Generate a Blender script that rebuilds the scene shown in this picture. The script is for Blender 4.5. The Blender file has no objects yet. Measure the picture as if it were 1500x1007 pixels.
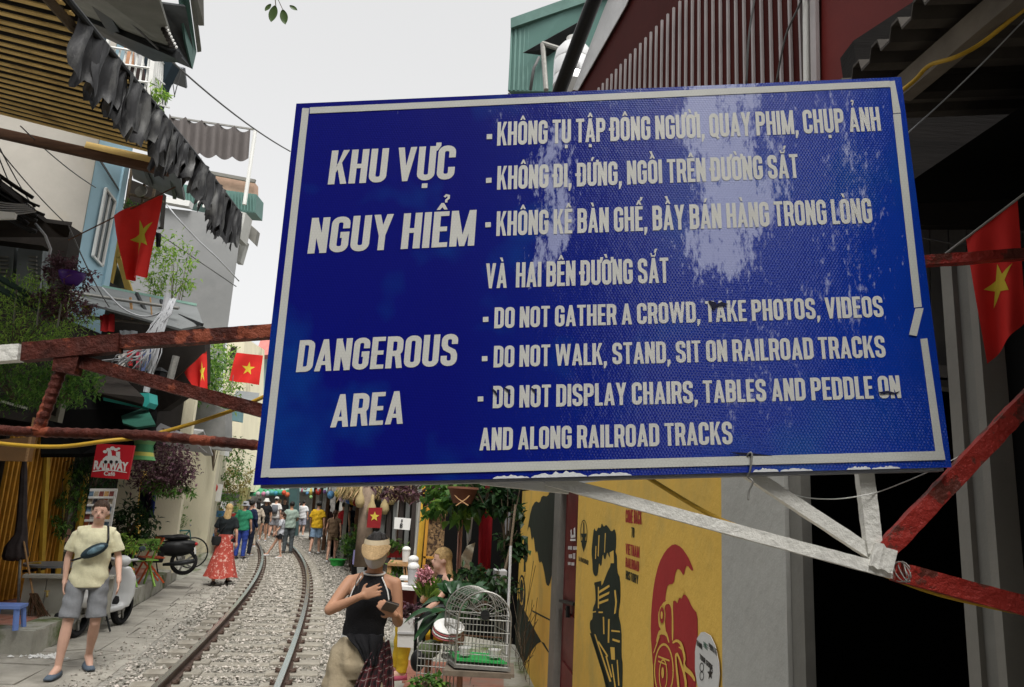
import bpy, bmesh, math, random
import numpy as np
from mathutils import Vector, Matrix, noise
from mathutils.geometry import tessellate_polygon
rnd = random.Random(7)
sc = bpy.context.scene
# ---------------------------------------------------------------- camera, light
FPX, HC = 1100.0, 2.06
pitch, roll = math.radians(12.066), math.radians(3.0745)
cf = Vector((0, math.cos(pitch), math.sin(pitch)))
r0 = Vector((1, 0, 0)); u0 = r0.cross(cf)
cr = math.cos(roll)*r0 + math.sin(roll)*u0
cu = -math.sin(roll)*r0 + math.cos(roll)*u0
CAM = Vector((0, 0, HC))
cd = bpy.data.cameras.new('camera'); cam = bpy.data.objects.new('camera', cd); sc.collection.objects.link(cam)
cam.matrix_world = Matrix(((cr.x, cu.x, -cf.x, 0), (cr.y, cu.y, -cf.y, 0), (cr.z, cu.z, -cf.z, HC), (0, 0, 0, 1)))
cd.sensor_width = 36; cd.lens = 36*FPX/1500; cd.clip_start = 0.05; cd.clip_end = 3000
cd.dof.use_dof = False
sc.camera = cam
w = bpy.data.worlds.new('World'); sc.world = w; w.use_nodes = True
nt = w.node_tree; nt.nodes.clear()
out = nt.nodes.new('ShaderNodeOutputWorld')
b1 = nt.nodes.new('ShaderNodeBackground'); b2 = nt.nodes.new('ShaderNodeBackground'); add = nt.nodes.new('ShaderNodeAddShader')
sky = nt.nodes.new('ShaderNodeTexSky'); sky.sky_type = 'NISHITA'; sky.sun_disc = False
sky.sun_elevation = math.radians(60); sky.sun_rotation = math.radians(166); sky.dust_density = 5; sky.air_density = 1
hs = nt.nodes.new('ShaderNodeHueSaturation'); hs.inputs['Saturation'].default_value = 0.12
nt.links.new(sky.outputs[0], hs.inputs['Color']); nt.links.new(hs.outputs[0], b1.inputs[0]); b1.inputs[1].default_value = 0.05
b2.inputs[0].default_value = (1.0, 0.99, 0.975, 1); b2.inputs[1].default_value = 0.24      # the even cloud layer
nt.links.new(b1.outputs[0], add.inputs[0]); nt.links.new(b2.outputs[0], add.inputs[1]); nt.links.new(add.outputs[0], out.inputs[0])
sd = bpy.data.lights.new('sun', 'SUN'); sd.energy = 1.5; sd.angle = math.radians(28); sd.color = (1, .97, .92)
so = bpy.data.objects.new('sun', sd); sc.collection.objects.link(so)
_e, _a = math.radians(60), math.radians(166)
sv = Vector((math.sin(_a)*math.cos(_e), math.cos(_a)*math.cos(_e), math.sin(_e)))   # behind the camera, a little to the right
so.rotation_euler = (-sv).to_track_quat('-Z', 'Y').to_euler(); so.location = (0, 0, 30)
sc.view_settings.view_transform = 'Standard'; sc.view_settings.look = 'None'
sc.view_settings.exposure = 1.14; sc.view_settings.gamma = 1; sc.view_settings.use_curve_mapping = False
sc.cycles.max_bounces = 6; sc.cycles.diffuse_bounces = 3; sc.cycles.transparent_max_bounces = 12
sc.cycles.use_denoising = True

# ---------------------------------------------------------------- picture to place
def ray(x, y):
    d = cf*FPX + cr*(x-750) + cu*(503.5-y); return d/d.y
def at(x, y, Y): return CAM + ray(x, y)*Y
def gz(x, y, z=0.0):
    d = ray(x, y); return CAM + d*((z-HC)/d.z)
def onp(x, y, P, N, off=0.0):
    d = ray(x, y); t = (P-CAM).dot(N)/d.dot(N); p = CAM + d*t
    return p + N*off

# ---------------------------------------------------------------- materials
MATS = {}
def mat(name, col, rough=.75, metal=0, var=.15, scale=3.0, col2=None, m2=(.5, .6), s2=2.0, bump=.15, bscale=30., island=0, spec=.25, trans=0, det=5, streak=None, coat=0):
    if name in MATS: return MATS[name]
    m = bpy.data.materials.new(name); m.use_nodes = True; n = m.node_tree; L = n.links.new
    p = n.nodes['Principled BSDF']; tc = n.nodes.new('ShaderNodeTexCoord'); src = tc.outputs['Object']
    if streak:
        mp = n.nodes.new('ShaderNodeMapping'); mp.inputs['Scale'].default_value = streak; L(src, mp.inputs[0]); src = mp.outputs[0]
    def noise_(s, d=det):
        t = n.nodes.new('ShaderNodeTexNoise'); t.inputs['Scale'].default_value = s; t.inputs['Detail'].default_value = d; t.inputs['Roughness'].default_value = .62
        L(src, t.inputs['Vector']); return t.outputs['Fac']
    def mix(a, b, f, mode='MIX'):
        x = n.nodes.new('ShaderNodeMix'); x.data_type = 'RGBA'; x.blend_type = mode
        for s, v in ((6, a), (7, b), (0, f)):
            if hasattr(v, 'links'): L(v, x.inputs[s])
            else: x.inputs[s].default_value = v
        return x.outputs[2]
    def ramp(f, a, b):
        r = n.nodes.new('ShaderNodeMapRange'); r.inputs[1].default_value = a; r.inputs[2].default_value = b; L(f, r.inputs[0]); return r.outputs[0]
    c4 = (*col, 1)
    c = mix(tuple(x*(1-var) for x in col)+(1,), tuple(min(1, x*(1+var)) for x in col)+(1,), ramp(noise_(scale), .3, .7))
    if col2: c = mix(c, (*col2, 1), ramp(noise_(s2, 8), *m2))
    if island:
        g = n.nodes.new('ShaderNodeNewGeometry'); v = n.nodes.new('ShaderNodeMapRange'); v.inputs[3].default_value = 1-island; v.inputs[4].default_value = 1+island
        L(g.outputs['Random Per Island'], v.inputs[0])
        h = n.nodes.new('ShaderNodeHueSaturation'); L(v.outputs[0], h.inputs['Value']); L(c, h.inputs['Color'])
        v2 = n.nodes.new('ShaderNodeMapRange'); v2.inputs[3].default_value = .5+.05*island; v2.inputs[4].default_value = .5-.04*island
        L(g.outputs['Random Per Island'], v2.inputs[0]); L(v2.outputs[0], h.inputs['Hue']); c = h.outputs[0]
    L(c, p.inputs['Base Color'])
    p.inputs['Roughness'].default_value = rough; p.inputs['Metallic'].default_value = metal; p.inputs['Specular IOR Level'].default_value = spec
    p.inputs['Transmission Weight'].default_value = trans; p.inputs['Coat Weight'].default_value = coat
    if bump:
        bn = n.nodes.new('ShaderNodeBump'); bn.inputs['Strength'].default_value = bump; bn.inputs['Distance'].default_value = .02
        L(noise_(bscale, 6), bn.inputs['Height']); L(bn.outputs[0], p.inputs['Normal'])
    if island and 'leaf' in name and 'glossy' not in name:      # thin leaves let light through
        tr = n.nodes.new('ShaderNodeBsdfTranslucent'); mxs = n.nodes.new('ShaderNodeMixShader'); mxs.inputs[0].default_value = .38
        h2 = n.nodes.new('ShaderNodeHueSaturation'); h2.inputs['Value'].default_value = 1.5; L(c, h2.inputs['Color']); L(h2.outputs[0], tr.inputs['Color'])
        L(p.outputs[0], mxs.inputs[1]); L(tr.outputs[0], mxs.inputs[2]); L(mxs.outputs[0], n.nodes['Material Output'].inputs['Surface'])
    MATS[name] = m; return m
def hexc(h):   # sRGB picture value to linear
    r = [int(h[i:i+2], 16)/255 for i in (0, 2, 4)]
    return tuple(x/12.92 if x < .04045 else ((x+.055)/1.055)**2.4 for x in r)

# ---------------------------------------------------------------- mesh builder
def rotm(x=0, y=0, z=0): return Matrix.Rotation(z, 3, 'Z') @ Matrix.Rotation(y, 3, 'Y') @ Matrix.Rotation(x, 3, 'X')
class MB:
    def __init__(s): s.v = []; s.f = []
    def add(s, vs, fs):
        o = len(s.v); s.v += [tuple(q) for q in vs]; s.f += [tuple(i+o for i in f) for f in fs]; return s
    def box(s, c, d, R=None):
        c = Vector(c); vs = []
        for k in range(8):
            q = Vector((d[0]*((k & 1)-.5), d[1]*((k >> 1 & 1)-.5), d[2]*((k >> 2)-.5)))
            vs.append(c+(R @ q if R else q))
        return s.add(vs, [(0, 2, 3, 1), (4, 5, 7, 6), (0, 1, 5, 4), (2, 6, 7, 3), (0, 4, 6, 2), (1, 3, 7, 5)])
    def beam(s, a, b, w_, h, up=(0, 0, 1), rough=0, n=1):
        a = Vector(a); b = Vector(b); d = (b-a).normalized(); x = d.cross(Vector(up)).normalized(); y = x.cross(d); vs = []; fs = []
        for i in range(n+1):
            q = a+(b-a)*(i/n)
            for sx, sy in ((-1, -1), (1, -1), (1, 1), (-1, 1)):
                j = 1+rough*rnd.uniform(-1, 1) if rough else 1
                vs.append(q+x*w_*.5*sx*j+y*h*.5*sy*j)
        for i in range(n):
            for k in range(4): o = i*4; fs.append((o+k, o+(k+1) % 4, o+4+(k+1) % 4, o+4+k))
        fs += [(3, 2, 1, 0), tuple(n*4+k for k in range(4))]
        return s.add(vs, fs)
    def tube(s, pts, r, n=7, cap=True):
        pts = [Vector(p) for p in pts]; vs = []; fs = []; m = len(pts); px = None
        for i, p in enumerate(pts):
            d = (pts[min(i+1, m-1)]-pts[max(i-1, 0)])
            d = d.normalized() if d.length > 1e-9 else Vector((0, 0, 1))
            if px is None: px = d.orthogonal().normalized()
            px = (px-d*px.dot(d)); px = px.normalized() if px.length > 1e-6 else d.orthogonal().normalized()
            py = d.cross(px); rr = r[i] if isinstance(r, (list, tuple)) else r
            for k in range(n):
                a = 2*math.pi*k/n; vs.append(p+px*math.cos(a)*rr+py*math.sin(a)*rr)
        for i in range(m-1):
            for k in range(n): fs.append((i*n+k, i*n+(k+1) % n, (i+1)*n+(k+1) % n, (i+1)*n+k))
        if cap: fs += [tuple(range(n))[::-1], tuple((m-1)*n+k for k in range(n))]
        return s.add(vs, fs)
    def loft(s, rings, n=16, M=None, pw=1.0):     # rings: (x,y,z,rx,ry)
        vs = []; fs = []; m = len(rings)
        for (x, y, z, rx, ry) in rings:
            for k in range(n):
                a = 2*math.pi*k/n; ca, sa = math.cos(a), math.sin(a)
                q = Vector((x+rx*math.copysign(abs(ca)**pw, ca), y+ry*math.copysign(abs(sa)**pw, sa), z)); vs.append(M @ q if M else q)
        for i in range(m-1):
            for k in range(n): fs.append((i*n+k, i*n+(k+1) % n, (i+1)*n+(k+1) % n, (i+1)*n+k))
        fs += [tuple(range(n))[::-1], tuple((m-1)*n+k for k in range(n))]
        return s.add(vs, fs)
    def lathe(s, prof, c, n=20, R=None):
        vs = []; fs = []; m = len(prof); c = Vector(c)
        for r, z in prof:
            for k in range(n):
                a = 2*math.pi*k/n; q = Vector((r*math.cos(a), r*math.sin(a), z)); vs.append(c+(R @ q if R else q))
        for i in range(m-1):
            for k in range(n): fs.append((i*n+k, i*n+(k+1) % n, (i+1)*n+(k+1) % n, (i+1)*n+k))
        return s.add(vs, fs)
    def ell(s, c, r, R=None, n=12, m=8):
        c = Vector(c); vs = []; fs = []
        for i in range(1, m):
            t = math.pi*i/m
            for k in range(n):
                a = 2*math.pi*k/n; q = Vector((r[0]*math.sin(t)*math.cos(a), r[1]*math.sin(t)*math.sin(a), r[2]*math.cos(t))); vs.append(c+(R @ q if R else q))
        a_, b_ = Vector((0, 0, r[2])), Vector((0, 0, -r[2])); vs += [c+(R @ a_ if R else a_), c+(R @ b_ if R else b_)]
        for i in range(m-2):
            for k in range(n): fs.append((i*n+k, (i+1)*n+k, (i+1)*n+(k+1) % n, i*n+(k+1) % n))
        t, b = len(vs)-2, len(vs)-1
        for k in range(n): fs += [(t, k, (k+1) % n), (b, (m-2)*n+(k+1) % n, (m-2)*n+k)]
        return s.add(vs, fs)
    def slab(s, pts, th, N=None):       # polygon extruded away from the camera by th
        pts = [Vector(p) for p in pts]
        if N is None:
            N = Vector((0, 0, 0)); c = pts[0]
            for i in range(1, len(pts)-1): N += (pts[i]-c).cross(pts[i+1]-c)
            N.normalize()
        if N.dot(pts[0]-CAM) < 0: N = -N
        tri = tessellate_polygon([pts]); n = len(pts)
        vs = pts+[p+N*th for p in pts]; fs = [tuple(t) for t in tri]+[tuple(i+n for i in t)[::-1] for t in tri]
        fs += [(i, (i+1) % n, (i+1) % n+n, i+n) for i in range(n)]
        return s.add(vs, fs)
    def leaf(s, p, d, up, ln, wd, fold=.25):
        d = d.normalized(); x = d.cross(up)
        x = x.normalized() if x.length > 1e-5 else d.orthogonal().normalized()
        nn = x.cross(d); m1 = p+d*ln*.45
        return s.add([p, m1+x*wd*.5+nn*wd*fold, p+d*ln-nn*ln*.12, m1-x*wd*.5+nn*wd*fold, m1], [(0, 1, 4), (1, 2, 4), (0, 4, 3), (4, 2, 3)])
ORG = {}
def meta(o, label=None, cat=None, group=None, kind=None):
    for k, v in (('label', label), ('category', cat), ('group', group), ('kind', kind)):
        if v: o[k] = v
    return o
def thing(name, label, cat, loc, group=None, rz=0):
    o = bpy.data.objects.new(name, None); o.empty_display_size = .1; sc.collection.objects.link(o)
    o.location = loc; ORG[o.name] = Vector(loc); return meta(o, label, cat, group)
def build(mb, name, m, parent=None, smooth=False, label=None, cat=None, group=None, kind=None, org=None):
    if parent is not None: org = ORG[parent.name]
    elif org is None:
        a = np.array(mb.v); org = Vector(((a[:, 0].min()+a[:, 0].max())/2, (a[:, 1].min()+a[:, 1].max())/2, a[:, 2].min()))
    me = bpy.data.meshes.new(name); a = np.array(mb.v, dtype=float)-np.array(org)
    me.from_pydata(a.tolist(), [], mb.f); me.materials.append(m)
    if smooth: me.shade_smooth()
    if smooth == 2: me.set_sharp_from_angle(angle=math.radians(38))
    o = bpy.data.objects.new(name, me); sc.collection.objects.link(o); ORG[o.name] = Vector(org)
    if parent is not None: o.parent = parent
    else: o.location = org
    return meta(o, label, cat, group, kind)
def fixn(o):
    bm = bmesh.new(); bm.from_mesh(o.data); bmesh.ops.recalc_face_normals(bm, faces=bm.faces); bm.to_mesh(o.data); bm.free(); return o
def dup(root, loc, rz=0, label=None, group=None, sc_=None):
    r = root.copy(); sc.collection.objects.link(r); r.location = loc; r.rotation_euler = (0, 0, rz)
    if sc_: r.scale = (sc_,)*3
    if label: r['label'] = label
    if group: r['group'] = group
    for ch in list(root.children):
        c = ch.copy(); sc.collection.objects.link(c); c.parent = r
        for g in ch.children: d = g.copy(); sc.collection.objects.link(d); d.parent = c
    return r
def PX(pts, Y=None): return [at(p[0], p[1], p[2] if len(p) > 2 else Y) for p in pts]
def panel(name, pts, th, m, Y=None, **k):
    mb = MB().slab(PX(pts, Y), th); return build(mb, name, m, **k)
def catenary(a, b, sag, n=14):
    a = Vector(a); b = Vector(b); return [a.lerp(b, i/n)-Vector((0, 0, sag*4*(i/n)*(1-i/n))) for i in range(n+1)]
def text_mesh(body, size, bold=0.0, sx=1.0, ext=.001):
    cu_ = bpy.data.curves.new('lettering', 'FONT'); cu_.body = body; cu_.size = size; cu_.offset = bold; cu_.extrude = ext; cu_.align_x = 'CENTER'; cu_.resolution_u = 3
    o = bpy.data.objects.new('lettering', cu_); sc.collection.objects.link(o); bpy.context.view_layer.update()
    me = bpy.data.meshes.new_from_object(o.evaluated_get(bpy.context.evaluated_depsgraph_get()))
    vs = [Vector((v.co.x*sx, v.co.y, v.co.z)) for v in me.vertices]; fs = [tuple(p.vertices) for p in me.polygons]
    bpy.data.objects.remove(o); bpy.data.curves.remove(cu_); bpy.data.meshes.remove(me); return vs, fs
def place_text(body, P, ex, ey, N, height, bold=0, sx=1.0, width=None, shear=0):
    """lettering flat on a surface: P centre of baseline, ex/ey unit axes, N outward"""
    vs, fs = text_mesh(body, height/.72, bold*height, 1)
    if width:
        x0 = min(v.x for v in vs); x1 = max(v.x for v in vs); k = width/(x1-x0); xm = (x0+x1)/2
        vs = [Vector(((v.x-xm)*k, v.y, v.z)) for v in vs]
    else: vs = [Vector((v.x*sx, v.y, v.z)) for v in vs]
    return MB().add([P+ex*v.x+ey*v.y+N*(v.z+.0015) for v in vs], fs)

M_ = dict(
 concrete=mat('concrete', (.36, .35, .32), .9, var=.22, scale=2, col2=(.2, .19, .17), m2=(.5, .75), s2=1.1, bump=.3),
 asphalt=mat('ground_grey', (.2, .195, .18), .95, var=.3, scale=3, bump=.5, bscale=18),
 stone=mat('ballast_stone', (.35, .325, .285), .9, var=.25, scale=6, island=.5, bump=.2),
 sleeper=mat('sleeper_concrete', (.27, .25, .21), .92, var=.2, scale=4, col2=(.14, .11, .08), m2=(.55, .8), s2=3, bump=.3),
 rail=mat('rail_rust', (.10, .065, .05), .6, .3, var=.3, scale=20),
 railtop=mat('rail_polished', (.62, .6, .58), .22, .9, var=.08, scale=12, bump=.03),
 slab=mat('path_slab', (.35, .33, .285), .92, var=.25, scale=2.2, col2=(.15, .14, .115), m2=(.52, .72), s2=1.4, bump=.35),
 kerb=mat('kerb_concrete', (.36, .35, .30), .92, var=.2, scale=3, col2=(.10, .13, .04), m2=(.52, .66), s2=1.6, bump=.4),
 redtile=mat('red_tile', (.38, .17, .12), .8, var=.2, scale=5, col2=(.3, .22, .18), m2=(.5, .7)),
 cream=mat('cream_plaster', (.78, .72, .53), .9, var=.08, scale=1.2, col2=(.30, .27, .16), m2=(.57, .75), s2=.9, bump=.3, streak=(1.5, 1.5, .5)),
 bgrey=mat('grey_render', (.42, .395, .35), .95, var=.1, scale=1.1, col2=(.44, .38, .27), m2=(.55, .75), s2=.35, bump=.15, bscale=8),
 bgrey2=mat('grey_render_dark', (.26, .265, .265), .95, var=.08, scale=.9, col2=(.33, .33, .33), m2=(.5, .7), s2=.5, bump=.1),
 blue=mat('pale_blue_paint', (.40, .60, .70), .8, var=.05, scale=1.0, bump=.08),
 white=mat('white_paint', (.74, .74, .71), .6, var=.06, scale=4),
 frame_=mat('grey_frame_paint', (.20, .195, .175), .7, var=.12, scale=6),
 yellow=mat('yellow_wall_paint', (.84, .54, .11), .85, var=.05, scale=2.5, col2=(.60, .43, .13), m2=(.5, .75), s2=1.6, bump=.35, bscale=14),
 pillar=mat('pillar_render', (.47, .47, .44), .93, var=.08, scale=2.5, col2=(.34, .33, .31), m2=(.58, .8), s2=2, bump=.35, bscale=16),
 redp=mat('mural_red', (.42, .035, .035), .8, var=.08, scale=6, bump=.1),
 inkp=mat('mural_dark_green', (.018, .028, .018), .8, var=.2, scale=6, bump=.1),
 door=mat('maroon_door_paint', (.13, .014, .014), .5, var=.25, scale=4, bump=.12),
 maroon=mat('maroon_sheet', (.060, .008, .006), .6, 0, spec=.08, var=.15, scale=2, bump=.06),
 maroonside=mat('rib_sheen_pale_trim', (.38, .345, .345), .35, .2, var=.12, scale=3, bump=.05),  # sky sheen of the maroon ribs put into a pale colour
 tealsh=mat('teal_sheet', (.105, .205, .18), .5, .05, var=.1, scale=1, bump=.05),
 black=mat('black_void', (.004, .004, .004), .9, var=.1, bump=0, spec=.1),  # near-black stands in for the shade of unlit interiors
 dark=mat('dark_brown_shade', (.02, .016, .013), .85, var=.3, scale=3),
 darkmetal=mat('dark_metal', (.03, .032, .033), .5, .4, var=.3, scale=4),
 greyroof=mat('grey_canopy_sheet', (.17, .18, .18), .7, var=.15, scale=1.5),
 palegrey=mat('pale_canopy_cloth', (.42, .42, .42), .85, var=.12, scale=3),
 orange=mat('orange_shutter', (.50, .24, .03), .55, var=.25, scale=6, col2=(.12, .05, .02), m2=(.58, .75), s2=5),
 yslat=mat('ochre_slat', (.82, .58, .22), .75, var=.2, scale=2, col2=(.26, .15, .05), m2=(.55, .8), s2=1.5),
 wood=mat('brown_timber', (.10, .05, .028), .8, var=.3, scale=3, streak=(1, 8, 8)),
 woodl=mat('pale_timber', (.38, .22, .10), .7, var=.25, scale=5, streak=(1, 8, 8)),
 skin=mat('skin', (.52, .30, .21), .55, var=.06, scale=5, bump=.03),
 skin2=mat('skin_tan', (.42, .225, .14), .55, var=.06, scale=5, bump=.03),
 skin3=mat('skin_fair', (.60, .37, .28), .55, var=.05, scale=5, bump=.03),
 hairb=mat('hair_brown', (.05, .028, .017), .5, var=.3, scale=40, bump=.5, bscale=90),
 hairk=mat('hair_black', (.012, .010, .009), .4, var=.3, scale=40, bump=.5, bscale=90),
 hairy=mat('hair_blonde', (.45, .30, .13), .5, var=.3, scale=30, bump=.5, bscale=80),
 silver=mat('silver_wire', (.27, .265, .245), .45, .4, var=.2, scale=20),
 wire=mat('cable_grey', (.12, .12, .12), .6, var=.2),
 wirel=mat('cable_pale', (.42, .43, .45), .5, var=.2),
 ycab=mat('yellow_hose', (.50, .30, .03), .45, var=.15, scale=10, bump=.05),
 green=mat('leaf_green', (.09, .19, .035), .55, var=.35, scale=2, island=.55, trans=0, bump=0),
 greenl=mat('leaf_light_green', (.22, .36, .065), .55, var=.3, scale=2, island=.5, bump=0),
 greend=mat('leaf_dark_green', (.022, .055, .017), .4, var=.35, scale=2, island=.6, bump=0),
 purple=mat('leaf_purple', (.10, .05, .06), .5, var=.4, scale=3, island=.7, bump=0),
 bark=mat('bark', (.12, .09, .06), .9, var=.3, scale=8, bump=.5),
 flagred=mat('flag_red', (.70, .028, .022), .75, var=.08, scale=4, bump=.06),
 flagyel=mat('flag_yellow', (.72, .55, .05), .75, var=.05, bump=.05),
 gstar=mat('flag_star_ochre', (.50, .45, .04), .75, var=.05, bump=.05),
 red=mat('red_paint', (.50, .03, .03), .5, var=.12, scale=8),
 rust=mat('rusty_red_steel', (.070, .014, .008), .6, .1, var=.5, scale=30, col2=(.24, .058, .028), m2=(.57, .60), s2=14, bump=.6, bscale=40),
 boomred=mat('boom_red_paint', (.33, .03, .022), .45, .1, var=.2, scale=14, col2=(.13, .035, .025), m2=(.53, .57), s2=22, bump=.6, bscale=30),
 boomwhite=mat('boom_white_paint', (.76, .75, .70), .5, .05, var=.05, scale=18, col2=(.22, .17, .11), m2=(.68, .74), s2=34, bump=.35, bscale=45),
 glass=mat('dark_glass', (.05, .07, .075), .12, var=.2, bump=0, spec=.6),
 paper=mat('paper_white', (.72, .72, .70), .8, var=.04),
 blackp=mat('black_paint', (.012, .012, .013), .45, var=.2, scale=5),
)
# ================================================================ the blue sign
SD = 1.28
_q = [(434, 152), (1320, 113), (1394, 685), (371, 711)]
_R = [ray(*p) for p in _q]
_s = np.linalg.solve(np.array([-np.array(_R[1]), np.array(_R[2]), -np.array(_R[3])]).T, -np.array(_R[0]))
SP = [CAM+_R[i]*float(([1]+list(_s))[i]*SD) for i in range(4)]
SN = (SP[1]-SP[0]).cross(SP[3]-SP[0]).normalized()
if SN.y > 0: SN = -SN            # towards the camera
SEY = (SP[0]-SP[3]).normalized()
def S(x, y, off=0.0): return onp(x, y, SP[0], SN, off)

def sign_mat():
    m = bpy.data.materials.new('sign_blue_film'); m.use_nodes = True; n = m.node_tree; L = n.links.new; p = n.nodes['Principled BSDF']
    tc = n.nodes.new('ShaderNodeTexCoord'); O = tc.outputs['Object']
    hexf = hex_nodes(n, O, .0052)
    def ns(sc_, det=6, src=O, stretch=None, rough=.6):
        if stretch:
            mp = n.nodes.new('ShaderNodeMapping'); mp.inputs['Scale'].default_value = stretch; L(src, mp.inputs[0]); src = mp.outputs[0]
        t = n.nodes.new('ShaderNodeTexNoise'); t.inputs['Scale'].default_value = sc_; t.inputs['Detail'].default_value = det; t.inputs['Roughness'].default_value = rough
        L(src, t.inputs['Vector']); return t.outputs['Fac']
    def mr(f, a, b, c=0, d=1):
        r = n.nodes.new('ShaderNodeMapRange'); L(f, r.inputs[0])
        for i, v in enumerate((a, b, c, d)): r.inputs[i+1].default_value = v
        return r.outputs[0]
    def mx(a, b, f):
        x = n.nodes.new('ShaderNodeMix'); x.data_type = 'RGBA'
        for s, v in ((6, a), (7, b), (0, f)):
            if hasattr(v, 'links'): L(v, x.inputs[s])
            else: x.inputs[s].default_value = v
        return x.outputs[2]
    # brighter blue towards one side of the board, with blotches
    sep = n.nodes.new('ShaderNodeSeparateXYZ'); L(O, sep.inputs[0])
    side_ramp = mr(sep.outputs['X'], -.25, .62)
    c = mx((.0010, .0035, .18, 1), (.0010, .038, .36, 1), side_ramp)
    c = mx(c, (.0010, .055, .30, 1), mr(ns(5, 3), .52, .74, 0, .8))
    c = mx(c, (.0005, .003, .075, 1), mr(hexf, .80, .97, 0, .30))
    # sky glare painted pale into the base colour, in little woven ticks
    def mth(op, a, b=None):
        x = n.nodes.new('ShaderNodeMath'); x.operation = op
        for i, v in enumerate((a, b)):
            if v is None: continue
            if hasattr(v, 'links'): L(v, x.inputs[i])
            else: x.inputs[i].default_value = v
        return x.outputs[0]
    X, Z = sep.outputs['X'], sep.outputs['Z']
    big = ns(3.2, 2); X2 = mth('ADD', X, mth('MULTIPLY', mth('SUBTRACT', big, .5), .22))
    def band(x0, wd, z0, z1, e=.08):       # painted glare streak: centre, half width, lower and upper end
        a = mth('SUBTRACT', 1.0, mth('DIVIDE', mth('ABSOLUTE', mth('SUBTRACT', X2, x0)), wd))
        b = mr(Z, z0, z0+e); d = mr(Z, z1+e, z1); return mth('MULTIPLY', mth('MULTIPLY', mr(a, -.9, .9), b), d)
    glare_msk = mth('MAXIMUM', band(.215, .085, .28, .80, .10), mth('MAXIMUM', mth('MULTIPLY', band(-.105, .045, .28, .62, .06), .80), mth('MAXIMUM', mth('MULTIPLY', band(.40, .12, .20, .70), .52), mth('MAXIMUM', mth('MULTIPLY', band(.25, .14, .02, .34), .50), mth('MULTIPLY', band(.0, .5, .52, .74, .12), .42)))))
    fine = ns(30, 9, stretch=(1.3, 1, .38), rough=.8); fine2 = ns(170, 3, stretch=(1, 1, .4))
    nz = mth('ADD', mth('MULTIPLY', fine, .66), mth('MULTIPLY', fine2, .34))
    worn = mr(mth('ADD', glare_msk, mth('MULTIPLY', mth('SUBTRACT', nz, .5), 2.6)), .58, .80)  # woven ticks of the painted sky glare
    c = mx(c, (.42, .46, .70, 1), mth('MULTIPLY', worn, .72))  # pale tint stands in for reflected sky
    L(c, p.inputs['Base Color'])
    p.inputs['Roughness'].default_value = .5; p.inputs['Specular IOR Level'].default_value = .05
    p.inputs['Coat Weight'].default_value = 1; p.inputs['Coat IOR'].default_value = 1.55
    L(mr(ns(14, 5), .35, .7, .03, .13), p.inputs['Coat Roughness'])
    bn = n.nodes.new('ShaderNodeBump'); bn.inputs['Strength'].default_value = .30; bn.inputs['Distance'].default_value = .0006
    L(hexf, bn.inputs['Height'])
    bn2 = n.nodes.new('ShaderNodeBump'); bn2.inputs['Strength'].default_value = .22; bn2.inputs['Distance'].default_value = .005
    L(ns(11, 4, rough=.5), bn2.inputs['Height']); L(bn.outputs[0], bn2.inputs['Normal'])
    bn3 = n.nodes.new('ShaderNodeBump'); bn3.inputs['Strength'].default_value = .35; bn3.inputs['Distance'].default_value = .0016
    L(ns(60, 5, stretch=(1, 1, .5)), bn3.inputs['Height']); L(bn2.outputs[0], bn3.inputs['Normal'])
    L(bn3.outputs[0], p.inputs['Coat Normal']); L(bn.outputs[0], p.inputs['Normal'])
    return m
def hex_nodes(n, src, cell):
    """0 at a cell's centre, 1 at its edge, in the object's x-z plane"""
    L = n.links.new
    def vm(op, a, b=None):
        x = n.nodes.new('ShaderNodeVectorMath'); x.operation = op
        for i, v in enumerate((a, b)):
            if v is None: continue
            if hasattr(v, 'links'): L(v, x.inputs[i])
            else: x.inputs[i].default_value = v
        return x
    def m(op, a, b=None):
        x = n.nodes.new('ShaderNodeMath'); x.operation = op
        for i, v in enumerate((a, b)):
            if v is None: continue
            if hasattr(v, 'links'): L(v, x.inputs[i])
            else: x.inputs[i].default_value = v
        return x.outputs[0]
    sx = n.nodes.new('ShaderNodeSeparateXYZ'); L(src, sx.inputs[0])
    cb = n.nodes.new('ShaderNodeCombineXYZ'); L(m('ADD', sx.outputs[0], 5.0), cb.inputs[0]); L(m('ADD', sx.outputs[2], 5.0), cb.inputs[1])
    s = vm('SCALE', cb.outputs[0]); s.inputs['Scale'].default_value = 1/cell
    R_ = (1, 1.7320508, 1); h = (.5, .8660254, .5)
    a = vm('SUBTRACT', vm('MODULO', s.outputs[0], R_).outputs[0], h).outputs[0]
    b = vm('SUBTRACT', vm('MODULO', vm('SUBTRACT', s.outputs[0], h).outputs[0], R_).outputs[0], h).outputs[0]
    def hd(v):
        q = n.nodes.new('ShaderNodeSeparateXYZ'); L(vm('ABSOLUTE', v).outputs[0], q.inputs[0])
        return m('MAXIMUM', q.outputs[0], m('ADD', m('MULTIPLY', q.outputs[0], .5), m('MULTIPLY', q.outputs[1], .8660254)))
    return m('MULTIPLY', m('MINIMUM', hd(a), hd(b)), 2.0)
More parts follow.
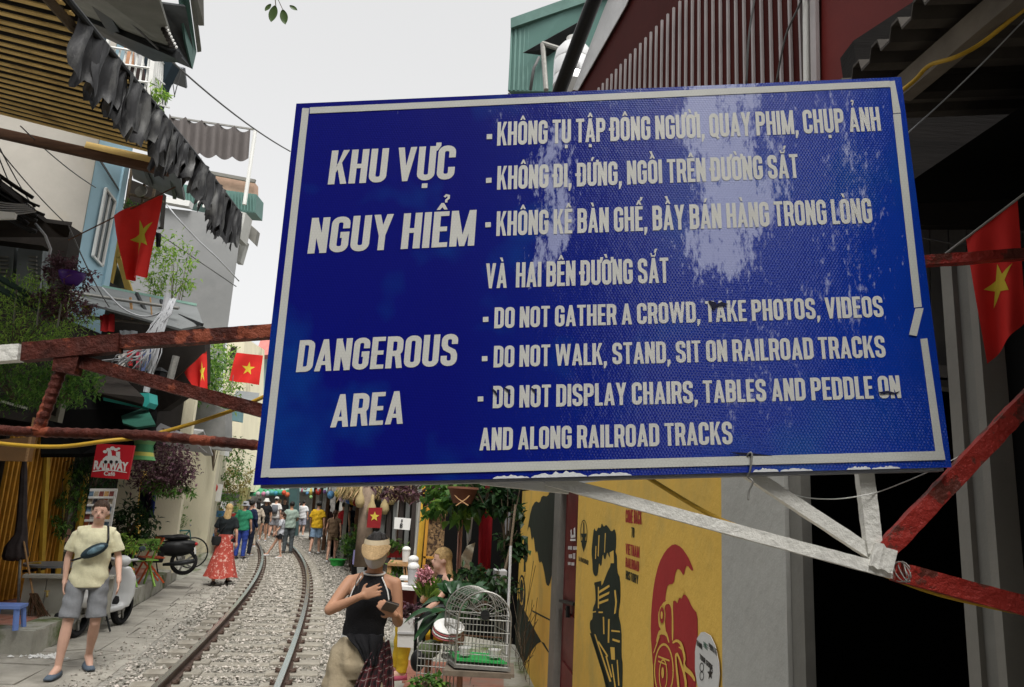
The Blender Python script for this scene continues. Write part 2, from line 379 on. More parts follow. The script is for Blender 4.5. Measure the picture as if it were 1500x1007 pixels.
def tape_mat(name, col, spec=.4):
    m = bpy.data.materials.new(name); m.use_nodes = True; n = m.node_tree; L = n.links.new; p = n.nodes['Principled BSDF']
    tc = n.nodes.new('ShaderNodeTexCoord'); hx = hex_nodes(n, tc.outputs['Object'], .0058)
    t = n.nodes.new('ShaderNodeTexNoise'); t.inputs['Scale'].default_value = 18; t.inputs['Detail'].default_value = 6; L(tc.outputs['Object'], t.inputs['Vector'])
    r = n.nodes.new('ShaderNodeMapRange'); r.inputs[1].default_value = .86; r.inputs[2].default_value = .98; r.inputs[3].default_value = 0; r.inputs[4].default_value = .28; L(hx, r.inputs[0])
    x = n.nodes.new('ShaderNodeMix'); x.data_type = 'RGBA'; L(r.outputs[0], x.inputs[0]); x.inputs[7].default_value = tuple(c*.5 for c in col)+(1,)
    x2 = n.nodes.new('ShaderNodeMix'); x2.data_type = 'RGBA'; x2.inputs[6].default_value = tuple(c*.85 for c in col)+(1,); x2.inputs[7].default_value = tuple(c*1.1 for c in col)+(1,); L(t.outputs[0], x2.inputs[0])
    L(x2.outputs[2], x.inputs[6]); L(x.outputs[2], p.inputs['Base Color']); p.inputs['Roughness'].default_value = .45; p.inputs['Specular IOR Level'].default_value = spec
    return m
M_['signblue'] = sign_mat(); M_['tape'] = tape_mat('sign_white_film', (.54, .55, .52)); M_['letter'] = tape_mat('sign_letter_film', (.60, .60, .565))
M_['signback'] = mat('sign_back_metal', (.35, .36, .38), .5, .6)
# ---- condensed capitals drawn as strokes: one unit high, strokes never share a plane (each steps .1 mm proud)
W_, T_, C_ = .44, .165, .0825
RR, TT, BB = W_-C_, 1-C_, C_
def arc(cx, cy, r, a0, a1, n=4): return [(cx+r*math.cos(math.radians(a0+(a1-a0)*i/n)), cy+r*math.sin(math.radians(a0+(a1-a0)*i/n))) for i in range(n+1)]
rO = .12
tl, tr, bl, br = arc(C_+rO, TT-rO, rO, 180, 90), arc(RR-rO, TT-rO, rO, 90, 0), arc(C_+rO, BB+rO, rO, 270, 180), arc(RR-rO, BB+rO, rO, 0, -90)
V1 = ('p', [(0, 0), (T_, 0), (T_, 1), (0, 1)]); V2 = ('p', [(W_-T_, 0), (W_, 0), (W_, 1), (W_-T_, 1)])
def hb(y0, y1, x0=0, x1=.36): return ('p', [(x0, y0), (x1, y0), (x1, y1), (x0, y1)])
A_ = [('p', [(0, 0), (.15, 0), (.305, 1), (.165, 1)]), ('p', [(.47, 0), (.32, 0), (.165, 1), (.305, 1)]), hb(.19, .31, .10, .37)]
Vv = [('p', [(0, 1), (.155, 1), (.30, 0), (.17, 0)]), ('p', [(.47, 1), (.315, 1), (.17, 0), (.30, 0)])]
P_ = [V1, ('s', [(C_, TT)]+tr+arc(RR-rO, .48+rO, rO, 0, -90)+[(C_, .48)])]
GL = {
 'A': (.47, A_), 'Ă': (.47, A_), 'B': (W_, [V1, ('s', [(C_, TT)]+tr+arc(RR-.1, .53+.1, .1, 0, -90)+[(C_, .53)]), ('s', [(.1, .515)]+arc(RR-.1, .515-.1, .1, 90, 0)+br+[(C_, BB)])]),
 'C': (W_, [('s', [(RR, .64)]+tr[::-1]+tl[::-1]+bl[::-1]+br[::-1]+[(RR, .36)])]),
 'D': (W_, [('c', [(C_, BB), (C_, TT)]+tr+br)]), 'E': (.36, [V1, hb(.87, 1), hb(0, .13), hb(.44, .57, 0, .33)]), 'F': (.35, [V1, hb(.87, 1), hb(.44, .57, 0, .32)]),
 'G': (W_, [('s', [(RR, .66)]+tr[::-1]+tl[::-1]+bl[::-1]+br[::-1]+[(RR, .48), (.23, .48)])]), 'H': (W_, [V1, V2, hb(.44, .57, .1, .34)]), 'I': (T_, [V1]),
 'K': (.46, [V1, ('p', [(.13, .36), (.30, 1), (.455, 1), (.15, .30)]), ('p', [(.17, .58), (.27, .70), (.465, 0), (.31, 0)])]),
 'L': (.34, [V1, hb(0, .13, 0, .34)]), 'M': (.58, [V1, ('p', [(.43, 0), (.58, 0), (.58, 1), (.43, 1)]), ('p', [(.0, 1), (.16, 1), (.35, 0), (.23, 0)]), ('p', [(.58, 1), (.42, 1), (.23, 0), (.35, 0)])]),
 'N': (W_, [V1, V2, ('p', [(0, 1), (.15, 1), (W_, 0), (W_-.15, 0)])]), 'O': (W_, [('c', tl+tr+br+bl)]), 'P': (W_, P_),
 'Q': (W_, [('c', tl+tr+br+bl), ('p', [(.22, .16), (.31, .20), (.46, -.06), (.34, -.08)])]),
 'R': (W_, [V1, ('s', [(C_, TT)]+tr+arc(RR-rO, .46+rO, rO, 0, -90)+[(C_, .46)]), ('p', [(.22, .46), (.38, .46), (.455, 0), (.30, 0)])]),
 'S': (W_, [('s', [(RR, .68)]+tr[::-1]+tl[::-1]+[(C_, .66), (C_+.04, .56), (RR-.04, .44), (RR, .34)]+br+bl+[(C_, .32)])]),
 'T': (.40, [('p', [(.125, 0), (.275, 0), (.275, 1), (.125, 1)]), hb(.87, 1, 0, .40)]), 'U': (W_, [('s', [(C_, 1)]+bl[::-1]+br[::-1]+[(RR, 1)])]),
 'V': (.47, Vv), 'W': (.70, [(k, [(x, y) for x, y in q]) for k, q in [('p', [(0, 1), (.14, 1), (.25, 0), (.12, 0)]), ('p', [(.42, 1), (.28, 1), (.12, 0), (.25, 0)]), ('p', [(.28, 1), (.42, 1), (.58, 0), (.45, 0)]), ('p', [(.70, 1), (.56, 1), (.45, 0), (.58, 0)])]]),
 'Y': (.46, [('p', [(.155, 0), (.305, 0), (.305, .45), (.155, .45)]), ('p', [(0, 1), (.155, 1), (.305, .40), (.155, .40)]), ('p', [(.46, 1), (.305, 1), (.155, .40), (.305, .40)])]),
 ' ': (.13, []), ',': (.15, [('p', [(0, 0), (0, .15), (.14, .15), (.14, 0), (.05, -.17), (.0, -.17)])]), '-': (.26, [hb(.30, .48, 0, .24)]), '.': (.15, [hb(0, .15, 0, .15)]),
 '8': (W_, [('c', arc(C_+.1, TT-.1, .1, 180, 90)+arc(RR-.1, TT-.1, .1, 90, 0)+arc(RR-.1, .56+.05, .1, 0, -90)+arc(C_+.1, .56+.05, .1, 270, 180)), ('c', arc(C_+.1, .49-.1, .1, 180, 90)+arc(RR-.1, .49-.1, .1, 90, 0)+arc(RR-.1, BB+.1, .1, 0, -90)+arc(C_+.1, BB+.1, .1, 270, 180))]),
}
MK = {'^': [('p', [(-.13, 1.05), (-.05, 1.05), (.02, 1.15), (.02, 1.24), (-.03, 1.24)]), ('p', [(.13, 1.05), (.05, 1.05), (-.02, 1.15), (-.02, 1.24), (.03, 1.24)])],
 '`': [('p', [(.05, 1.06), (-.03, 1.06), (-.12, 1.22), (.0, 1.22)])], "'": [('p', [(-.05, 1.06), (.03, 1.06), (.12, 1.22), (.0, 1.22)])],
 '?': [('t', [(-.05, 1.26), (-.01, 1.31), (.05, 1.29), (.05, 1.22), (.0, 1.17), (0, 1.10)])], '.': [('p', [(-.07, -.22), (.07, -.22), (.07, -.09), (-.07, -.09)])],
 'u': [('t', [(-.11, 1.19), (-.07, 1.08), (.07, 1.08), (.11, 1.19)])], '+': [], '-': []}
DEC = {'Ô': 'O^', 'Ụ': 'U.', 'Ậ': 'A^.', 'Ư': 'U+', 'Ờ': 'O+`', 'Ơ': 'O+', 'Đ': 'D-', 'Ứ': "U+'", 'Ồ': 'O^`', 'Ê': 'E^', 'Ừ': 'U+`', 'Ắ': "Au'", 'À': 'A`', 'Ế': "E^'", 'Ầ': 'A^`', 'Á': "A'",
 'Ò': 'O`', 'Ả': 'A?', 'Ự': 'U+.', 'Ể': 'E^?'}
def stroke_quads(path, th, closed):
    n = len(path); L_ = []; R_ = []
    for i in range(n):
        p = Vector(path[i]); a = Vector(path[i-1]) if (i or closed) else None; b = Vector(path[(i+1) % n]) if (i < n-1 or closed) else None
        d1 = (p-a).normalized() if a is not None and (p-a).length > 1e-6 else None; d2 = (b-p).normalized() if b is not None and (b-p).length > 1e-6 else None
        if d1 is None: d1 = d2
        if d2 is None: d2 = d1
        n1 = Vector((-d1.y, d1.x)); n2 = Vector((-d2.y, d2.x)); mm = (n1+n2); mm = mm.normalized() if mm.length > 1e-6 else n1
        k = th*.5/max(.5, mm.dot(n1)); L_.append(p+mm*k); R_.append(p-mm*k)
    return [(L_[i], L_[(i+1) % n], R_[(i+1) % n], R_[i]) for i in range(n if closed else n-1)]
def layout(text):
    """list of (list of polygons) in a unit-cap-height line, and its width"""
    x = 0; out = []
    for ch in text:
        base, marks = (ch, '') if ch in GL else (DEC[ch][0], DEC[ch][1:])
        wd, prims = GL[base]; k = 0; cx = x+wd/2
        for typ, pts in prims:
            q = [pts] if typ == 'p' else None
            if typ in 'sc': q = stroke_quads(pts, T_ if typ == 's' else T_, typ == 'c')
            for poly in q: out.append((k, [(px_+x, py_) for px_, py_ in [tuple(v)[:2] for v in poly]]))
            k += 1
        sh = 0.0; hi = 0.0
        for mkk in marks:
            if mkk == '+': out.append((k, [(x+wd-.05, .86), (x+wd+.03, .86), (x+wd+.11, 1.0), (x+wd+.11, 1.1), (x+wd-.02, 1.1), (x+wd-.02, .98)])); k += 1; continue
            if mkk == '-': out.append((k, [(x-.07, .44), (x+.2, .44), (x+.2, .56), (x-.07, .56)])); k += 1; continue
            up = hi if mkk in "`'?" else 0
            ox = .08 if (mkk in "'?" and hi) else (-.02 if (mkk == '`' and hi) else 0)
            for typ, pts in MK[mkk]:
                qq = [pts] if typ == 'p' else stroke_quads(pts, .055, False)
                for poly in qq: out.append((k, [(a+cx+ox, b+up) for a, b in [tuple(v)[:2] for v in poly]])); 
                k += 1
            if mkk in '^u': hi = .15
        x += wd+.055
    return out, x-.055
def put_line(text, P0, P1, cap, ey, N, m, parent, off=.0007, step=.00007, jag=0, name='lettering', W=None):
    polys, wd = layout(text); ex = (P1-P0)/wd; mb = MB()
    for k, poly in polys:
        o = off+k*step
        pts = [P0+ex*a+ey*(cap*b)+N*o for a, b in poly]
        if len(pts) == 4: mb.add(pts, [(0, 1, 2, 3)])
        else: mb.add(pts, [tuple(t) for t in tessellate_polygon([pts])])
    return build(mb, name, m, parent)

sign = thing('warning_sign', 'large blue bilingual railway warning sign board with white lettering', 'sign', (SP[3]+SP[2])/2)
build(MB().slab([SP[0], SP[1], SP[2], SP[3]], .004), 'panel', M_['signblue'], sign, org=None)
mb = MB()
ins = [SP[i].lerp(SP[(i+2) % 4], .008)-SN*.006 for i in range(4)]
for i in range(4): mb.beam(ins[i]-SN*.012, ins[(i+1) % 4]-SN*.012, .02, .02, SN)
build(mb, 'back_frame', M_['signback'], sign)
def strip(pts, off=.0008): return build(MB().slab([S(x, y, off) for x, y in pts], .0006), 'reflective_strip', M_['tape'], sign)
strip([(443, 159), (453, 159), (394, 699), (382, 700)])
strip([(454, 158), (1303, 119), (1304, 128), (454, 167)], .001)
strip([(1303, 120), (1310, 119), (1319, 166), (1308, 167)], .0014)
strip([(1308, 168), (1319, 167), (1350, 450), (1339, 451)])
strip([(1340, 453), (1352, 452), (1342, 493), (1331, 491)], .0022)
strip([(1348, 497), (1358, 496), (1382, 661), (1370, 662)])
strip([(395, 687), (1382, 661), (1384, 674), (394, 700)], .0018)
for t, a, b, cap in [
  ('KHU VỰC', (480.2, 270.8), (664.9, 262.9), 49.5), ('NGUY HIỂM', (450.4, 372.1), (694.6, 360.2), 52), ('DANGEROUS', (433.6, 545.6), (668.4, 536), 46.5), ('AREA', (483.8, 626.7), (590, 620.9), 48),
  ('KHÔNG TỤ TẬP ĐÔNG NGƯỜI, QUAY PHIM, CHỤP ẢNH', (728.1, 213.9), (1290.7, 192), 34.5), ('KHÔNG ĐI, ĐỨNG, NGỒI TRÊN ĐƯỜNG SẮT', (728, 278.5), (1170.6, 260.9), 34.5),
  ('KHÔNG KÊ BÀN GHẾ, BẦY BÁN HÀNG TRONG LÒNG', (726.9, 346.2), (1278.6, 327), 36), ('VÀ  HAI BÊN ĐƯỜNG SẮT', (711, 423), (979.9, 414.5), 36.5),
  ('DO NOT GATHER A CROWD, TAKE PHOTOS, VIDEOS', (723.9, 481.4), (1294.7, 464.8), 30.5), ('DO NOT WALK, STAND, SIT ON RAILROAD TRACKS', (722.9, 538.7), (1297.8, 523.9), 31.5),
  ('DO NOT DISPLAY CHAIRS, TABLES AND PEDDLE ON', (721.7, 598.4), (1320.2, 583.4), 32.5), ('AND ALONG RAILROAD TRACKS', (702.3, 660.3), (1073.3, 651.1), 33)]:
    P0, P1 = S(*a), S(*b); cap_ = (S(a[0]+cap*.1, a[1]-cap)-P0).dot(SEY)
    ex = (P1-P0).normalized(); ey = SEY - ex*(.0 if a[0] > 700 else -.03)
    put_line(t, P0, P1, cap_, ey, SN, M_['letter'], sign)
for x, y in [(717, 201), (716, 265), (715, 330), (711.5, 468.5), (710, 526), (704, 585)]:
    build(MB().slab([S(x-4, y-3.5, .0012), S(x+4, y-3.9, .0012), S(x+4, y+3.3, .0012), S(x-4, y+3.7, .0012)], .0005), 'bullet_dash', M_['letter'], sign)
# torn edge chips of bare white backing along the lower edge, and scratches
rr = random.Random(3)
M_['chip'] = mat('chipped_white_film', (.66, .68, .70), .8, var=.1, scale=30)
for x0, x1, hh in [(778, 860, 9), (862, 925, 5), (1103, 1140, 6), (1143, 1190, 4), (1240, 1275, 5), (1277, 1318, 4), (722, 775, 5)]:
    ax, bx = 371, 1394; n = 16; low = []; top = []
    for i in range(n+1):
        x = x0+(x1-x0)*i/n; yb = 711+(685-711)*(x-ax)/(bx-ax); low.append(S(x, yb-.3, .0013)); e = math.sin(math.pi*i/n)**.5
        top.append(S(x, yb-1-hh*e*rr.uniform(.35, 1), .0013))
    build(MB().slab(low+top[::-1], .0005), 'torn_film_chip', M_['chip'], sign)
M_['scratch'] = mat('scratch_dark', (.006, .008, .03), .7, bump=0)
for pts in [[(1037, 441), (1050, 444), (1048, 447), (1056, 443), (1066, 446), (1060, 449), (1050, 450), (1045, 455), (1041, 449)], [(1286, 575), (1300, 573), (1310, 576), (1318, 573), (1312, 578), (1300, 577), (1290, 578)],
            [(720, 568), (727, 574), (730, 583), (727, 580), (722, 573)], [(738, 567), (745, 571), (749, 580), (744, 575), (739, 570)], [(1069, 663), (1100, 664), (1131, 668), (1100, 668), (1080, 666)], [(776, 567), (783, 571), (786, 577), (781, 574)]]:
    build(MB().slab([S(x, y, .0022) for x, y in pts], .0004), 'scratch_mark', M_['scratch'], sign)

# ================================================================ boom lattices left and right, wires
def boomtube(pts_a, pts_b): pass
def bbeam(name, a, b, wpx, m, parent, off=-.03, depth=.018, n=10, rough=.03):
    """steel bar lying just behind the sign's plane; width given by how wide it looks"""
    A, B = S(a[0], a[1], off), S(b[0], b[1], off)
    px = (A-CAM).length/FPX*wpx
    mb = MB().beam(A, B, px, depth, SN, rough=rough, n=n)
    # beam: x axis across = d x up ; width px seen across the bar, depth along the sign normal
    return build(mb, name, m, parent)
def rebar(name, pts, rpx, m, parent, off=-.03):
    P = [S(x, y, off) for x, y in pts]; L_ = sum((P[i+1]-P[i]).length for i in range(len(P)-1)); r = (P[0]-CAM).length/FPX*rpx
    q = []; rad = []
    n = int(L_/.0022)
    for i in range(n+1):
        t = i/n*(len(P)-1); k = min(int(t), len(P)-2); q.append(P[k].lerp(P[k+1], t-k)); rad.append(r*(1.0+.07*math.sin(i*1.05)))
    return build(MB().tube(q, rad, 8), name, m, parent, smooth=True)
bl_ = thing('barrier_boom', 'rusty red lattice barrier boom left of the blue sign', 'barrier', S(190, 640, -.03))
bbeam('top_bar', (66, 503), (405, 478), 17, M_['rust'], bl_, n=40, rough=.02)
bbeam('splice_plate', (22, 512), (166, 498), 23, M_['rust'], bl_, off=-.024, depth=.018, n=20, rough=.02)
bbeam('white_end_sleeve', (-60, 516), (14, 511), 20, M_['boomwhite'], bl_, off=-.03, n=4)
bbeam('diagonal_bar', (78, 517), (392, 602), 16, M_['rust'], bl_, off=-.034, n=40, rough=.03)
build(MB().slab([S(70, 516, -.017), S(108, 513, -.017), (S(100, 545, -.017)), S(66, 540, -.017)], .02), 'gusset', M_['rust'], bl_)
rebar('ribbed_strut', [(74, 535), (38, 628)], 7.5, M_['rust'], bl_)
rebar('ribbed_lower_rod', [(-60, 622), (0, 628), (200, 634), (400, 652)], 6, M_['rust'], bl_)
bR = thing('barrier_boom', 'white and red painted lattice barrier boom under the blue sign', 'barrier', S(1300, 830, -.02))
bbeam('lower_bar', (800, 700), (1328, 842), 17, M_['boomwhite'], bR, n=40, rough=.03)
bbeam('joint_block', (1285, 812), (1318, 824), 30, M_['boomwhite'], bR, off=-.024, n=6, rough=.12)
bbeam('upright', (1277, 680), (1293, 812), 20, M_['boomwhite'], bR, off=-.032, n=16, rough=.03)
bbeam('diagonal_strut', (1090, 680), (1292, 812), 17, M_['boomwhite'], bR, off=-.036, n=20, rough=.03)
bbeam('red_diagonal_strut', (1307, 808), (1560, 540), 23, M_['boomred'], bR, off=-.028, n=30, rough=.05)
bbeam('red_lower_bar', (1318, 837), (1600, 912), 24, M_['boomred'], bR, off=-.022, n=20, rough=.04)
bbeam('red_upper_bar', (1350, 375), (1600, 357), 13, M_['boomred'], bR, off=-.03, n=20, rough=.05)
bbeam('rear_white_bar', (700, 700), (835, 714), 12, M_['boomwhite'], bR, off=-.05, n=10, rough=.03)
mb = MB()
for k in range(4):
    a0 = k*.9; mb.tube([S(1322+6*math.cos(t+a0)+k*2, 838+15*math.sin(t+a0), -.005+.018*math.cos(t)) for t in np.linspace(0, 6.0, 18)], .0009, 5)
build(mb, 'binding_wire', M_['silver'], bR, smooth=True)
def cable(name, label, pts, r, m, cat='cable', world=None, group=None):
    P = world if world else [S(x, y, o) for x, y, o in pts]
    # smooth by Catmull-Rom
    q = []
    for i in range(len(P)-1):
        a, b, c, d = P[max(i-1, 0)], P[i], P[i+1], P[min(i+2, len(P)-1)]
        for k in range(6):
            t = k/6; q.append(.5*((2*b)+(c-a)*t+(2*a-5*b+4*c-d)*t*t+(3*b-a-3*c+d)*t**3))
    q.append(P[-1])
    return build(MB().tube(q, r, 7), name, m, smooth=True, label=label, cat=cat, group=group)
cable('hose', 'yellow hose sagging along the rusty boom left of the sign', [(-60, 640, -.02), (0, 649, -.02), (78, 653, -.015), (150, 645, -.012), (200, 631, -.05), (314, 594, -.06), (400, 556, -.06)], .0036, M_['ycab'], 'hose')
cable('hose', 'yellow hose running behind the white boom bar under the sign', [(930, 680, -.05), (960, 699, -.05), (1060, 757, -.05), (1160, 793, -.045), (1260, 822, -.05), (1330, 850, -.045), (1400, 874, -.045), (1500, 897, -.045), (1600, 915, -.045)], .0038, M_['ycab'], 'hose')
cable('string', 'thin white string hanging below the sign corner', [(1120, 690, -.04), (1175, 722, -.04), (1230, 729, -.04), (1270, 725, -.01), (1320, 712, -.04), (1395, 680, -.04), (1450, 650, -.04)], .0009, M_['white'], 'string')
cable('tie_wire', 'bent steel tie wire hooked over the bottom edge of the sign', [(1098, 690, -.03), (1094, 675, -.005), (1095, 666, .004), (1100, 666, .006), (1097, 690, .008), (1096, 699, .0), (1102, 706, .004), (1097, 720, .0), (1096, 733, .0)], .0016, M_['silver'], 'wire')
# narrow lacquer drips etc. stay in the materials
# ================================================================ ground, track, path
_py = [-15, 0, 7.73, 11.01, 15.17, 20.38, 27.22, 31.7, 45]; _px = [2.17, -1.49, -3.24, -3.93, -4.86, -6.16, -8.43, -10.08, -15.6]
_pf = np.polyfit(_py, _px, 4, w=[.3, .5, 3, 3, 3, 3, 3, 3, .3]); _pd = np.polyder(_pf)
def trk(Y, s=0.0, z=0.0):
    d = float(np.polyval(_pd, Y)); L_ = math.hypot(d, 1); nx, ny = 1/L_, -d/L_
    x = float(np.polyval(_pf, Y))+.57*L_; return Vector((x+nx*s, Y+ny*s, z))
def ribbon(name, s0, s1, z, Y0, Y1, m, n=60, **k):
    mb = MB(); vs = []; fs = []
    for i in range(n+1):
        Y = Y0+(Y1-Y0)*i/n; vs += [trk(Y, s0, z), trk(Y, s1, z)]
    for i in range(n): fs.append((2*i, 2*i+1, 2*i+3, 2*i+2))
    return build(mb.add(vs, fs), name, m, **k)
gm = MB().add([(-700, -700, -.03), (700, -700, -.03), (700, 900, -.03), (-700, 900, -.03)], [(0, 1, 2, 3)])
build(gm, 'ground', M_['asphalt'], kind='structure', org=Vector((0, 0, 0)))
ribbon('ballast_bed', -1.55, 3.2, -.004, -14, 42, mat('ballast_fines', (.30, .285, .25), .95, var=.35, scale=14, bump=1.0, bscale=30), kind='structure')
ballast = MB(); g = random.Random(11)
octv = [(1, 0, 0), (-1, 0, 0), (0, 1, 0), (0, -1, 0), (0, 0, 1), (0, 0, -1)]
octf = [(0, 2, 4), (2, 1, 4), (1, 3, 4), (3, 0, 4), (2, 0, 5), (1, 2, 5), (3, 1, 5), (0, 3, 5)]
def stone(x, y, z, r):
    a = g.uniform(0, 6.28); ca, sa = math.cos(a), math.sin(a); vs = []
    kx, ky, kz = r*g.uniform(.8, 1.5), r*g.uniform(.6, 1.1), r*g.uniform(.5, .9)
    for X, Y, Z in octv:
        X = X*kx+g.uniform(-.3, .3)*r; Y = Y*ky+g.uniform(-.3, .3)*r; Z = Z*kz+g.uniform(-.3, .3)*r
        vs.append((x+X*ca-Y*sa, y+X*sa+Y*ca, z+Z))
    ballast.add(vs, octf)
SLY = []
_Y = 5.6
while _Y < 38: SLY.append(_Y); _Y += .58/math.hypot(float(np.polyval(_pd, _Y)), 1)*(1+g.uniform(-.03, .03))
_sx = {}
for _k, _v in enumerate(SLY): _sx.setdefault(int(_v*2), []).append(_v)
def on_sleeper(Y, s):      # distance along the track from the nearest sleeper
    d = float(np.polyval(_pd, Y)); Ya = Y+s*d/math.hypot(d, 1)
    return min([abs(Ya-v) for k in (-1, 0, 1) for v in _sx.get(int(Ya*2)+k, [])] or [9]) < .115
for i in range(46000):
    u = g.random(); Y = 6.8+29*(u**1.7); s = g.uniform(-1.42, 2.9)
    if s < -1.05 and g.random() < .4: continue
    if s < -1.22 and g.random() < .55: continue
    if Y > 16 and s > 2.6: continue
    p = trk(Y, s); r = g.uniform(.012, .027)*(1 if Y < 13 else 1.3)
    for rs in (-.565, .565):
        if abs(s-rs) < .05: p = None; break
    if p is None: continue
    z = .012+(.02 if abs(s) < 1.2 else 0)+g.uniform(-.01, .012)
    if abs(s) < .93 and on_sleeper(p.y, s) and g.random() < (.98 if s < -.6 else .86): continue
    if s < -.62: z -= .012
    stone(p.x, p.y, z, r)
build(ballast, 'ballast_stones', M_['stone'], kind='stuff', label='pale grey crushed stone ballast around the rails', cat='ballast', org=Vector((-4, 10, 0)))
for i in range(90):      # strays on the path
    Y = g.uniform(8, 22); p = trk(Y, -1.7-abs(g.gauss(0, .35)))
    ballast = MB(); 
strays = MB(); ballast = strays
for i in range(420):
    Y = 8+14*g.random()**1.5; p = trk(Y, -1.38-abs(g.gauss(0, .16))); stone(p.x, p.y, .012, g.uniform(.008, .022))
build(strays, 'loose_gravel', M_['stone'], kind='stuff', label='loose gravel scattered on the concrete path edge', cat='gravel', org=Vector((-5, 10, 0)))
track = thing('railway_track', 'single narrow railway track curving left between the houses', 'railway track', trk(8))
def rail(s, nm='rail'):
    prof = [(-.055, 0), (.055, 0), (.055, .012), (.012, .03), (.010, .085), (.034, .095), (.034, .122), (-.034, .122), (-.034, .095), (-.010, .085), (-.012, .03), (-.055, .012)]
    vs = []; fs = []; n = 90; K = len(prof)
    for i in range(n+1):
        Y = -14+56*i/n
        for a, b in prof: vs.append(trk(Y, s+a, .05+b))
    for i in range(n):
        for k in range(K): fs.append((i*K+k, i*K+(k+1) % K, (i+1)*K+(k+1) % K, (i+1)*K+k))
    r = build(MB().add(vs, fs), 'rail', M_['rail'], track)
    mb = MB(); vs = []; fs = []
    for i in range(n+1):
        Y = -14+56*i/n
        for a, b in ((-.033, .1225), (-.030, .126), (.030, .126), (.033, .1225)): vs.append(trk(Y, s+a, .05+b))
    for i in range(n):
        for k in range(3): fs.append((i*4+k, i*4+k+1, i*4+5+k, i*4+4+k))
    build(mb.add(vs, fs), 'running_surface', M_['railtop'], r)
rail(-.565); rail(.565)
mb0 = MB()
for sx0, sx1, h in ((-.93, -.34, .06), (.34, .93, .06)):
    mb0.box(((sx0+sx1)/2, 0, -.0), (sx1-sx0, .2, .13))
mb0.box((0, 0, -.02), (.7, .16, .11))
sl_me = None; clip_me = None
mc = MB()
for s in (0,):
    for q in (1,):
        mc.box((s+q*.075, 0, .075), (.07, .05, .03)); mc.box((s+q*.10, 0, .085), (.03, .035, .05)); mc.tube([(s+q*.06, -.05, .08), (s+q*.11, -.05, .10), (s+q*.11, .05, .10), (s+q*.06, .05, .08)], .009, 5)
for k, Y in enumerate(SLY):
    p = trk(Y); d = float(np.polyval(_pd, Y)); a = -math.atan2(1, d)+math.pi/2 if False else math.atan2(-d, 1)
    # across-track direction is (1,-d): rotation angle
    ang = math.atan2(-d, 1)
    if sl_me is None:
        o = build(mb0, 'sleeper', M_['sleeper'], track); sl_me = o.data
        ov = ORG[track.name]
        for v in sl_me.vertices: v.co += ov
        bm = bmesh.new(); bm.from_mesh(sl_me); bmesh.ops.bevel(bm, geom=bm.edges[:], offset=.012, segments=1, affect='EDGES'); bm.to_mesh(sl_me); bm.free()
        c0_ = build(mc, 'rail_fastening', M_['rail'], track); clip_me = c0_.data
        for v in clip_me.vertices: v.co += ov
        bpy.data.objects.remove(c0_)
    else:
        o = bpy.data.objects.new('sleeper', sl_me); sc.collection.objects.link(o); o.parent = track
    o.location = p-ORG[track.name]; o.rotation_euler = (g.uniform(-.01, .01), 0, ang+g.uniform(-.012, .012))
    if Y < 27:
        for rs in (-.565, .565):
            for sd_ in (0, 1):
                c = bpy.data.objects.new('rail_fastening', clip_me); sc.collection.objects.link(c); c.parent = track
                c.location = trk(Y, rs)-ORG[track.name]; c.rotation_euler = (0, 0, ang+math.pi*sd_)
# concrete path of separate slabs, left of the ballast
path = thing('path', 'worn concrete slab path between ballast and kerb', 'path', (-5, 10, 0)); path['kind'] = 'structure'
del path['category']
ribbon('path_bedding', -5.2, -1.2, -.012, -12, 30, mat('path_joint_dirt', (.15, .14, .12), .95, var=.3, scale=8, bump=.5), kind='structure')
KERB = [(-5.3, 5), (-5.40, 8.5), (-5.53, 9.65), (-5.66, 10.43), (-6.1, 12.95), (-6.62, 15.2), (-7.35, 17.96), (-8.3, 21.95), (-10.5, 27)]
def kerbx(Y): return float(np.interp(Y, [p[1] for p in KERB], [p[0] for p in KERB]))
Y = 6.0; row = 0
while Y < 24:
    ln = g.uniform(.62, .95); x1 = trk(Y, -1.35).x; x0 = kerbx(Y) if Y > 9.6 else -8.2
    nn = max(2, round((x1-x0)/.8)); cuts = [0]+sorted(g.uniform(.1, .9)*0+(i+g.uniform(-.22, .22))/nn for i in range(1, nn))+[1]
    for i in range(nn):
        pts = []
        for (u, vv) in ((cuts[i], 0), (cuts[i+1], 0), (cuts[i+1], 1), (cuts[i], 1)):
            yy = Y+vv*ln; xa = (kerbx(yy) if yy > 9.6 else -8.2)+.02; xb = trk(yy, -1.33).x
            pts.append(Vector((xa+(xb-xa)*u, yy, 0)))
        c = sum(pts, Vector())/4; gp = .012
        q = [c+(p-c)*(1-gp/max(.1, (p-c).length)) for p in pts]
        tx, ty = g.uniform(-.012, .012), g.uniform(-.012, .012)
        top = [p+Vector((g.uniform(-.012, .012), g.uniform(-.012, .012), g.uniform(-.002, .004)+tx*(p.x-c.x)+ty*(p.y-c.y))) for p in q]
        build(MB().add(top+[p-Vector((0, 0, .05)) for p in top], [(0, 1, 2, 3), (7, 6, 5, 4), (0, 4, 5, 1), (1, 5, 6, 2), (2, 6, 7, 3), (3, 7, 4, 0)]), 'slab', M_['slab'], path)
    Y += ln; row += 1
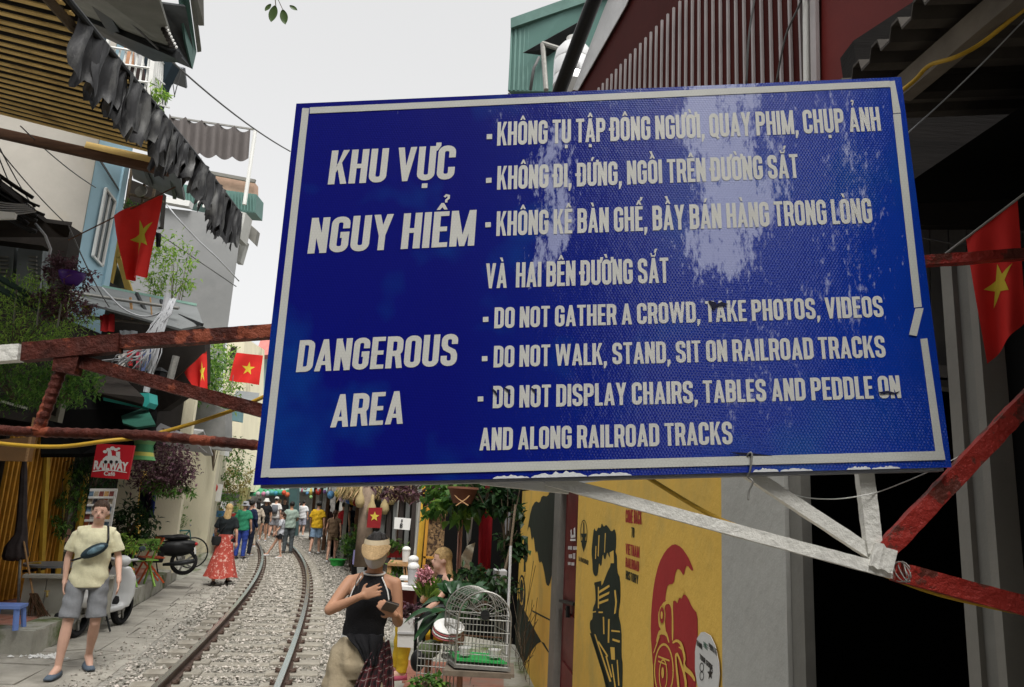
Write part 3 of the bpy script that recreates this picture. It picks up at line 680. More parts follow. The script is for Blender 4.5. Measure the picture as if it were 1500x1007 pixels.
# raised kerb platform with red tiles
plat = thing('raised_pavement', 'raised pavement', '', (-6.4, 12, 0)); plat['kind'] = 'structure'; plat['label'] = 'raised red tiled pavement with mossy concrete kerb in front of the left shops'
if 'category' in plat: del plat['category']
K2 = [p for p in KERB if 9.6 < p[1] < 18.5]; H_ = .28
for i in range(len(K2)-1):
    a, b = Vector((*K2[i], 0)), Vector((*K2[i+1], 0)); L_ = (b-a).length; m = max(1, round(L_/.9)); d = (b-a).normalized(); nn = Vector((-d.y, d.x, 0))
    for k in range(m):
        p, q = a.lerp(b, k/m+.004), a.lerp(b, (k+1)/m-.004); j = Vector((g.uniform(-.012, .012), 0, g.uniform(-.012, .008)))
        w0 = nn*.34; hz = Vector((0, 0, H_))
        vs = [p+j, q+j, q+w0, p+w0, p+j+hz+nn*.015, q+j+hz+nn*.015, q+w0+hz, p+w0+hz]
        o = build(MB().add(vs, [(0, 1, 5, 4), (1, 2, 6, 5), (2, 3, 7, 6), (3, 0, 4, 7), (4, 5, 6, 7)]), 'kerb_stone', M_['kerb'], plat)
a = Vector((-5.55, 9.62, 0))
for k in range(4):
    x1 = -5.53-k*.62; o = build(MB().box((x1-.31, 9.72, .135), (.61, .26, .27+g.uniform(-.01, .01)), rotm(0, 0, -.03)), 'kerb_stone', M_['kerb'], plat)
build(MB().slab([Vector(p) for p in [(-5.9, 9.85, .235), (-9.5, 9.85, .235), (-10.8, 21.5, .235), (-8.6, 21.5, .235), (-7.75, 18.1, .235), (-6.5, 13.1, .235), (-6.02, 10.4, .235)]], .2, Vector((0, 0, -1))), 'bedding', M_['asphalt'], plat)
tile_me = None
for iy in range(26):
    for ix in range(11):
        Y = 10.02+iy*.31; x = kerbx(Y)-.36-.155-ix*.31
        if x < -8.2: continue
        if tile_me is None:
            o = build(MB().box((x, Y, .262), (.3, .3, .03)), 'tile', M_['redtile'], plat, org=None); tile_me = o.data
            for v in tile_me.vertices: v.co += ORG[plat.name]-Vector((x, Y, .262))
            o.location = Vector((x, Y, .262))-ORG[plat.name]
        else:
            o = bpy.data.objects.new('tile', tile_me); sc.collection.objects.link(o); o.parent = plat
            o.location = Vector((x, Y, .262+g.uniform(-.003, .003)))-ORG[plat.name]
# litter of broken plaster by the kerb
lt = MB(); ballast = lt
for i in range(60): stone(-5.3+g.gauss(0, .12), 9.5+g.gauss(0, .06), .015, g.uniform(.01, .035))
build(lt, 'plaster_rubble', M_['paper'], kind='stuff', label='small pile of white plaster rubble at the foot of the kerb', cat='rubble')
# ================================================================ helpers for buildings, foliage, flags
def building(name, label, pts, zt, m, th=.0, zb=0.0, group=None):
    """closed block over a ground outline"""
    t = thing(name, label, 'building', (sum(p[0] for p in pts)/len(pts), sum(p[1] for p in pts)/len(pts), zb), group)
    n = len(pts); vs = [(x, y, zb) for x, y in pts]+[(x, y, zt) for x, y in pts]
    fs = [tuple(range(n))[::-1], tuple(range(n, 2*n))]+[(i, (i+1) % n, (i+1) % n+n, i+n) for i in range(n)]
    fixn(build(MB().add(vs, fs), 'wall', m, t)); return t
def box_px(name, pts, th, m, parent=None, Y=None, **k): return panel(name, pts, th, m, Y=Y, parent=parent, **k)
def foliage(mb, c, r, n, ln, wd, seed=0, droop=.3, hollow=.35):
    q = random.Random(seed)
    nc = max(5, n//14); cl = []
    for i in range(nc):
        v = Vector((q.gauss(0, 1), q.gauss(0, 1), q.gauss(0, 1))).normalized()*(q.uniform(hollow, 1)**.6)
        cl.append(Vector((v.x*r[0], v.y*r[1], v.z*r[2])))
    rm = min(r)
    for i in range(n):
        a = cl[q.randrange(nc)]; p = Vector(c)+a+Vector((q.gauss(0, 1), q.gauss(0, 1), q.gauss(0, .8)))*rm*.20
        d = Vector((q.gauss(0, 1), q.gauss(0, 1), q.gauss(-droop, .7))).normalized()
        mb.leaf(p, d, Vector((q.uniform(-.5, .5), q.uniform(-.5, .5), 1)), ln*q.uniform(.6, 1.25), wd*q.uniform(.7, 1.2))
    return mb
def plant(name, label, cat, base, height, stems, leafm, n, ln, wd, r, crown=None, seed=1, group=None, stemr=.008):
    q = random.Random(seed); base = Vector(base); t = thing(name, label, cat, base, group)
    st = MB(); tips = []
    for i in range(stems):
        a = q.uniform(0, 6.28); tip = base+Vector((math.cos(a)*r[0]*q.uniform(.2, .8), math.sin(a)*r[1]*q.uniform(.2, .8), height*q.uniform(.65, 1)))
        mid = base.lerp(tip, .5)+Vector((q.uniform(-.05, .05), q.uniform(-.05, .05), .05)); st.tube([base, mid, tip], [stemr*1.3, stemr, stemr*.4], 5); tips.append((mid, tip))
    build(st, 'stem', M_['bark'], t, kind=None if stems < 2 else 'stuff')
    mb = MB()
    for i in range(n):
        m0, tp = tips[q.randrange(len(tips))]; p = m0.lerp(tp, q.uniform(-.1, 1.05))+Vector((q.gauss(0, r[0]*.22), q.gauss(0, r[1]*.22), q.gauss(0, height*.06)))
        d = (p-base-Vector((0, 0, height*.3))); d = (d.normalized()+Vector((q.gauss(0, .6), q.gauss(0, .6), q.gauss(.1, .5)))).normalized()
        mb.leaf(p, d, Vector((q.uniform(-.4, .4), q.uniform(-.4, .4), 1)), ln*q.uniform(.6, 1.2), wd*q.uniform(.7, 1.2))
    build(mb, 'foliage', leafm, t, kind='stuff'); return t
def bush(name, label, cat, c, r, n, ln, wd, leafm, seed=1, group=None, droop=.3, stem_to=None):
    t = thing(name, label, cat, Vector(c)-Vector((0, 0, r[2])), group)
    build(foliage(MB(), c, r, n, ln, wd, seed, droop), 'foliage', leafm, t, kind='stuff')
    q = random.Random(seed+5); st = MB()
    for i in range(9):
        a = Vector(stem_to) if stem_to else Vector(c)-Vector((0, 0, r[2]*.9)); b = Vector(c)+Vector((q.uniform(-.8, .8)*r[0], q.uniform(-.8, .8)*r[1], q.uniform(-.3, .8)*r[2])); st.tube([a, a.lerp(b, .5)+Vector((0, 0, r[2]*.15)), b], [.012, .008, .003], 5)
    build(st, 'branches', M_['bark'], t, kind='stuff'); return t
def flag(label, C4, star_c, star_r, rip=.02, pole=None, aspect=1.0, polem=None, waves=1.5, group='red flags with a yellow star', star_rot=0, starm='flagyel'):
    """C4: TL TR BR BL world points"""
    C4 = [Vector(c) for c in C4]; N = (C4[1]-C4[0]).cross(C4[3]-C4[0]).normalized()
    if N.dot(C4[0]-CAM) > 0: N = -N
    t = thing('flag', label, 'flag', pole[0] if pole else C4[3], group)
    def F(u, v, o=0): return C4[0].lerp(C4[1], u).lerp(C4[3].lerp(C4[2], u), v)+N*(rip*math.sin(u*waves*6.28+v*2.1)*(.35+v)+rip*.5*math.sin(v*5+u*4)+o)
    n = 18; vs = [F(i/n, j/n) for j in range(n+1) for i in range(n+1)]; fs = [(j*(n+1)+i, j*(n+1)+i+1, (j+1)*(n+1)+i+1, (j+1)*(n+1)+i) for j in range(n) for i in range(n)]
    build(MB().add(vs, fs), 'cloth', M_['flagred'], t, smooth=True)
    W = (C4[1]-C4[0]).length; Hh = (C4[3]-C4[0]).length; e = .0025*max(.4, W*2)
    mb = MB()
    for side in (1, -1):
        for k in range(5):
            a0 = math.radians(90+72*k+star_rot); tip = (math.cos(a0), math.sin(a0))
            l = (math.cos(a0+.628)*.382, math.sin(a0+.628)*.382); r_ = (math.cos(a0-.628)*.382, math.sin(a0-.628)*.382)
            tri = []
            for a, b, c in (((0, 0), l, tip), ((0, 0), tip, r_)):
                m = 5
                pts = {}
                for i in range(m+1):
                    for j in range(m+1-i):
                        w1, w2 = i/m, j/m; x = a[0]+(b[0]-a[0])*w1+(c[0]-a[0])*w2; y = a[1]+(b[1]-a[1])*w1+(c[1]-a[1])*w2
                        pts[i, j] = len(tri); tri.append(F(star_c[0]+x*star_r/W*aspect, star_c[1]-y*star_r/Hh, side*e))
                fs = []
                for i in range(m):
                    for j in range(m-i):
                        fs.append((pts[i, j], pts[i+1, j], pts[i, j+1]))
                        if i+j < m-1: fs.append((pts[i+1, j], pts[i+1, j+1], pts[i, j+1]))
                mb.add(tri, fs); tri = []
    build(mb, 'star', M_[starm], t, smooth=False)
    if pole: build(MB().tube(pole, .008*max(.3, W*1.6), 6), 'pole', M_[polem or 'wood'], t)
    return t
def windowbox(parent, pts, Y=None, m='glass', fw=.05, glass=True):
    """window: frame bars round four world points + pane set back"""
    P = [Vector(p) for p in pts]; N = (P[1]-P[0]).cross(P[3]-P[0]).normalized()
    if N.dot(P[0]-CAM) > 0: N = -N
    mb = MB()
    for i in range(4): mb.beam(P[i]+N*.02, P[(i+1) % 4]+N*.02, fw, fw, N)
    mb.beam(P[0].lerp(P[1], .5)+N*.018, P[3].lerp(P[2], .5)+N*.018, fw*.7, fw*.7, N)
    f = build(mb, 'window', M_['white'], parent)
    build(MB().slab([p+N*.006 for p in P], .004, N), 'pane', M_[m], f)
    return f
# ================================================================ LEFT: striped awning close overhead
aw = thing('striped_awning', 'large corrugated awning with ochre and black striped underside overhead at left', 'awning', (-5.5, 7, 6.2))
def AW(x, Y, dz=0):    # plane: front edge at x=-4.2
    return Vector((x, Y, 6.20+(-4.2-x)*.21+dz))
xs = lambda Y: -4.13-(Y-6)*.035
build(MB().slab([AW(xs(3), 3, .05), AW(xs(9.35), 9.35, .05), AW(-8.6, 9.35, .05), AW(-8.6, 3, .05)], .02, Vector((0, 0, 1))), 'roof_sheet', M_['dark'], aw)
Y = 3.1
while Y < 9.25:
    w_ = .066
    mb = MB().beam(AW(xs(Y), Y, 0)+Vector((0, rnd.uniform(-.01, .01), rnd.uniform(-.008, .008))), AW(-8.55, Y+rnd.uniform(-.015, .015)), w_, .014)
    build(mb, 'slat', M_['yslat'], aw); Y += .165
build(MB().beam(AW(-4.75, 9.45, -.12), AW(-8.8, 9.6, -.2), .12, .12), 'end_beam', M_['wood'], aw)
build(MB().beam(AW(-4.42, 9.37, -.03), AW(-5.9, 9.45, -.05), .05, .09), 'end_purlin', M_['yslat'], aw)
build(MB().tube([AW(xs(2.5)+.08, 2.5, .02), AW(xs(9)+.02, 9, .05), Vector((-4.28, 10.9, 6.2))], .03, 8), 'edge_rod', M_['darkmetal'], aw)
build(MB().tube([AW(xs(2.5)-.16, 2.5, -.02), AW(xs(6.3)-.1, 6.3, -.02)], .05, 8), 'edge_pipe', M_['bark'], aw)
# torn dark cloth fringe hung from the rod
M_['fringe'] = mat('torn_cloth_painted_sheen', (.016, .016, .018), .55, var=.6, scale=6, col2=(.11, .11, .105), m2=(.52, .66), s2=5.5, bump=.3, streak=(1, 1, .35), spec=.6)  # second grey paints the sheen on the folds into the colour
fr = thing('torn_fringe', 'torn black plastic cloth with painted sheen, hanging as a fringe from the striped awning edge', 'awning cloth', (-4.2, 8, 5.6))
q = random.Random(5); Y = 6.15; k = 0
while Y < 10.75:
    wdt = q.uniform(.32, .6); L0 = (.50 if Y < 8 else .42 if Y < 9.6 else .52)*q.uniform(.75, 1.2)*(1 if Y < 10.2 else 1.15); n = 18; m = 12; vs = []; ph = q.uniform(0, 6)
    for j in range(m+1):
        for i in range(n+1):
            u = i/n; v = j/m; yy = Y+wdt*(u*(1+.1*v)-.05*v)
            top = AW(xs(yy)+.04, yy, .03) if yy < 9 else Vector((-4.2-(yy-9)*.04, yy, 6.24-(yy-9)*.02))
            jag = (.06*math.sin(i*1.3+ph)+.05*math.sin(i*3.1+ph*2))*v
            vs.append(top+Vector((.085*math.sin(u*13+ph+v*1.5)*(.4+.6*v)-.04*v+.03*math.sin(k*2.7), .02*math.sin(v*7+u*5), -v*(L0+jag))))
    fs = [(j*(n+1)+i, j*(n+1)+i+1, (j+1)*(n+1)+i+1, (j+1)*(n+1)+i) for j in range(m) for i in range(n)]
    build(MB().add(vs, fs), 'cloth_strip', M_['fringe'], fr, smooth=True); Y += wdt*.62; k += 1
# ================================================================ LEFT: upper storeys far to near
A = thing('house', 'tall house with bare grey rendered side wall and pale blue front', 'house', (-9.5, 15, 0))
def P3(x, y, Y): return at(x, y, Y)
ca_t, ca_b = P3(146, 200, 14.0), P3(108, 410, 14.0); cax = (ca_t.x+ca_b.x)/2
fixn(build(MB().box(((cax-18)/2, 15.5, 6), (18+cax, 3, 12)), 'wall', M_['bgrey'], A)) if False else None
fixn(build(MB().add([(cax, 14, 0), (-20, 14, 0), (-20, 19, 0), (cax-.1, 15.05, 0), (cax, 14, 11), (-20, 14, 11), (-20, 19, 11), (cax-.1, 15.05, 11)], [(0, 1, 2, 3), (4, 5, 6, 7), (0, 1, 5, 4), (1, 2, 6, 5), (2, 3, 7, 6), (3, 0, 4, 7)]), 'side_wall', M_['bgrey'], A))
fixn(build(MB().add([(cax+.03, 13.97, 3), (cax+.03, 14.03, 3), (cax+.01, 15.1, 3), (cax+.09, 15.1, 3), (cax+.03, 13.97, 11), (cax+.03, 14.03, 11), (cax+.01, 15.1, 11), (cax+.09, 15.1, 11)], [(0, 1, 5, 4), (0, 2, 6, 4), (2, 3, 7, 6), (1, 3, 7, 5), (0, 1, 3, 2), (4, 5, 7, 6)]), 'front_wall', M_['blue'], A))
Nb = Vector((1, 0, 0)); Pb = Vector((cax+.07, 14, 0))
windowbox(A, [onp(x, y, Pb, Nb, .02) for x, y in ((152, 276), (166, 295), (147, 390), (133, 375))], fw=.045)
build(MB().slab([onp(x, y, Pb, Nb, .03) for x, y in ((145, 232), (172, 276), (173, 280), (145, 237))], .02), 'crack_pipe', M_['wire'], A)
build(MB().slab([onp(x, y, Pb, Nb, .05) for x, y in ((183, 222), (190, 224), (154, 420), (148, 420))], .05), 'edge_pilaster', M_['blue'], A)
# yellow window bay beyond
yb = thing('window_bay', 'yellow painted timber window bay beside the blue house front', 'window', P3(165, 430, 16.5))
for pts in ([(168, 350), (176, 352), (160, 430), (152, 430)], [(170, 378), (176, 376), (194, 428), (184, 428)], [(176, 352), (181, 358), (176, 378), (170, 378)], [(152, 418), (186, 424), (186, 430), (152, 430)]):
    build(MB().slab(PX(pts, 16.6), .08), 'frame', mat('yellow_frame', (.62, .45, .12), .7), yb)
build(MB().slab(PX([(166, 378), (190, 428), (156, 428)], 16.8), .05), 'pane', M_['glass'], yb)
# canopy above the flag at (190-270, 240-295)
cn = thing('roof_canopy', 'dark grey sheet canopy under the striped awning end above the red flag', 'canopy', P3(230, 280, 15))
build(MB().slab([P3(190, 232, 14), P3(262, 250, 13), P3(270, 294, 15.5), P3(236, 282, 16), P3(195, 262, 17)], .05), 'sheet', M_['greyroof'], cn)
for a, b in (((208, 236), (222, 270)), ((250, 247), (256, 290))): build(MB().beam(P3(*a, 13.6), P3(*b, 15.4), .07, .07), 'rafter', M_['darkmetal'], cn)
bc = thing('balcony', 'cluttered dark balcony with plants and hanging things under the sheet canopy', 'balcony', P3(200, 330, 16.5))
build(MB().slab(PX([(188, 262), (236, 280), (232, 330), (178, 330)], 17.5), .3), 'recess', M_['dark'], bc)
for a, b in (((194, 240), (186, 300)), ((190, 285), (240, 296)), ((228, 270), (222, 300)), ((212, 268), (208, 300))): build(MB().beam(P3(*a, 16.6), P3(*b, 16.6), .05, .05), 'bar', M_['bark'], bc)
build(MB().lathe([(0, -.02), (.14, 0), (.14, .03), (0, .05)], P3(207, 281, 16.4), 16, rotm(1.4, 0, 0)), 'ceiling_lamp', M_['silver'], bc)
bush('potted_plant', 'small green plant on the cluttered balcony beside the blue wall', 'plant', P3(187, 302, 16.2), (.25, .2, .16), 120, .1, .04, M_['green'], 3)
# grey building B
B = thing('building', 'tall plain dark grey rendered building with green sheet rooftop room', 'building', (-12, 26, 0))
bt, bb = P3(357, 305, 24), P3(330, 510, 24); bx = (bt.x+bb.x)/2; zt = P3(240, 296, 24).z
ztr = P3(352, 318, 24).z
fixn(build(MB().add([(bx, 24, 0), (-24, 24, 0), (-24, 29, 0), (bx*29/24-.2, 29, 0), (bx, 24, ztr), (-24, 24, zt+.6), (-24, 29, zt+.6), (bx*29/24-.2, 29, ztr)], [(0, 1, 2, 3), (4, 5, 6, 7), (0, 1, 5, 4), (1, 2, 6, 5), (2, 3, 7, 6), (3, 0, 4, 7)]), 'wall', M_['bgrey2'], B))
build(MB().beam((bx+.06, 23.95, 0), (bx+.06, 23.95, ztr+.3), .16, .12), 'corner_downpipe', M_['cream'], B)
gm2 = MB(); 
build(MB().slab(PX([(266, 270), (376, 285), (374, 312), (345, 310), (268, 296)], 25.5), .8), 'rooftop_sheet_wall', M_['tealsh'], B)
build(MB().slab(PX([(300, 252), (372, 266), (372, 287), (310, 277)], 26), .5), 'rooftop_brown_wall', mat('brown_sheet', (.45, .30, .22), .8), B)
for i in range(24):
    x = 268+i*4.5; build(MB().beam(P3(x, 270+(x-266)*.136, 25.4), P3(x+.4, 294+(x-268)*.16, 25.4), .025, .04), 'rib', M_['tealsh'], B)
build(MB().beam(P3(300, 252, 25.8), P3(374, 266, 25.8), .1, .12), 'roof_edge', M_['frame_'], B)
build(MB().beam(P3(236, 293, 23.9), P3(280, 301, 23.9), .3, .2), 'parapet_sheet', M_['paper'], B)
for x in (292, 300): build(MB().beam(P3(x, 286, 24.5), P3(x-2, 304, 24.5), .05, .05), 'vent_pipe', M_['white'], B)
build(MB().slab(PX([(352, 310), (360, 312), (352, 350), (344, 350)], 24.6), .7), 'pillar', M_['pillar'], B)
build(MB().slab(PX([(362, 325), (377, 338), (373, 358), (360, 345)], 25.5), .3), 'window_hood', M_['frame_'], B)
build(MB().slab(PX([(350, 352), (361, 354), (352, 385), (345, 384)], 25.5), .3), 'stair_box', M_['pillar'], B)
# grey scalloped awning on white post
sa = thing('scalloped_awning', 'brown grey scalloped shade cloth on a white post above the grey building', 'awning', P3(345, 290, 21))
vs = []; n = 40; m = 5
edge = [(236, 165), (252, 172), (277, 172), (293, 175), (317, 179), (342, 183), (368, 188)]
for j in range(m+1):
    for i in range(n+1):
        u = i/n; x = 248+u*119; yt = 167+u*22; s = abs(math.sin(u*math.pi*5)); yb_ = 226+u*12+s*6-6
        yt2 = yt+s*7; y = yt2+(yb_-yt2)*j/m; vs.append(P3(x-(j/m)*(3), y, 21+.35*math.sin(u*math.pi*10)*.4))
fs = [(j*(n+1)+i, j*(n+1)+i+1, (j+1)*(n+1)+i+1, (j+1)*(n+1)+i) for j in range(m) for i in range(n)]
build(MB().add(vs, fs), 'cloth', mat('brown_shade_cloth', (.14, .125, .12), .85, var=.1), sa, smooth=True)
build(MB().beam(P3(250, 172, 21.1), P3(372, 190, 21.1), .05, .05), 'top_rail', M_['silver'], sa)
build(MB().tube([P3(374, 192, 21), P3(358, 300, 21)], .06, 8), 'post', M_['white'], sa)
# near upper house with dark eaves, teal side, white balcony cage
uh = thing('upper_house', 'upper storey with dark eaves and teal sheet side above the striped awning', 'house', P3(200, 100, 13))
build(MB().slab([P3(70, -60, 9), P3(215, -60, 9), P3(256, 75, 12.5), P3(165, 52, 13), P3(118, 30, 13)], .06), 'eaves_underside', mat('eaves_board', (.20, .20, .175), .8, var=.15, scale=3, bump=.1), uh)
build(MB().slab([P3(115, 28, 12.6), P3(250, 72, 12.2), P3(262, 92, 12.6), P3(225, 90, 13), P3(120, 40, 13)], .1), 'fascia', M_['darkmetal'], uh)
build(MB().beam(P3(110, 20, 12.4), P3(262, 84, 12.4), .14, .14), 'fascia_beam', M_['darkmetal'], uh)
build(MB().beam(P3(142, 0, 11), P3(170, 48, 12.5), .22, .12), 'rafter', M_['darkmetal'], uh)
mb = MB()
for i in range(14):
    t = i/13; x = 222+t*32; y = 4+t*64; build(MB().beam(P3(x-5, y, 11.4), P3(x+1, y+1, 11.4), .05, .05), 'corrugation_end', M_['dark'], uh)
    build(MB().ell(P3(x+4.4, y+1.5, 11.35), (.022, .022, .028), n=6, m=5), 'bolt_cap', M_['white'], uh)
build(MB().slab([P3(228, 4, 14), P3(272, 10, 14), P3(283, 70, 15.5), P3(281, 101, 16), P3(236, 82, 15), P3(250, 68, 14.5)], .06), 'side_underside', mat('side_eaves', (.085, .09, .095), .7, var=.25), uh)
build(MB().slab([P3(262, -20, 13.8), P3(275, -20, 13.8), P3(288, 76, 15.8), P3(282, 102, 16), P3(272, 60, 15)], .06), 'teal_edge_sheet', M_['tealsh'], uh)
build(MB().slab([P3(276, -20, 13.8), P3(283, -20, 13.8), P3(295, 76, 15.8), P3(289, 77, 15.8)], .08), 'roof_edge', M_['frame_'], uh)
build(MB().slab([P3(284, -20, 13.8), P3(298, -20, 14), P3(299, 38, 14.6), P3(292, 38, 14.6)], .08), 'gutter', M_['frame_'], uh)
build(MB().slab([P3(243, 95, 15.8), P3(270, 102, 15.8), P3(273, 130, 16.4), P3(246, 120, 16.4)], .05), 'lower_eave', mat('lower_eave_grey', (.22, .23, .25), .7), uh)
build(MB().slab(PX([(124, 38), (160, 50), (255, 90), (240, 120), (225, 170), (190, 150), (140, 90)], 14.6), .3), 'room_recess', mat('blue_black_room', (.01, .022, .032), .8), uh)
build(MB().slab(PX([(166, 52), (196, 64), (196, 96), (168, 90)], 14.3), .1), 'orange_board', mat('orange_brown_board', (.50, .26, .15), .8), uh)
build(MB().slab(PX([(168, 94), (208, 98), (210, 118), (170, 112)], 14.4), .1), 'brown_board', mat('dull_brown_board', (.09, .06, .055), .8), uh)
build(MB().slab(PX([(197, 66), (206, 70), (211, 96), (197, 95)], 14.2), .04), 'hung_cloth', M_['palegrey'], uh)
build(MB().beam(P3(161, 52, 13.6), P3(155, 76, 13.6), .06, .06), 'white_post', M_['white'], uh)
cg = thing('balcony_cage', 'white welded balcony grille cage with trailing plants', 'balcony grille', P3(200, 150, 13.8))
T0, T1, B0, B1 = (160, 68), (228, 80), (176, 108), (216, 160)
for i in range(9):
    t = i/8; a = (160+68*t, 69+11*t); b = (150+70*t, 104+9*t+34*t) ; build(MB().tube([P3(*a, 13.8), P3(*b, 13.8)], .022, 5), 'bar', M_['white'], cg)
for a, b in (((158, 69), (228, 80)), ((172, 94), (224, 101)), ((190, 118), (222, 122)), ((192, 134), (220, 137))): build(MB().tube([P3(*a, 13.75), P3(*b, 13.75)], .026, 5), 'rail', M_['white'], cg)
for i in range(7):
    t = i/6; build(MB().tube([P3(228+t*16, 80+t*20, 13.8+t*1.2), P3(221+t*22, 150+t*6, 13.8+t*1.2)], .02, 5), 'bar', M_['white'], cg)
build(MB().beam(P3(226, 80, 13.75), P3(218, 152, 13.75), .09, .09), 'corner_post', M_['white'], cg)
for a, b in (((228, 80), (245, 100)), ((226, 112), (246, 128)), ((222, 150), (248, 158))): build(MB().tube([P3(*a, 13.8), P3(*b, 15)], .02, 5), 'side_rail', M_['white'], cg)
bush('climbing_plant', 'light green plant trailing on the white balcony grille', 'plant', P3(224, 145, 13.6), (.22, .2, .4), 150, .16, .05, M_['greenl'], 8)
for a, b, c in (((170, 12, 11), (425, 222, 19), .2), ((250, 100, 15), (256, 142, 15), 0), ((266, 100, 15), (255, 143, 15), 0)):
    build(MB().tube(catenary(P3(*a), P3(*b), c), .018 if c else .01, 6), 'cable', M_['wire'], label='long overhead cable crossing the pale sky' if c else ('wire hanger left strand under the eave' if a[0] == 250 else 'wire hanger right strand under the eave'), cat='cable')
# ================================================================ LEFT: middle storeys
wr = thing('corrugated_roof', 'dark ragged corrugated roof piled with black cables at far left', 'roof', P3(50, 300, 9.8))
build(MB().slab([P3(-60, 235, 9), P3(0, 272, 9), P3(66, 326, 10), P3(104, 331, 10), P3(100, 348, 10.1), P3(-60, 348, 9.5)], .12), 'eave_sheet', M_['dark'], wr)
build(MB().slab(PX([(-60, 318), (104, 331), (96, 382), (62, 360), (-60, 345)], 10.4), .3), 'fascia', M_['dark'], wr)
build(MB().slab(PX([(-40, 304), (22, 312), (20, 320), (-40, 322)], 9.1), .05), 'torn_white_sheet', M_['paper'], wr)
q = random.Random(9)
for i in range(16):
    y0 = 262+i*3.6; a = P3(-60, y0-52, 9.2); b = P3(40+q.uniform(-10, 30), y0+36+q.uniform(-16, 6), 9.6); 
    build(MB().tube(catenary(a, b, q.uniform(.02, .1)), q.uniform(.014, .03), 6), 'black_cable', M_['blackp'], wr, smooth=True)
for i in range(6):
    build(MB().tube(catenary(P3(-30, 288+i*5, 9.05), P3(38+i*3, 300+i*2, 9.3), .03), .010, 5), 'grey_tie', M_['wirel'], wr, smooth=True)
build(MB().tube([P3(52, 328, 9.7), P3(66, 345, 9.7), P3(74, 365, 9.7), P3(70, 384, 9.7)], .018, 6), 'loose_grey_wire', M_['wirel'], wr, smooth=True)
_cl = ['topmost thin cable before the grey rendered wall', 'second thin cable left of the awning beam end', 'lowest short thin cable at the far left', 'long thin cable crossing toward the blue house front', 'thin cable running down to the violet pot', 'thin cable dropping from the black roof corner past the purple leaves']
for (a, b) in (((-5, 208), (62, 322)), ((-5, 222), (40, 318)), ((-5, 250), (30, 305)), ((30, 185), (140, 275)), ((-5, 215), (110, 340)), ((100, 330), (160, 450))):
    build(MB().tube(catenary(P3(*a, 9), P3(*b, 12), .05), .009, 5), 'cable', M_['wire'], label=_cl.pop(0), cat='cable', group='thin cables before the grey wall')
uw = thing('upper_window_wall', 'grey shuttered upstairs windows under the ragged dark roof', 'house wall', P3(40, 420, 10.8))
build(MB().slab(PX([(-60, 340), (66, 348), (62, 440), (-60, 440)], 10.9), .15), 'wall', mat('blue_grey_paint', (.12, .135, .14), .75), uw)
for x0, x1 in ((-40, 22), (28, 64)):
    build(MB().slab(PX([(x0, 348), (x1, 352), (x1-7, 435), (x0-7, 432)], 10.8), .05), 'shutter', mat('shutter_grey', (.20, .22, .225), .7), uw)
    for i in range(8):
        t = .3+i*.07; build(MB().beam(P3(x0+14, 352+80*t, 10.75), P3(x1-10, 353+80*t, 10.75), .03, .025), 'louvre', M_['frame_'], uw)
rl = thing('balcony_railing', 'dark green sloping balcony handrail above the fern foliage', 'railing', P3(40, 430, 9.3))
for a, b in (((-60, 372), (96, 465)), ((-60, 392), (92, 472))): build(MB().beam(P3(*a, 9.0), P3(*b, 10.2), .07, .06), 'rail', mat('dark_green_paint', (.035, .07, .06), .6), rl)
for x in (-10, 26, 60, 90): build(MB().tube([P3(x, 385+(x+10)*.6, 9.6), P3(x-6, 470+(x+10)*.1, 9.6)], .012, 5), 'baluster', M_['frame_'], rl)
bush('fern', 'bright feathery green foliage spilling over the far left balcony', 'plant', P3(25, 470, 9.9), (.95, .5, .62), 4200, .085, .018, M_['greenl'], 21, droop=.5)
bush('fern', 'darker green hanging foliage under the rusty boom at far left', 'plant', P3(30, 562, 9.9), (.9, .4, .32), 2200, .08, .022, M_['green'], 22, droop=.7)
bush('hanging_vine', 'round leaved green vine hanging behind the ribbed strut', 'plant', P3(105, 555, 9.8), (.42, .25, .34), 1200, .06, .035, M_['green'], 23, droop=1.0)
bush('hanging_plant', 'purple leaved plant bursting from the violet hanging pot', 'plant', P3(100, 400, 9.7), (.36, .3, .22), 650, .085, .035, M_['purple'], 24)
bush('hanging_plant', 'purple leaved plant spreading below the violet pot along the rail', 'plant', P3(92, 445, 9.75), (.42, .25, .24), 800, .075, .03, M_['purple'], 25)
pot = build(MB().lathe([(0, 0), (.09, 0), (.15, .1), (.165, .16), (.15, .16), (.13, .1), (0, .06)], P3(103, 417, 9.6), 20), 'hanging_pot', mat('violet_plastic', (.055, .012, .16), .45, var=.05, bump=0), smooth=True, label='violet plastic hanging pot at upper left', cat='plant pot')
# canopy with laundry, wires and poles
cp = thing('lean_to_canopy', 'wide grey sheet canopy with pale green edge sheltering laundry', 'canopy', P3(230, 470, 13.5))
build(MB().slab([P3(125, 418, 14), P3(150, 420, 14.5), P3(288, 448, 15), P3(298, 476, 13.2), P3(265, 482, 12.8), P3(108, 438, 12.5)], .04), 'sheet', M_['greyroof'], cp)
build(MB().beam(P3(150, 420, 14.4), P3(288, 447, 14.9), .04, .05), 'edge', mat('pale_green_edge', (.25, .42, .35), .6), cp)
for a, b in (((106, 429), (262, 452)), ((128, 465), (262, 478))): build(MB().tube([P3(*a, 12.9), P3(*b, 12.9)], .03, 8), 'pole', M_['silver'], cp)
for a, b in (((200, 430), (220, 470)), ((236, 440), (248, 480)), ((262, 462), (296, 476))): build(MB().beam(P3(*a, 13.6), P3(*b, 13), .05, .05), 'rafter', M_['darkmetal'], cp)
for x in (192, 220, 190): build(MB().tube([P3(x, 436, 12.9), P3(x+3, 468, 12.9)], .012, 5), 'hanging_rod', M_['woodl'], cp)
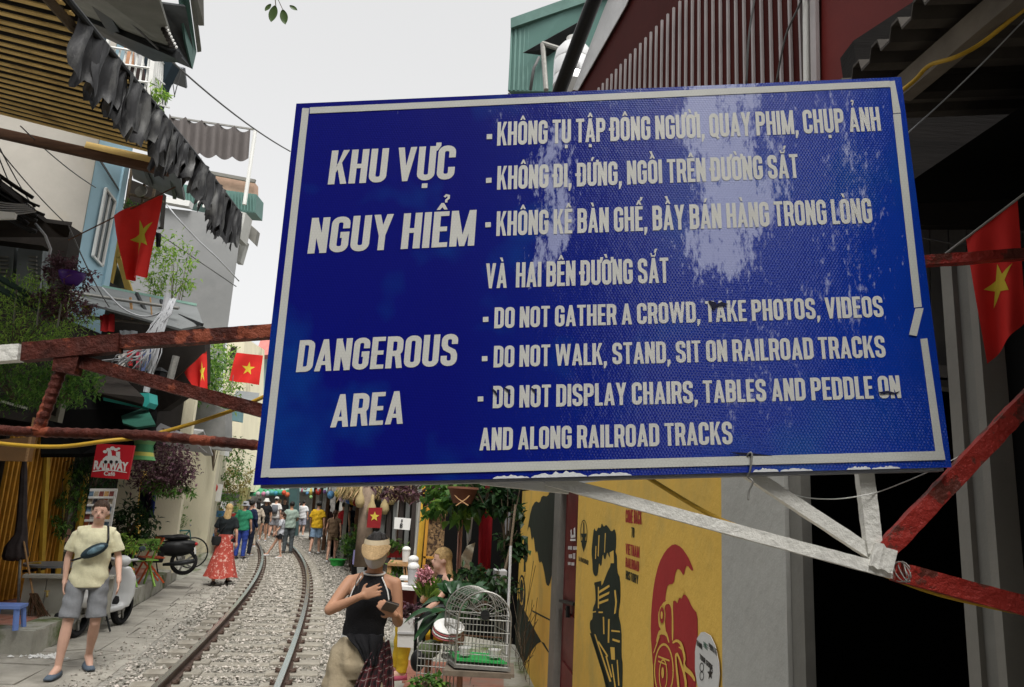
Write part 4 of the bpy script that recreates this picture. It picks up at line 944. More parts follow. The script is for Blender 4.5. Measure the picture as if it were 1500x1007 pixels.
rc = build(MB().slab(PX([(110, 436), (190, 440), (300, 480), (300, 560), (240, 600), (140, 600), (110, 500)], 15.6), .3), 'shaded_wall', M_['dark'], label='dark shaded house wall behind the laundry canopy', cat='house wall')
lc = [((120, 440), (135, 440), (134, 462), (118, 462), 'ycloth', (.45, .33, .05), 'mustard yellow garment hanging under the canopy'), ((146, 462), (166, 460), (168, 486), (145, 486), 'rcl', (.42, .02, .02), 'bright red garment hanging beside the poles'),
      ((175, 484), (200, 485), (198, 505), (176, 505), 'gcl', (.16, .17, .18), 'dark grey trousers over the pole'), ((172, 512), (184, 510), (184, 540), (172, 538), 'wcl', (.55, .53, .5), 'off white shirt hanging below the boom'),
      ((186, 508), (193, 507), (194, 536), (186, 536), 'rc2', (.45, .03, .03), 'small red towel below the boom'), ((198, 508), (208, 506), (207, 536), (199, 540), 'rc3', (.48, .06, .10), 'crimson cloth below the boom'),
      ((210, 512), (226, 510), (228, 540), (204, 545), 'bc2', (.10, .13, .26), 'blue striped cloth beside the cable bundle'), ((226, 300), (234, 302), (234, 330), (228, 340), 'wc9', (.75, .75, .75), 'white cloth hanging behind the flag edge'), ((227, 340), (235, 342), (235, 362), (228, 362), 'kc9', (.02, .02, .02), 'black cloth hanging behind the flag edge')]
for a, b, c, d, nm, col, lab in lc:
    Yd = 12.8 if a[0] < 210 and a[1] < 480 else 12.6 if a[1] > 400 else 15
    C = [P3(*p, Yd) for p in (a, b, c, d)]; n = 8; vs = []
    for j in range(n+1):
        for i in range(n+1):
            u, v = i/n, j/n; vs.append(C[0].lerp(C[1], u).lerp(C[3].lerp(C[2], u), v)+Vector((0, .04*math.sin(u*14+v*2), 0)))
    build(MB().add(vs, [(j*(n+1)+i, j*(n+1)+i+1, (j+1)*(n+1)+i+1, (j+1)*(n+1)+i) for j in range(n) for i in range(n)]), 'laundry', mat(nm, col, .85), label=lab, cat='laundry', smooth=True, group='laundry on the left houses')
pole = thing('cable_pole', 'grey pole with a tangled bundle of pale cables', 'utility pole', P3(220, 620, 12))
build(MB().tube([P3(214, 575, 12), P3(236, 480, 12), P3(246, 430, 12)], .05, 8), 'post', M_['wirel'], pole)
build(MB().tube([P3(248, 560, 12.4), P3(258, 522, 12.4)], .06, 8), 'stub_pole', M_['silver'], pole)
for i in range(26):
    a = P3(252+q.uniform(-6, 6), 440+q.uniform(-3, 3), 12); b = P3(232+q.uniform(-12, 8), 480+q.uniform(-8, 8), 11.9); c = P3(200+q.uniform(-30, 25), 535+q.uniform(-20, 16), 11.9); d = P3(150+q.uniform(-40, 60), 540+q.uniform(-20, 25), 12.2)
    pts = [a, a.lerp(b, .5)+Vector((q.uniform(-.1, .1), 0, -.05)), b, b.lerp(c, .5)+Vector((q.uniform(-.08, .08), 0, -.08)), c, d]
    if i % 2: pts = pts[:5]
    build(MB().tube(pts, q.uniform(.008, .014), 5), 'cable', M_['wirel'], pole, smooth=True)
cable('cable', 'grey cable looping under the canopy to the pole', None, .014, M_['wirel'], world=[P3(150, 422, 12.6), P3(180, 452, 12.4), P3(210, 464, 12.2), P3(235, 458, 12), P3(252, 442, 12)])
cable('cable', 'kinked pale cable across the dark grey building wall', None, .02, M_['wirel'], world=[P3(244, 300, 20), P3(262, 322, 20), P3(290, 352, 20.5), P3(320, 380, 21), P3(350, 412, 22)])
cable('cable', 'dark cable falling across the grey building to its corner pipe', None, .015, M_['wire'], world=[P3(236, 345, 19), P3(290, 382, 20.5), P3(346, 420, 22)])
bush('tree', 'light green young tree in front of the grey building', 'tree', P3(246, 400, 17.5), (.62, .5, .95), 900, .15, .05, M_['greenl'], 31, stem_to=P3(248, 520, 17.5))
bush('tree', 'dark green tree behind the two small flags', 'tree', P3(262, 545, 19), (1.1, .9, .9), 2200, .14, .06, M_['green'], 32, stem_to=P3(262, 640, 19))
bush('tree', 'yellowish green tree right of the leftmost small flag', 'tree', P3(318, 560, 21), (.62, .7, 1.3), 1500, .15, .06, M_['greenl'], 33, stem_to=P3(312, 690, 21))
# flags
flag('large red flag with yellow star on a slanting pole by the blue house', PX([(167, 316), (238, 285), (213, 405), (187, 411)], 9.2), (.60, .45), .23, .055, [P3(100, 352, 9.3), P3(257, 274, 9.1)], star_rot=14, aspect=.95, starm='gstar')
flag('small folded red flag left of the other small flag', PX([(270, 546), (302, 514), (303, 570), (283, 566)], 15), (.78, .52), .12, .05, [P3(248, 563, 15), P3(303, 514, 15)], aspect=.7)
flag('small square red flag with star right beside the blue sign', PX([(346, 517), (385, 521), (379, 564), (336, 558)], 17), (.55, .5), .16, .03, [P3(336, 596, 17), P3(346, 517, 17)], polem='silver')
# far pale blocks and roofs between the grey building and the sign
fa = thing('far_house', 'pale far house with slatted window behind the small flags', 'house', P3(340, 600, 34))
build(MB().slab(PX([(334, 490), (358, 494), (350, 720), (312, 720)], 34), 3), 'wall', M_['cream'], fa)
for y in (508, 530): build(MB().slab(PX([(338, y), (346, y), (344, y+16), (336, y+16)], 33.8), .1), 'window', M_['dark'], fa)
fb = thing('far_house', 'far pale teal house with red gable roof next to the sign', 'house', P3(385, 600, 40))
build(MB().slab(PX([(380, 520), (460, 500), (460, 720), (352, 720), (362, 570), (378, 565)], 40), 4), 'wall', mat('far_teal', (.38, .52, .50), .8), fb)
build(MB().slab([P3(384, 492, 40), P3(460, 480, 40), P3(460, 512, 39), P3(373, 522, 39)], .3), 'roof', mat('far_red_roof', (.48, .18, .16), .8), fb)
build(MB().slab(PX([(322, 585), (352, 590), (350, 618), (318, 612)], 26), .4), 'blue_shutter', mat('blue_shutter', (.16, .28, .30), .7), label='blue grey slatted shutter under the small flags', cat='shutter')
build(MB().slab([P3(346, 572, 24), P3(380, 576, 24), P3(376, 592, 22), P3(340, 586, 22)], .05), 'small_awning', M_['greyroof'], label='small grey awning beneath the square flag', cat='awning')
# ================================================================ LEFT: street level shops
FX = -7.2
def FP(x, y, off=0): return onp(x, y, Vector((FX, 12, 0)), Vector((1, 0, 0)), off)
row = thing('shop_row', 'dark open shop fronts along the left raised pavement', 'shop building', (-8.4, 13, .2))
fixn(build(MB().box((-8.6, 13.2, 3.2), (.1, 7.6, 6)), 'back_wall', M_['dark'], row))
fixn(build(MB().box((-7.9, 9.4, 2.2), (1.5, .12, 4)), 'end_wall', M_['dark'], row))
fixn(build(MB().box((-7.9, 17.2, 2.2), (1.5, .12, 4)), 'party_wall', M_['cream'], row))
fixn(build(MB().box((-8.2, 13.2, 4.62), (1.6, 7.7, .1)), 'upper_floor', M_['dark'], row))
fixn(build(MB().box((-7.45, 13.2, 3.75), (.2, 7.6, 1.7)), 'lintel_wall', M_['dark'], row))
for x0, x1, y0, y1, lab in ((-30, 26, 665, 893, 'orange folding accordion shutter at the far left edge'), (34, 68, 650, 893, 'orange folding accordion shutter behind the folded umbrella')):
    st = thing('accordion_shutter', lab, 'shutter', FP((x0+x1)/2, y1), 'orange accordion shutters')
    a, b = FP(x0, y1), FP(x1, y1); zt_ = 2.75; zb_ = .3; n = max(6, int((b.y-a.y)/.10))
    build(MB().box((FX-.10, (a.y+b.y)/2, (zt_+zb_)/2), (.02, abs(b.y-a.y), zt_-zb_)), 'backing', M_['dark'], st)
    for i in range(n+1):
        yy = a.y+(b.y-a.y)*i/n; build(MB().box((FX, yy, (zt_+zb_)/2), (.05, .032, zt_-zb_)), 'bar', M_['orange'], st)
    for i in range(n):
        yy = a.y+(b.y-a.y)*(i+.5)/n; mb = MB(); k = 0; z = zb_
        while z < zt_-.2:
            s = 1 if k % 2 else -1; mb.beam((FX-.03, yy-s*.05, z), (FX-.03, yy+s*.05, z+.12), .012, .012); z += .12; k += 1
        build(mb, 'lattice', M_['orange'], st, kind='stuff')
build(MB().beam(FP(64, 662, .06), FP(52, 893, .06), .05, .09), 'frame_post', mat('yellow_post', (.52, .33, .04), .6, var=.25, col2=(.15, .08, .03), m2=(.58, .8)), label='yellow steel shutter post right of the second shutter', cat='post')
for (a, b, lab) in (((96, 690), (78, 845), 'first'), ((122, 690), (104, 835), 'second')):
    build(MB().beam(FP(*a, .05), FP(*b, .05), .06, .13), 'frame_post', M_['orange'] if 0 else mat('yellow_post', (.5, .3, .05)), label=f'{lab} worn yellow door post of the glass shop front', cat='post')
build(MB().slab(PX([(0, 644), (46, 640), (40, 676), (-60, 674), (-60, 644)], 9.8), .1), 'board', mat('varnished_board', (.20, .10, .03), .4, var=.3, scale=2), label='brown varnished shop board above the far left shutter', cat='sign board')
build(MB().beam(P3(50, 612, 9.75), P3(38, 676, 9.75), .03, .02), 'board_edge', M_['woodl'], label='pale timber edge strip of the brown board', cat='trim')
sf = thing('shop_window', 'grubby glass shop window with pale stickers behind the man', 'shop window', FP(80, 850))
build(MB().slab([FP(70, 690, -.03), FP(116, 690, -.03), FP(104, 850, -.03), FP(56, 850, -.03)], .02), 'pane', mat('shop_glass', (.07, .075, .06), .25, var=.5, scale=4, col2=(.22, .22, .19), m2=(.5, .62), s2=3.5), sf)
q = random.Random(2)
for i in range(14):
    x = q.uniform(68, 100); y = q.uniform(745, 800); build(MB().slab([FP(x, y, -.01), FP(x+7, y, -.01), FP(x+6, y+9, -.01), FP(x-1, y+9, -.01)], .003), 'sticker', mat('sticker%d' % (i % 3), [(.45, .45, .42), (.25, .26, .25), (.35, .2, .15)][i % 3], .7), sf)
lw = thing('low_wall', 'low pale tiled wall with brass tap behind the walking man', 'low wall', gz(70, 899, .28))
p0, p1 = gz(26, 899, .28), gz(160, 899, .28)
for k in range(4):
    a, b = p0.lerp(p1, k/4+.004), p0.lerp(p1, (k+1)/4-.004); build(MB().slab([a, b, b+Vector((0, 0, .47)), a+Vector((0, 0, .47))], .12), 'tile', mat('beige_tile', (.36, .35, .30), .5, var=.12, scale=3, bump=.05), lw)
build(MB().beam(p0+Vector((0, -.01, .49)), p1+Vector((0, -.01, .49)), .2, .04, (0, 0, 1)), 'coping', M_['kerb'], lw)
tp = thing('tap', 'small brass garden tap on the pale low wall', 'tap', P3(69, 871, 10.6))
build(MB().tube([P3(69, 868, 10.75), P3(69, 868, 10.6), P3(69, 874, 10.55)], .016, 8), 'spout', mat('brass', (.5, .36, .12), .35, .8, bump=0), tp)
build(MB().beam(P3(65, 866, 10.62), P3(73, 866, 10.62), .014, .014), 'handle', mat('brass', (.5, .36, .12)), tp)
tb = thing('table', 'round grey cafe table behind the low wall', 'table', P3(72, 850, 11.4))
build(MB().lathe([(0, 0), (.38, 0), (.38, .03), (0, .03)], P3(78, 829, 11.4), 28), 'tabletop', mat('grey_top', (.17, .18, .19), .35), tb)
build(MB().tube([P3(78, 830, 11.4), P3(76, 870, 11.4)], .03), 'leg', M_['darkmetal'], tb)
ch = thing('chair', 'black chair with yellow frame beside the round grey table', 'chair', P3(52, 850, 11.3))
build(MB().beam(P3(42, 836, 11.3), P3(58, 834, 11.3), .3, .04), 'seat', M_['blackp'], ch)
for a, b in (((42, 826), (42, 850)), ((58, 824), (57, 850)), ((41, 827), (59, 825)), ((48, 826), (47, 850))): build(MB().tube([P3(*a, 11.25), P3(*b, 11.25)], .02, 6), 'frame', mat('yellow_post', (.5, .3, .05)), ch)
# folded umbrella / dark cloth, broom, blue stool
um = thing('folded_umbrella', 'furled dark brown parasol standing against the orange shutters', 'umbrella', gz(26, 897, .28))
ub = gz(26, 897, .28); ut = P3(36, 672, ub.y)
build(MB().tube([ub, ut], .018, 8), 'pole', M_['silver'], um)
d = (ut-ub)
cl_ = mat('brown_black_cloth', (.045, .035, .035), .8, var=.3, scale=8)
mb = MB(); n = 18; rings = [(1.0, .02), (.93, .035), (.8, .045), (.6, .055), (.5, .07), (.42, .12), (.36, .14), (.335, .12), (.33, .02)]
vs = []; 
for t, r in rings:
    c = ub+d*t+Vector((-.06*(t < .5), 0, 0))
    for k in range(n):
        a = 6.283*k/n; rr_ = r*(1+.28*math.sin(k*2.1)+.1*math.sin(k*5)); vs.append(c+Vector((rr_*math.cos(a), rr_*math.sin(a), .02*math.sin(k*3))))
fs = [(i*n+k, i*n+(k+1) % n, (i+1)*n+(k+1) % n, (i+1)*n+k) for i in range(len(rings)-1) for k in range(n)]
build(mb.add(vs, fs), 'canopy', cl_, um, smooth=True)
build(MB().box(ub+Vector((.1, 0, .02)), (.6, .4, .05)), 'base', M_['frame_'], um)
br = thing('broom', 'long straw broom leaning against the shutters', 'broom', gz(57, 902, .28))
bb_, bt_ = gz(54, 903, .28), P3(33, 783, gz(54, 903, .28).y+.25)
build(MB().tube([bb_.lerp(bt_, .2), bt_], .013, 6), 'handle', M_['woodl'], br)
mb = MB(); q = random.Random(4); dd = (bt_-bb_).normalized()
for i in range(70):
    a = bb_.lerp(bt_, .27)+Vector((q.gauss(0, .02), q.gauss(0, .02), 0)); b = bb_+Vector((q.gauss(.02, .075), q.gauss(0, .04), q.uniform(0, .03))); mb.tube([a, a.lerp(b, .4)+Vector((q.gauss(0, .012), 0, 0)), b], [.006, .006, .003], 4)
build(mb, 'bristles', mat('dark_straw', (.10, .055, .03), .85, island=.4), br, kind='stuff')
bs = thing('plastic_stool', 'low blue plastic stool at the far left edge', 'stool', gz(6, 925, .28))
c = gz(6, 921, .28); bm_ = mat('blue_plastic', (.17, .27, .62), .4, var=.05, bump=0); Rz = rotm(0, 0, .25)
build(MB().box(c+Vector((0, 0, .26)), (.34, .3, .035), Rz), 'seat', bm_, bs)
for sx in (-1, 1):
    for sy in (-1, 1): build(MB().beam(c+Rz @ Vector((sx*.13, sy*.11, .25)), c+Rz @ Vector((sx*.165, sy*.14, 0)), .05, .04), 'leg', bm_, bs)
# Railway cafe sign
def SG(x, y, o=0): return onp(x, y, P3(165, 675, 11.0), Vector((.12, -1, 0)).normalized(), o)
sgn = thing('cafe_sign', 'square red RAILWAY Cafe sign with white steam train drawing', 'shop sign', SG(165, 702))
Ns = Vector((.12, -1, 0)).normalized()
build(MB().slab([SG(142, 650), SG(197, 653), (SG(187, 703)), SG(133, 699)], .05), 'panel', mat('sign_red', (.50, .012, .022), .5, var=.05, bump=0), sgn)
ex = (SG(190, 690)-SG(136, 687)).normalized(); ey = (SG(141, 655)-SG(137, 685)).normalized()
build(place_text('RAILWAY', SG(162, 688.5), ex, ey, Ns, (SG(160, 676)-SG(161, 688)).length*1.0, .07, width=(SG(187, 687)-SG(137, 685)).length), 'lettering', M_['paper'], sgn)
build(place_text('Café', SG(160, 697), ex, ey, Ns, (SG(160, 690.8)-SG(160, 697)).length, .03), 'lettering', M_['paper'], sgn)
for p_ in ([(136, 690), (150, 688.5), (165, 688.3), (186, 692), (186, 693.2), (165, 690), (150, 690), (136, 691.5)], [(149, 679), (151, 672), (156, 668), (168, 668), (175, 671), (180, 679)], [(158, 668), (158, 660), (163, 660), (164, 668)], [(170, 668), (170, 662), (176, 662), (176, 672)]):
    build(MB().slab([SG(x, y, .004) for x, y in p_], .002), 'emblem', M_['paper'], sgn)
for cx, cy, r in ((154, 662, 2.4), (159, 659, 2.6), (165, 657, 2.8), (170, 659, 2.3), (174, 657.5, 1.8)):
    build(MB().slab([SG(cx+r*1.3*math.cos(a), cy+r*math.sin(a), .005) for a in np.linspace(0, 5.8, 9)], .001), 'smoke_puff', M_['paper'], sgn)
for cx, cy, r in ((155, 677, 2.6), (163, 677, 2.6), (171, 677, 2.2)):
    build(MB().slab([SG(cx+r*math.cos(a), cy+r*math.sin(a), .007) for a in np.linspace(0, 5.8, 10)], .001), 'wheel_mark', M_['blackp'], sgn)
# postcard rack
pr = thing('postcard_rack', 'white wire rack filled with rows of colourful postcards', 'display rack', FP(150, 800))
def PR(x, y, o=0): return onp(x, y, P3(150, 760, 12.2), Vector((.2, -1, 0)).normalized(), o)
build(MB().slab([PR(132, 716), (PR(172, 716)), PR(158, 800), PR(118, 800)], .03), 'frame', M_['white'], pr)
q = random.Random(12)
cc = [(.45, .12, .04), (.05, .05, .06), (.35, .30, .22), (.10, .16, .22), (.5, .3, .12), (.2, .06, .05), (.4, .4, .38)]
for r in range(7):
    y = 720+r*11.2; x0 = 133-(y-716)*.167
    for k in range(5):
        x = x0+k*7.4; i = q.randrange(7)
        build(MB().slab([PR(x, y, .03), PR(x+6.3, y, .03), PR(x+4.9, y+8.2, .05), PR(x-1.4, y+8.2, .05)], .006), 'postcard', mat('card%d' % i, cc[i], .5, var=.5, scale=25), pr)
    build(MB().beam(PR(x0-1, y+8.8, .06), PR(x0+37, y+8.8, .06), .014, .03), 'shelf', M_['white'], pr)
# posts, hung clothes
build(MB().beam(FP(204, 690, .1), FP(190, 812, .1), .06, .12), 'door_post', M_['yellow'], label='pale yellow shop post beside the hanging clothes', cat='post')
hg = [((206, 704), (216, 705), (211, 755), (203, 755), (.012, .016, .035), 'dark navy dress hanging at the shop corner'), ((216, 706), (228, 706), (222, 758), (212, 757), (.03, .015, .05), 'dark violet dress hanging next to the navy one'), ((225, 706), (230, 706), (224, 757), (219, 757), (.015, .03, .16), 'narrow royal blue dress hanging next to the violet one')]
for a, b, c_, d_, col, lab in hg:
    C = [P3(*p, 14.6) for p in (a, b, c_, d_)]; n = 8; vs = []
    for j in range(n+1):
        for i in range(n+1):
            u, v = i/n, j/n; ww = 1 if j > 2 else (.5+.25*j); vs.append(C[0].lerp(C[1], .5+(u-.5)*ww).lerp(C[3].lerp(C[2], .5+(u-.5)*ww), v)+Vector((0, .05*math.sin(u*15), 0)))
    build(MB().add(vs, [(j*(n+1)+i, j*(n+1)+i+1, (j+1)*(n+1)+i+1, (j+1)*(n+1)+i) for j in range(n) for i in range(n)]), 'hanging_dress', mat('dress%d' % int(a[0]), col, .8), label=lab, cat='dress', smooth=True)
# foliage about the shop
bush('climbing_plant', 'dark trailing plant hanging left of the red cafe sign', 'plant', FP(112, 690, .3), (.3, .5, .5), 900, .12, .03, M_['greend'], 41, droop=1.2)
bush('climbing_plant', 'leafy climber on the grubby glass shop window', 'plant', FP(82, 740, .2), (.2, .25, .6), 500, .09, .03, M_['green'], 42, droop=1)
bush('hanging_plant', 'large purple and pink leaved plant beside the red cafe sign', 'plant', P3(236, 682, 14), (.62, .5, .52), 2200, .10, .045, M_['purple'], 43)
bush('hanging_plant', 'green leaves trailing beneath the large purple plant', 'plant', P3(246, 716, 14), (.5, .4, .16), 500, .11, .04, M_['green'], 44)
plant('shrub', 'tall leafy potted shrub in front of the cream wall', 'shrub', gz(238, 812, .28), 1.25, 9, M_['green'], 900, .13, .045, (.55, .35), seed=45)
bush('potted_plant', 'dark bushy plant behind the white scooter', 'plant', P3(188, 768, 14.2), (.5, .4, .42), 900, .13, .05, M_['greend'], 46)
bush('potted_plant', 'yellow green plant low beside the green chair', 'plant', P3(184, 796, 13.6), (.26, .2, .16), 260, .11, .05, M_['greenl'], 47)
bush('potted_plant', 'small plant with white flowers on the motorbike seat', 'plant', P3(222, 800, 13), (.16, .14, .10), 160, .07, .03, M_['green'], 48)
# deep shaded eaves, green awnings
gw = thing('green_awning', 'green fabric awning with scalloped edge over the cafe', 'awning', P3(205, 620, 11.5))
build(MB().slab([P3(176, 606, 12.4), P3(215, 596, 12.4), P3(228, 622, 11.2), P3(200, 626, 11.2), P3(180, 620, 11.6)], .03), 'fabric', mat('green_awning_cloth', (.02, .10, .07), .8), gw)
build(MB().slab([P3(150, 576, 12), P3(216, 582, 12.2), P3(218, 596, 12), P3(206, 593, 12), P3(152, 582, 11.8)], .06), 'turquoise_edge', mat('turquoise_paint', (.03, .30, .27), .6), gw)
build(MB().slab([P3(130, 545, 13), P3(172, 545, 13), P3(211, 582, 11.6), P3(208, 592, 11.6), P3(140, 575, 11.8)], .05), 'dark_sheet', M_['dark'], gw)
build(MB().slab([P3(203, 576, 11.9), P3(218, 576, 11.9), P3(219, 590, 11.9), P3(214, 597, 11.9), P3(203, 592, 11.9)], .3), 'turquoise_box', mat('turquoise_paint', (.03, .30, .27), .6), gw)
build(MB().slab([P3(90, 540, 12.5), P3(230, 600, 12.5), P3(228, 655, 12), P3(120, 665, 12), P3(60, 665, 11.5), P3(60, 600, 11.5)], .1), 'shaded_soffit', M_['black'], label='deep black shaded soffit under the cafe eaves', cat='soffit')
ac = thing('wall_panel', 'cream framed speaker panel in the shade left of the strut', 'wall panel', P3(72, 615, 10.6))
build(MB().slab(PX([(68, 560), (96, 566), (84, 619), (56, 612)], 10.6), .12), 'frame', mat('dull_cream', (.16, .15, .12), .7), ac)
build(MB().slab(PX([(77, 566), (90, 569), (81, 610), (68, 606)], 10.57), .02), 'grille', M_['dark'], ac)
lant = thing('lantern', 'green and yellow striped drum lantern right of the cafe sign', 'lantern', P3(208, 674, 12))
zz = P3(208, 674, 12)
for r0_, r1_, z0, z1, col in ((.20, .17, 0, .06, (.10, .28, .10)), (.17, .15, .06, .12, (.4, .38, .08)), (.15, .145, .12, .24, (.05, .18, .08)), (.145, .16, .24, .3, (.12, .25, .1)), (.16, .19, .3, .36, (.05, .15, .08))):
    build(MB().lathe([(r0_, z0), (r1_, z1)], zz, 24), 'band', mat('lantern%d' % int(z0*100), col, .6, bump=0), lant, smooth=True)
# roof strip with white teeth at far left
tt_ = thing('awning_edge', 'dark eave strip with small white scallops at far left', 'awning', P3(20, 590, 10))
build(MB().slab([P3(-60, 565, 10.2), P3(44, 590, 10.2), P3(42, 600, 9.9), P3(-60, 580, 9.9)], .05), 'strip', M_['darkmetal'], tt_)
for i in range(14): build(MB().ell(P3(-5+i*3.4, 586+i*.95, 9.88), (.016, .012, .02), n=6, m=5), 'scallop', M_['white'], tt_)
# cream party wall further on, pale canopies
cw = thing('house', 'house with stained cream plaster end wall beside the shrub', 'house', gz(290, 826, 0))
c0, c1 = gz(298, 828, 0), gz(236, 806, 0); c1 = Vector((c1.x-.8, c1.y-.2, 0)) ; c1 = Vector((-10.6, 20.3, 0))
zt_ = P3(316, 640, c0.y).z
fixn(build(MB().add([c0, c1, c1+Vector((-1, 5, 0)), c0+Vector((-1.2, 4, 0)), c0+Vector((0, 0, zt_)), c1+Vector((0, 0, zt_)), c1+Vector((-1, 5, zt_)), c0+Vector((-1.2, 4, zt_))], [(0, 1, 2, 3), (4, 5, 6, 7), (0, 1, 5, 4), (1, 2, 6, 5), (2, 3, 7, 6), (3, 0, 4, 7)]), 'wall', M_['cream'], cw))
build(MB().beam(c0+Vector((.05, -.06, 0)), c0+Vector((.05, -.06, zt_-.1)), .3, .12), 'corner_pilaster', mat('cream_white', (.78, .76, .68), .85, var=.05), cw)
mb = MB(); foot = MB().ell(c0+Vector((.1, -.15, .05)), (.35, .3, .3), n=9, m=6)
build(foot, 'rubble_foot', M_['kerb'], cw)
slp = MB().add([gz(240, 848, 0), gz(262, 850, 0), gz(300, 832, 0), gz(295, 820, 0)+Vector((0, 0, .12)), gz(236, 818, 0)+Vector((0, 0, .3)), gz(232, 826, 0)+Vector((0, 0, .3))], [(0, 1, 2, 3, 4, 5)])
build(slp, 'ramp', M_['kerb'], kind='structure')
for pts, lab in (([(222, 615, 16), (270, 636, 16), (304, 664, 17), (262, 660, 16.4), (224, 640, 15.6)], 'pale grey canopy cloth over the cream wall'), ([(262, 628, 18), (298, 632, 18), (312, 668, 19), (300, 668, 19), (272, 645, 18)], 'small curved grey canopy at the cream wall corner')):
    build(MB().slab(PX(pts), .05), 'canopy', M_['palegrey'], label=lab, cat='canopy')
hb_ = thing('upper_house', 'dull yellow shuttered upper house above the pale canopies', 'house', P3(240, 620, 17))
build(MB().slab(PX([(214, 560), (262, 574), (330, 600), (330, 660), (222, 650)], 19.4), .5), 'wall', mat('dull_grey_wall', (.22, .22, .21), .85), hb_)
build(MB().slab(PX([(234, 574), (256, 582), (248, 618), (229, 612)], 18.4), .15), 'shutter', mat('yellow_shutter', (.42, .31, .12), .7), hb_)
for i in range(6): build(MB().beam(P3(235-i*.8, 580+i*5.5, 18.3), P3(253-i*.9, 586+i*5.5, 18.3), .05, .03), 'louvre', mat('yellow_shutter_d', (.33, .24, .09), .7), hb_)
acu = thing('air_conditioner', 'white air conditioner box with grille at the cream wall top', 'air conditioner', P3(320, 665, 22))
build(MB().slab(PX([(309, 646), (331, 650), (329, 668), (307, 664)], 22), .35), 'case', M_['white'], acu)
for i in range(5): build(MB().beam(P3(311, 650+i*3, 21.95), P3(322, 652+i*3, 21.95), .03, .03), 'grille', M_['dark'], acu)
lamp = thing('lantern', 'black street lantern on the pole behind the rusty bars', 'lantern', P3(232, 568, 13))
build(MB().lathe([(.02, .26), (.16, .18), (.12, .17), (.10, 0), (0, 0)], P3(232, 560, 13), 6), 'housing', M_['blackp'], lamp)
# ================================================================ RIGHT: painted wall, pillar, dark shop, roof
NW = Vector((-1, -.07, 0)).normalized(); PWL = Vector((1.04, 0, 0))
def WP(x, y, o=0): return onp(x, y, PWL, NW, o)
def wseg(xa, xb, y, z0, z1, th=.15, name='wall', m=None, parent=None, off=0):
    a, b = WP(xa, y, off), WP(xb, y, off); a.z = b.z = z0
    return fixn(build(MB().add([a, b, b-NW*th, a-NW*th]+[p+Vector((0, 0, z1-z0)) for p in (a, b, b-NW*th, a-NW*th)], [(0, 1, 2, 3), (4, 5, 6, 7), (0, 1, 5, 4), (1, 2, 6, 5), (2, 3, 7, 6), (3, 0, 4, 7)]), name, m, parent))
yw = thing('painted_wall', 'yellow street wall painted with dark green and red steam trains', 'wall', WP(950, 900)*1.0)
yw.location.z = 0; ORG[yw.name] = Vector(yw.location)
ztop = WP(900, 702).z
wseg(761, 815, 713, 0, ztop, m=M_['yellow'], parent=yw); wseg(848, 1058, 713, 0, ztop, m=M_['yellow'], parent=yw)
wseg(815, 848, 713, WP(835, 715).z, ztop, m=M_['pillar'], parent=yw, name='lintel')
dr = thing('door', 'narrow maroon panelled door set in the yellow wall', 'door', Vector((*WP(835, 900)[:2], 0)))
wseg(815, 823, 713, 0, WP(820, 715).z, .14, 'frame', M_['frame_'], dr, .012)
wseg(823, 848, 713, 0, WP(835, 715).z, .05, 'leaf', M_['door'], dr, -.05)
za, zb2 = WP(835, 885).z, WP(835, 860).z
for z0, z1 in ((.12, .75), (.85, 1.18), (1.3, WP(835, 724).z)):
    wseg(827, 844, 713, z0, z1, .03, 'panel', M_['door'], dr, -.035)
build(MB().beam(WP(818, 880, -.02), WP(838, 885, -.02), .03, .025), 'bolt', M_['darkmetal'], dr)
build(MB().box(WP(829, 896, -.015), (.03, .05, .09)), 'padlock', M_['darkmetal'], dr)
# pillar
pil = thing('pillar', 'bare grey rendered pillar at the end of the yellow wall', 'pillar', Vector((*WP(1110, 900)[:2], 0)))
wseg(1058, 1150, 700, 0, 3.1, .035, 'shaft', M_['pillar'], pil, .004)
# dark shop front
dk = thing('shop', 'dark unlit shop opening with grey timber frames at right', 'shop front', Vector((*WP(1300, 950)[:2], 0)))
wseg(1150.5, 1168, 700, 0, 3.0, .03, 'frame_post', M_['frame_'], dk, -.01)
wseg(1399, 1416, 700, 0, 2.62, .10, 'frame_post', mat('frame_light', (.23, .22, .195), .7, var=.1, scale=5), dk, .0)
wseg(1416, 1440, 700, 0, 2.62, .08, 'frame_post', M_['frame_'], dk, -.012)
wseg(1440, 1452, 700, 0, 2.62, .10, 'frame_post', mat('frame_light', (.3, .29, .26)), dk, .0)
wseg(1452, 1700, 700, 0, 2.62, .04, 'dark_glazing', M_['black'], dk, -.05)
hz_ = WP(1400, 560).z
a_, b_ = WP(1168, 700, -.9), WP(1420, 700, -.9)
fixn(build(MB().add([(1.2, -1, 0), (3.2, -1, 0), (3.0, 3.2, 0), (.86, 3.1, 0), (1.2, -1, 2.9), (3.2, -1, 2.9), (3.0, 3.2, 2.9), (.86, 3.1, 2.9)], [(1, 2, 6, 5), (4, 5, 6, 7), (0, 1, 2, 3), (2, 3, 7, 6)]), 'room_shell', M_['black'], dk))
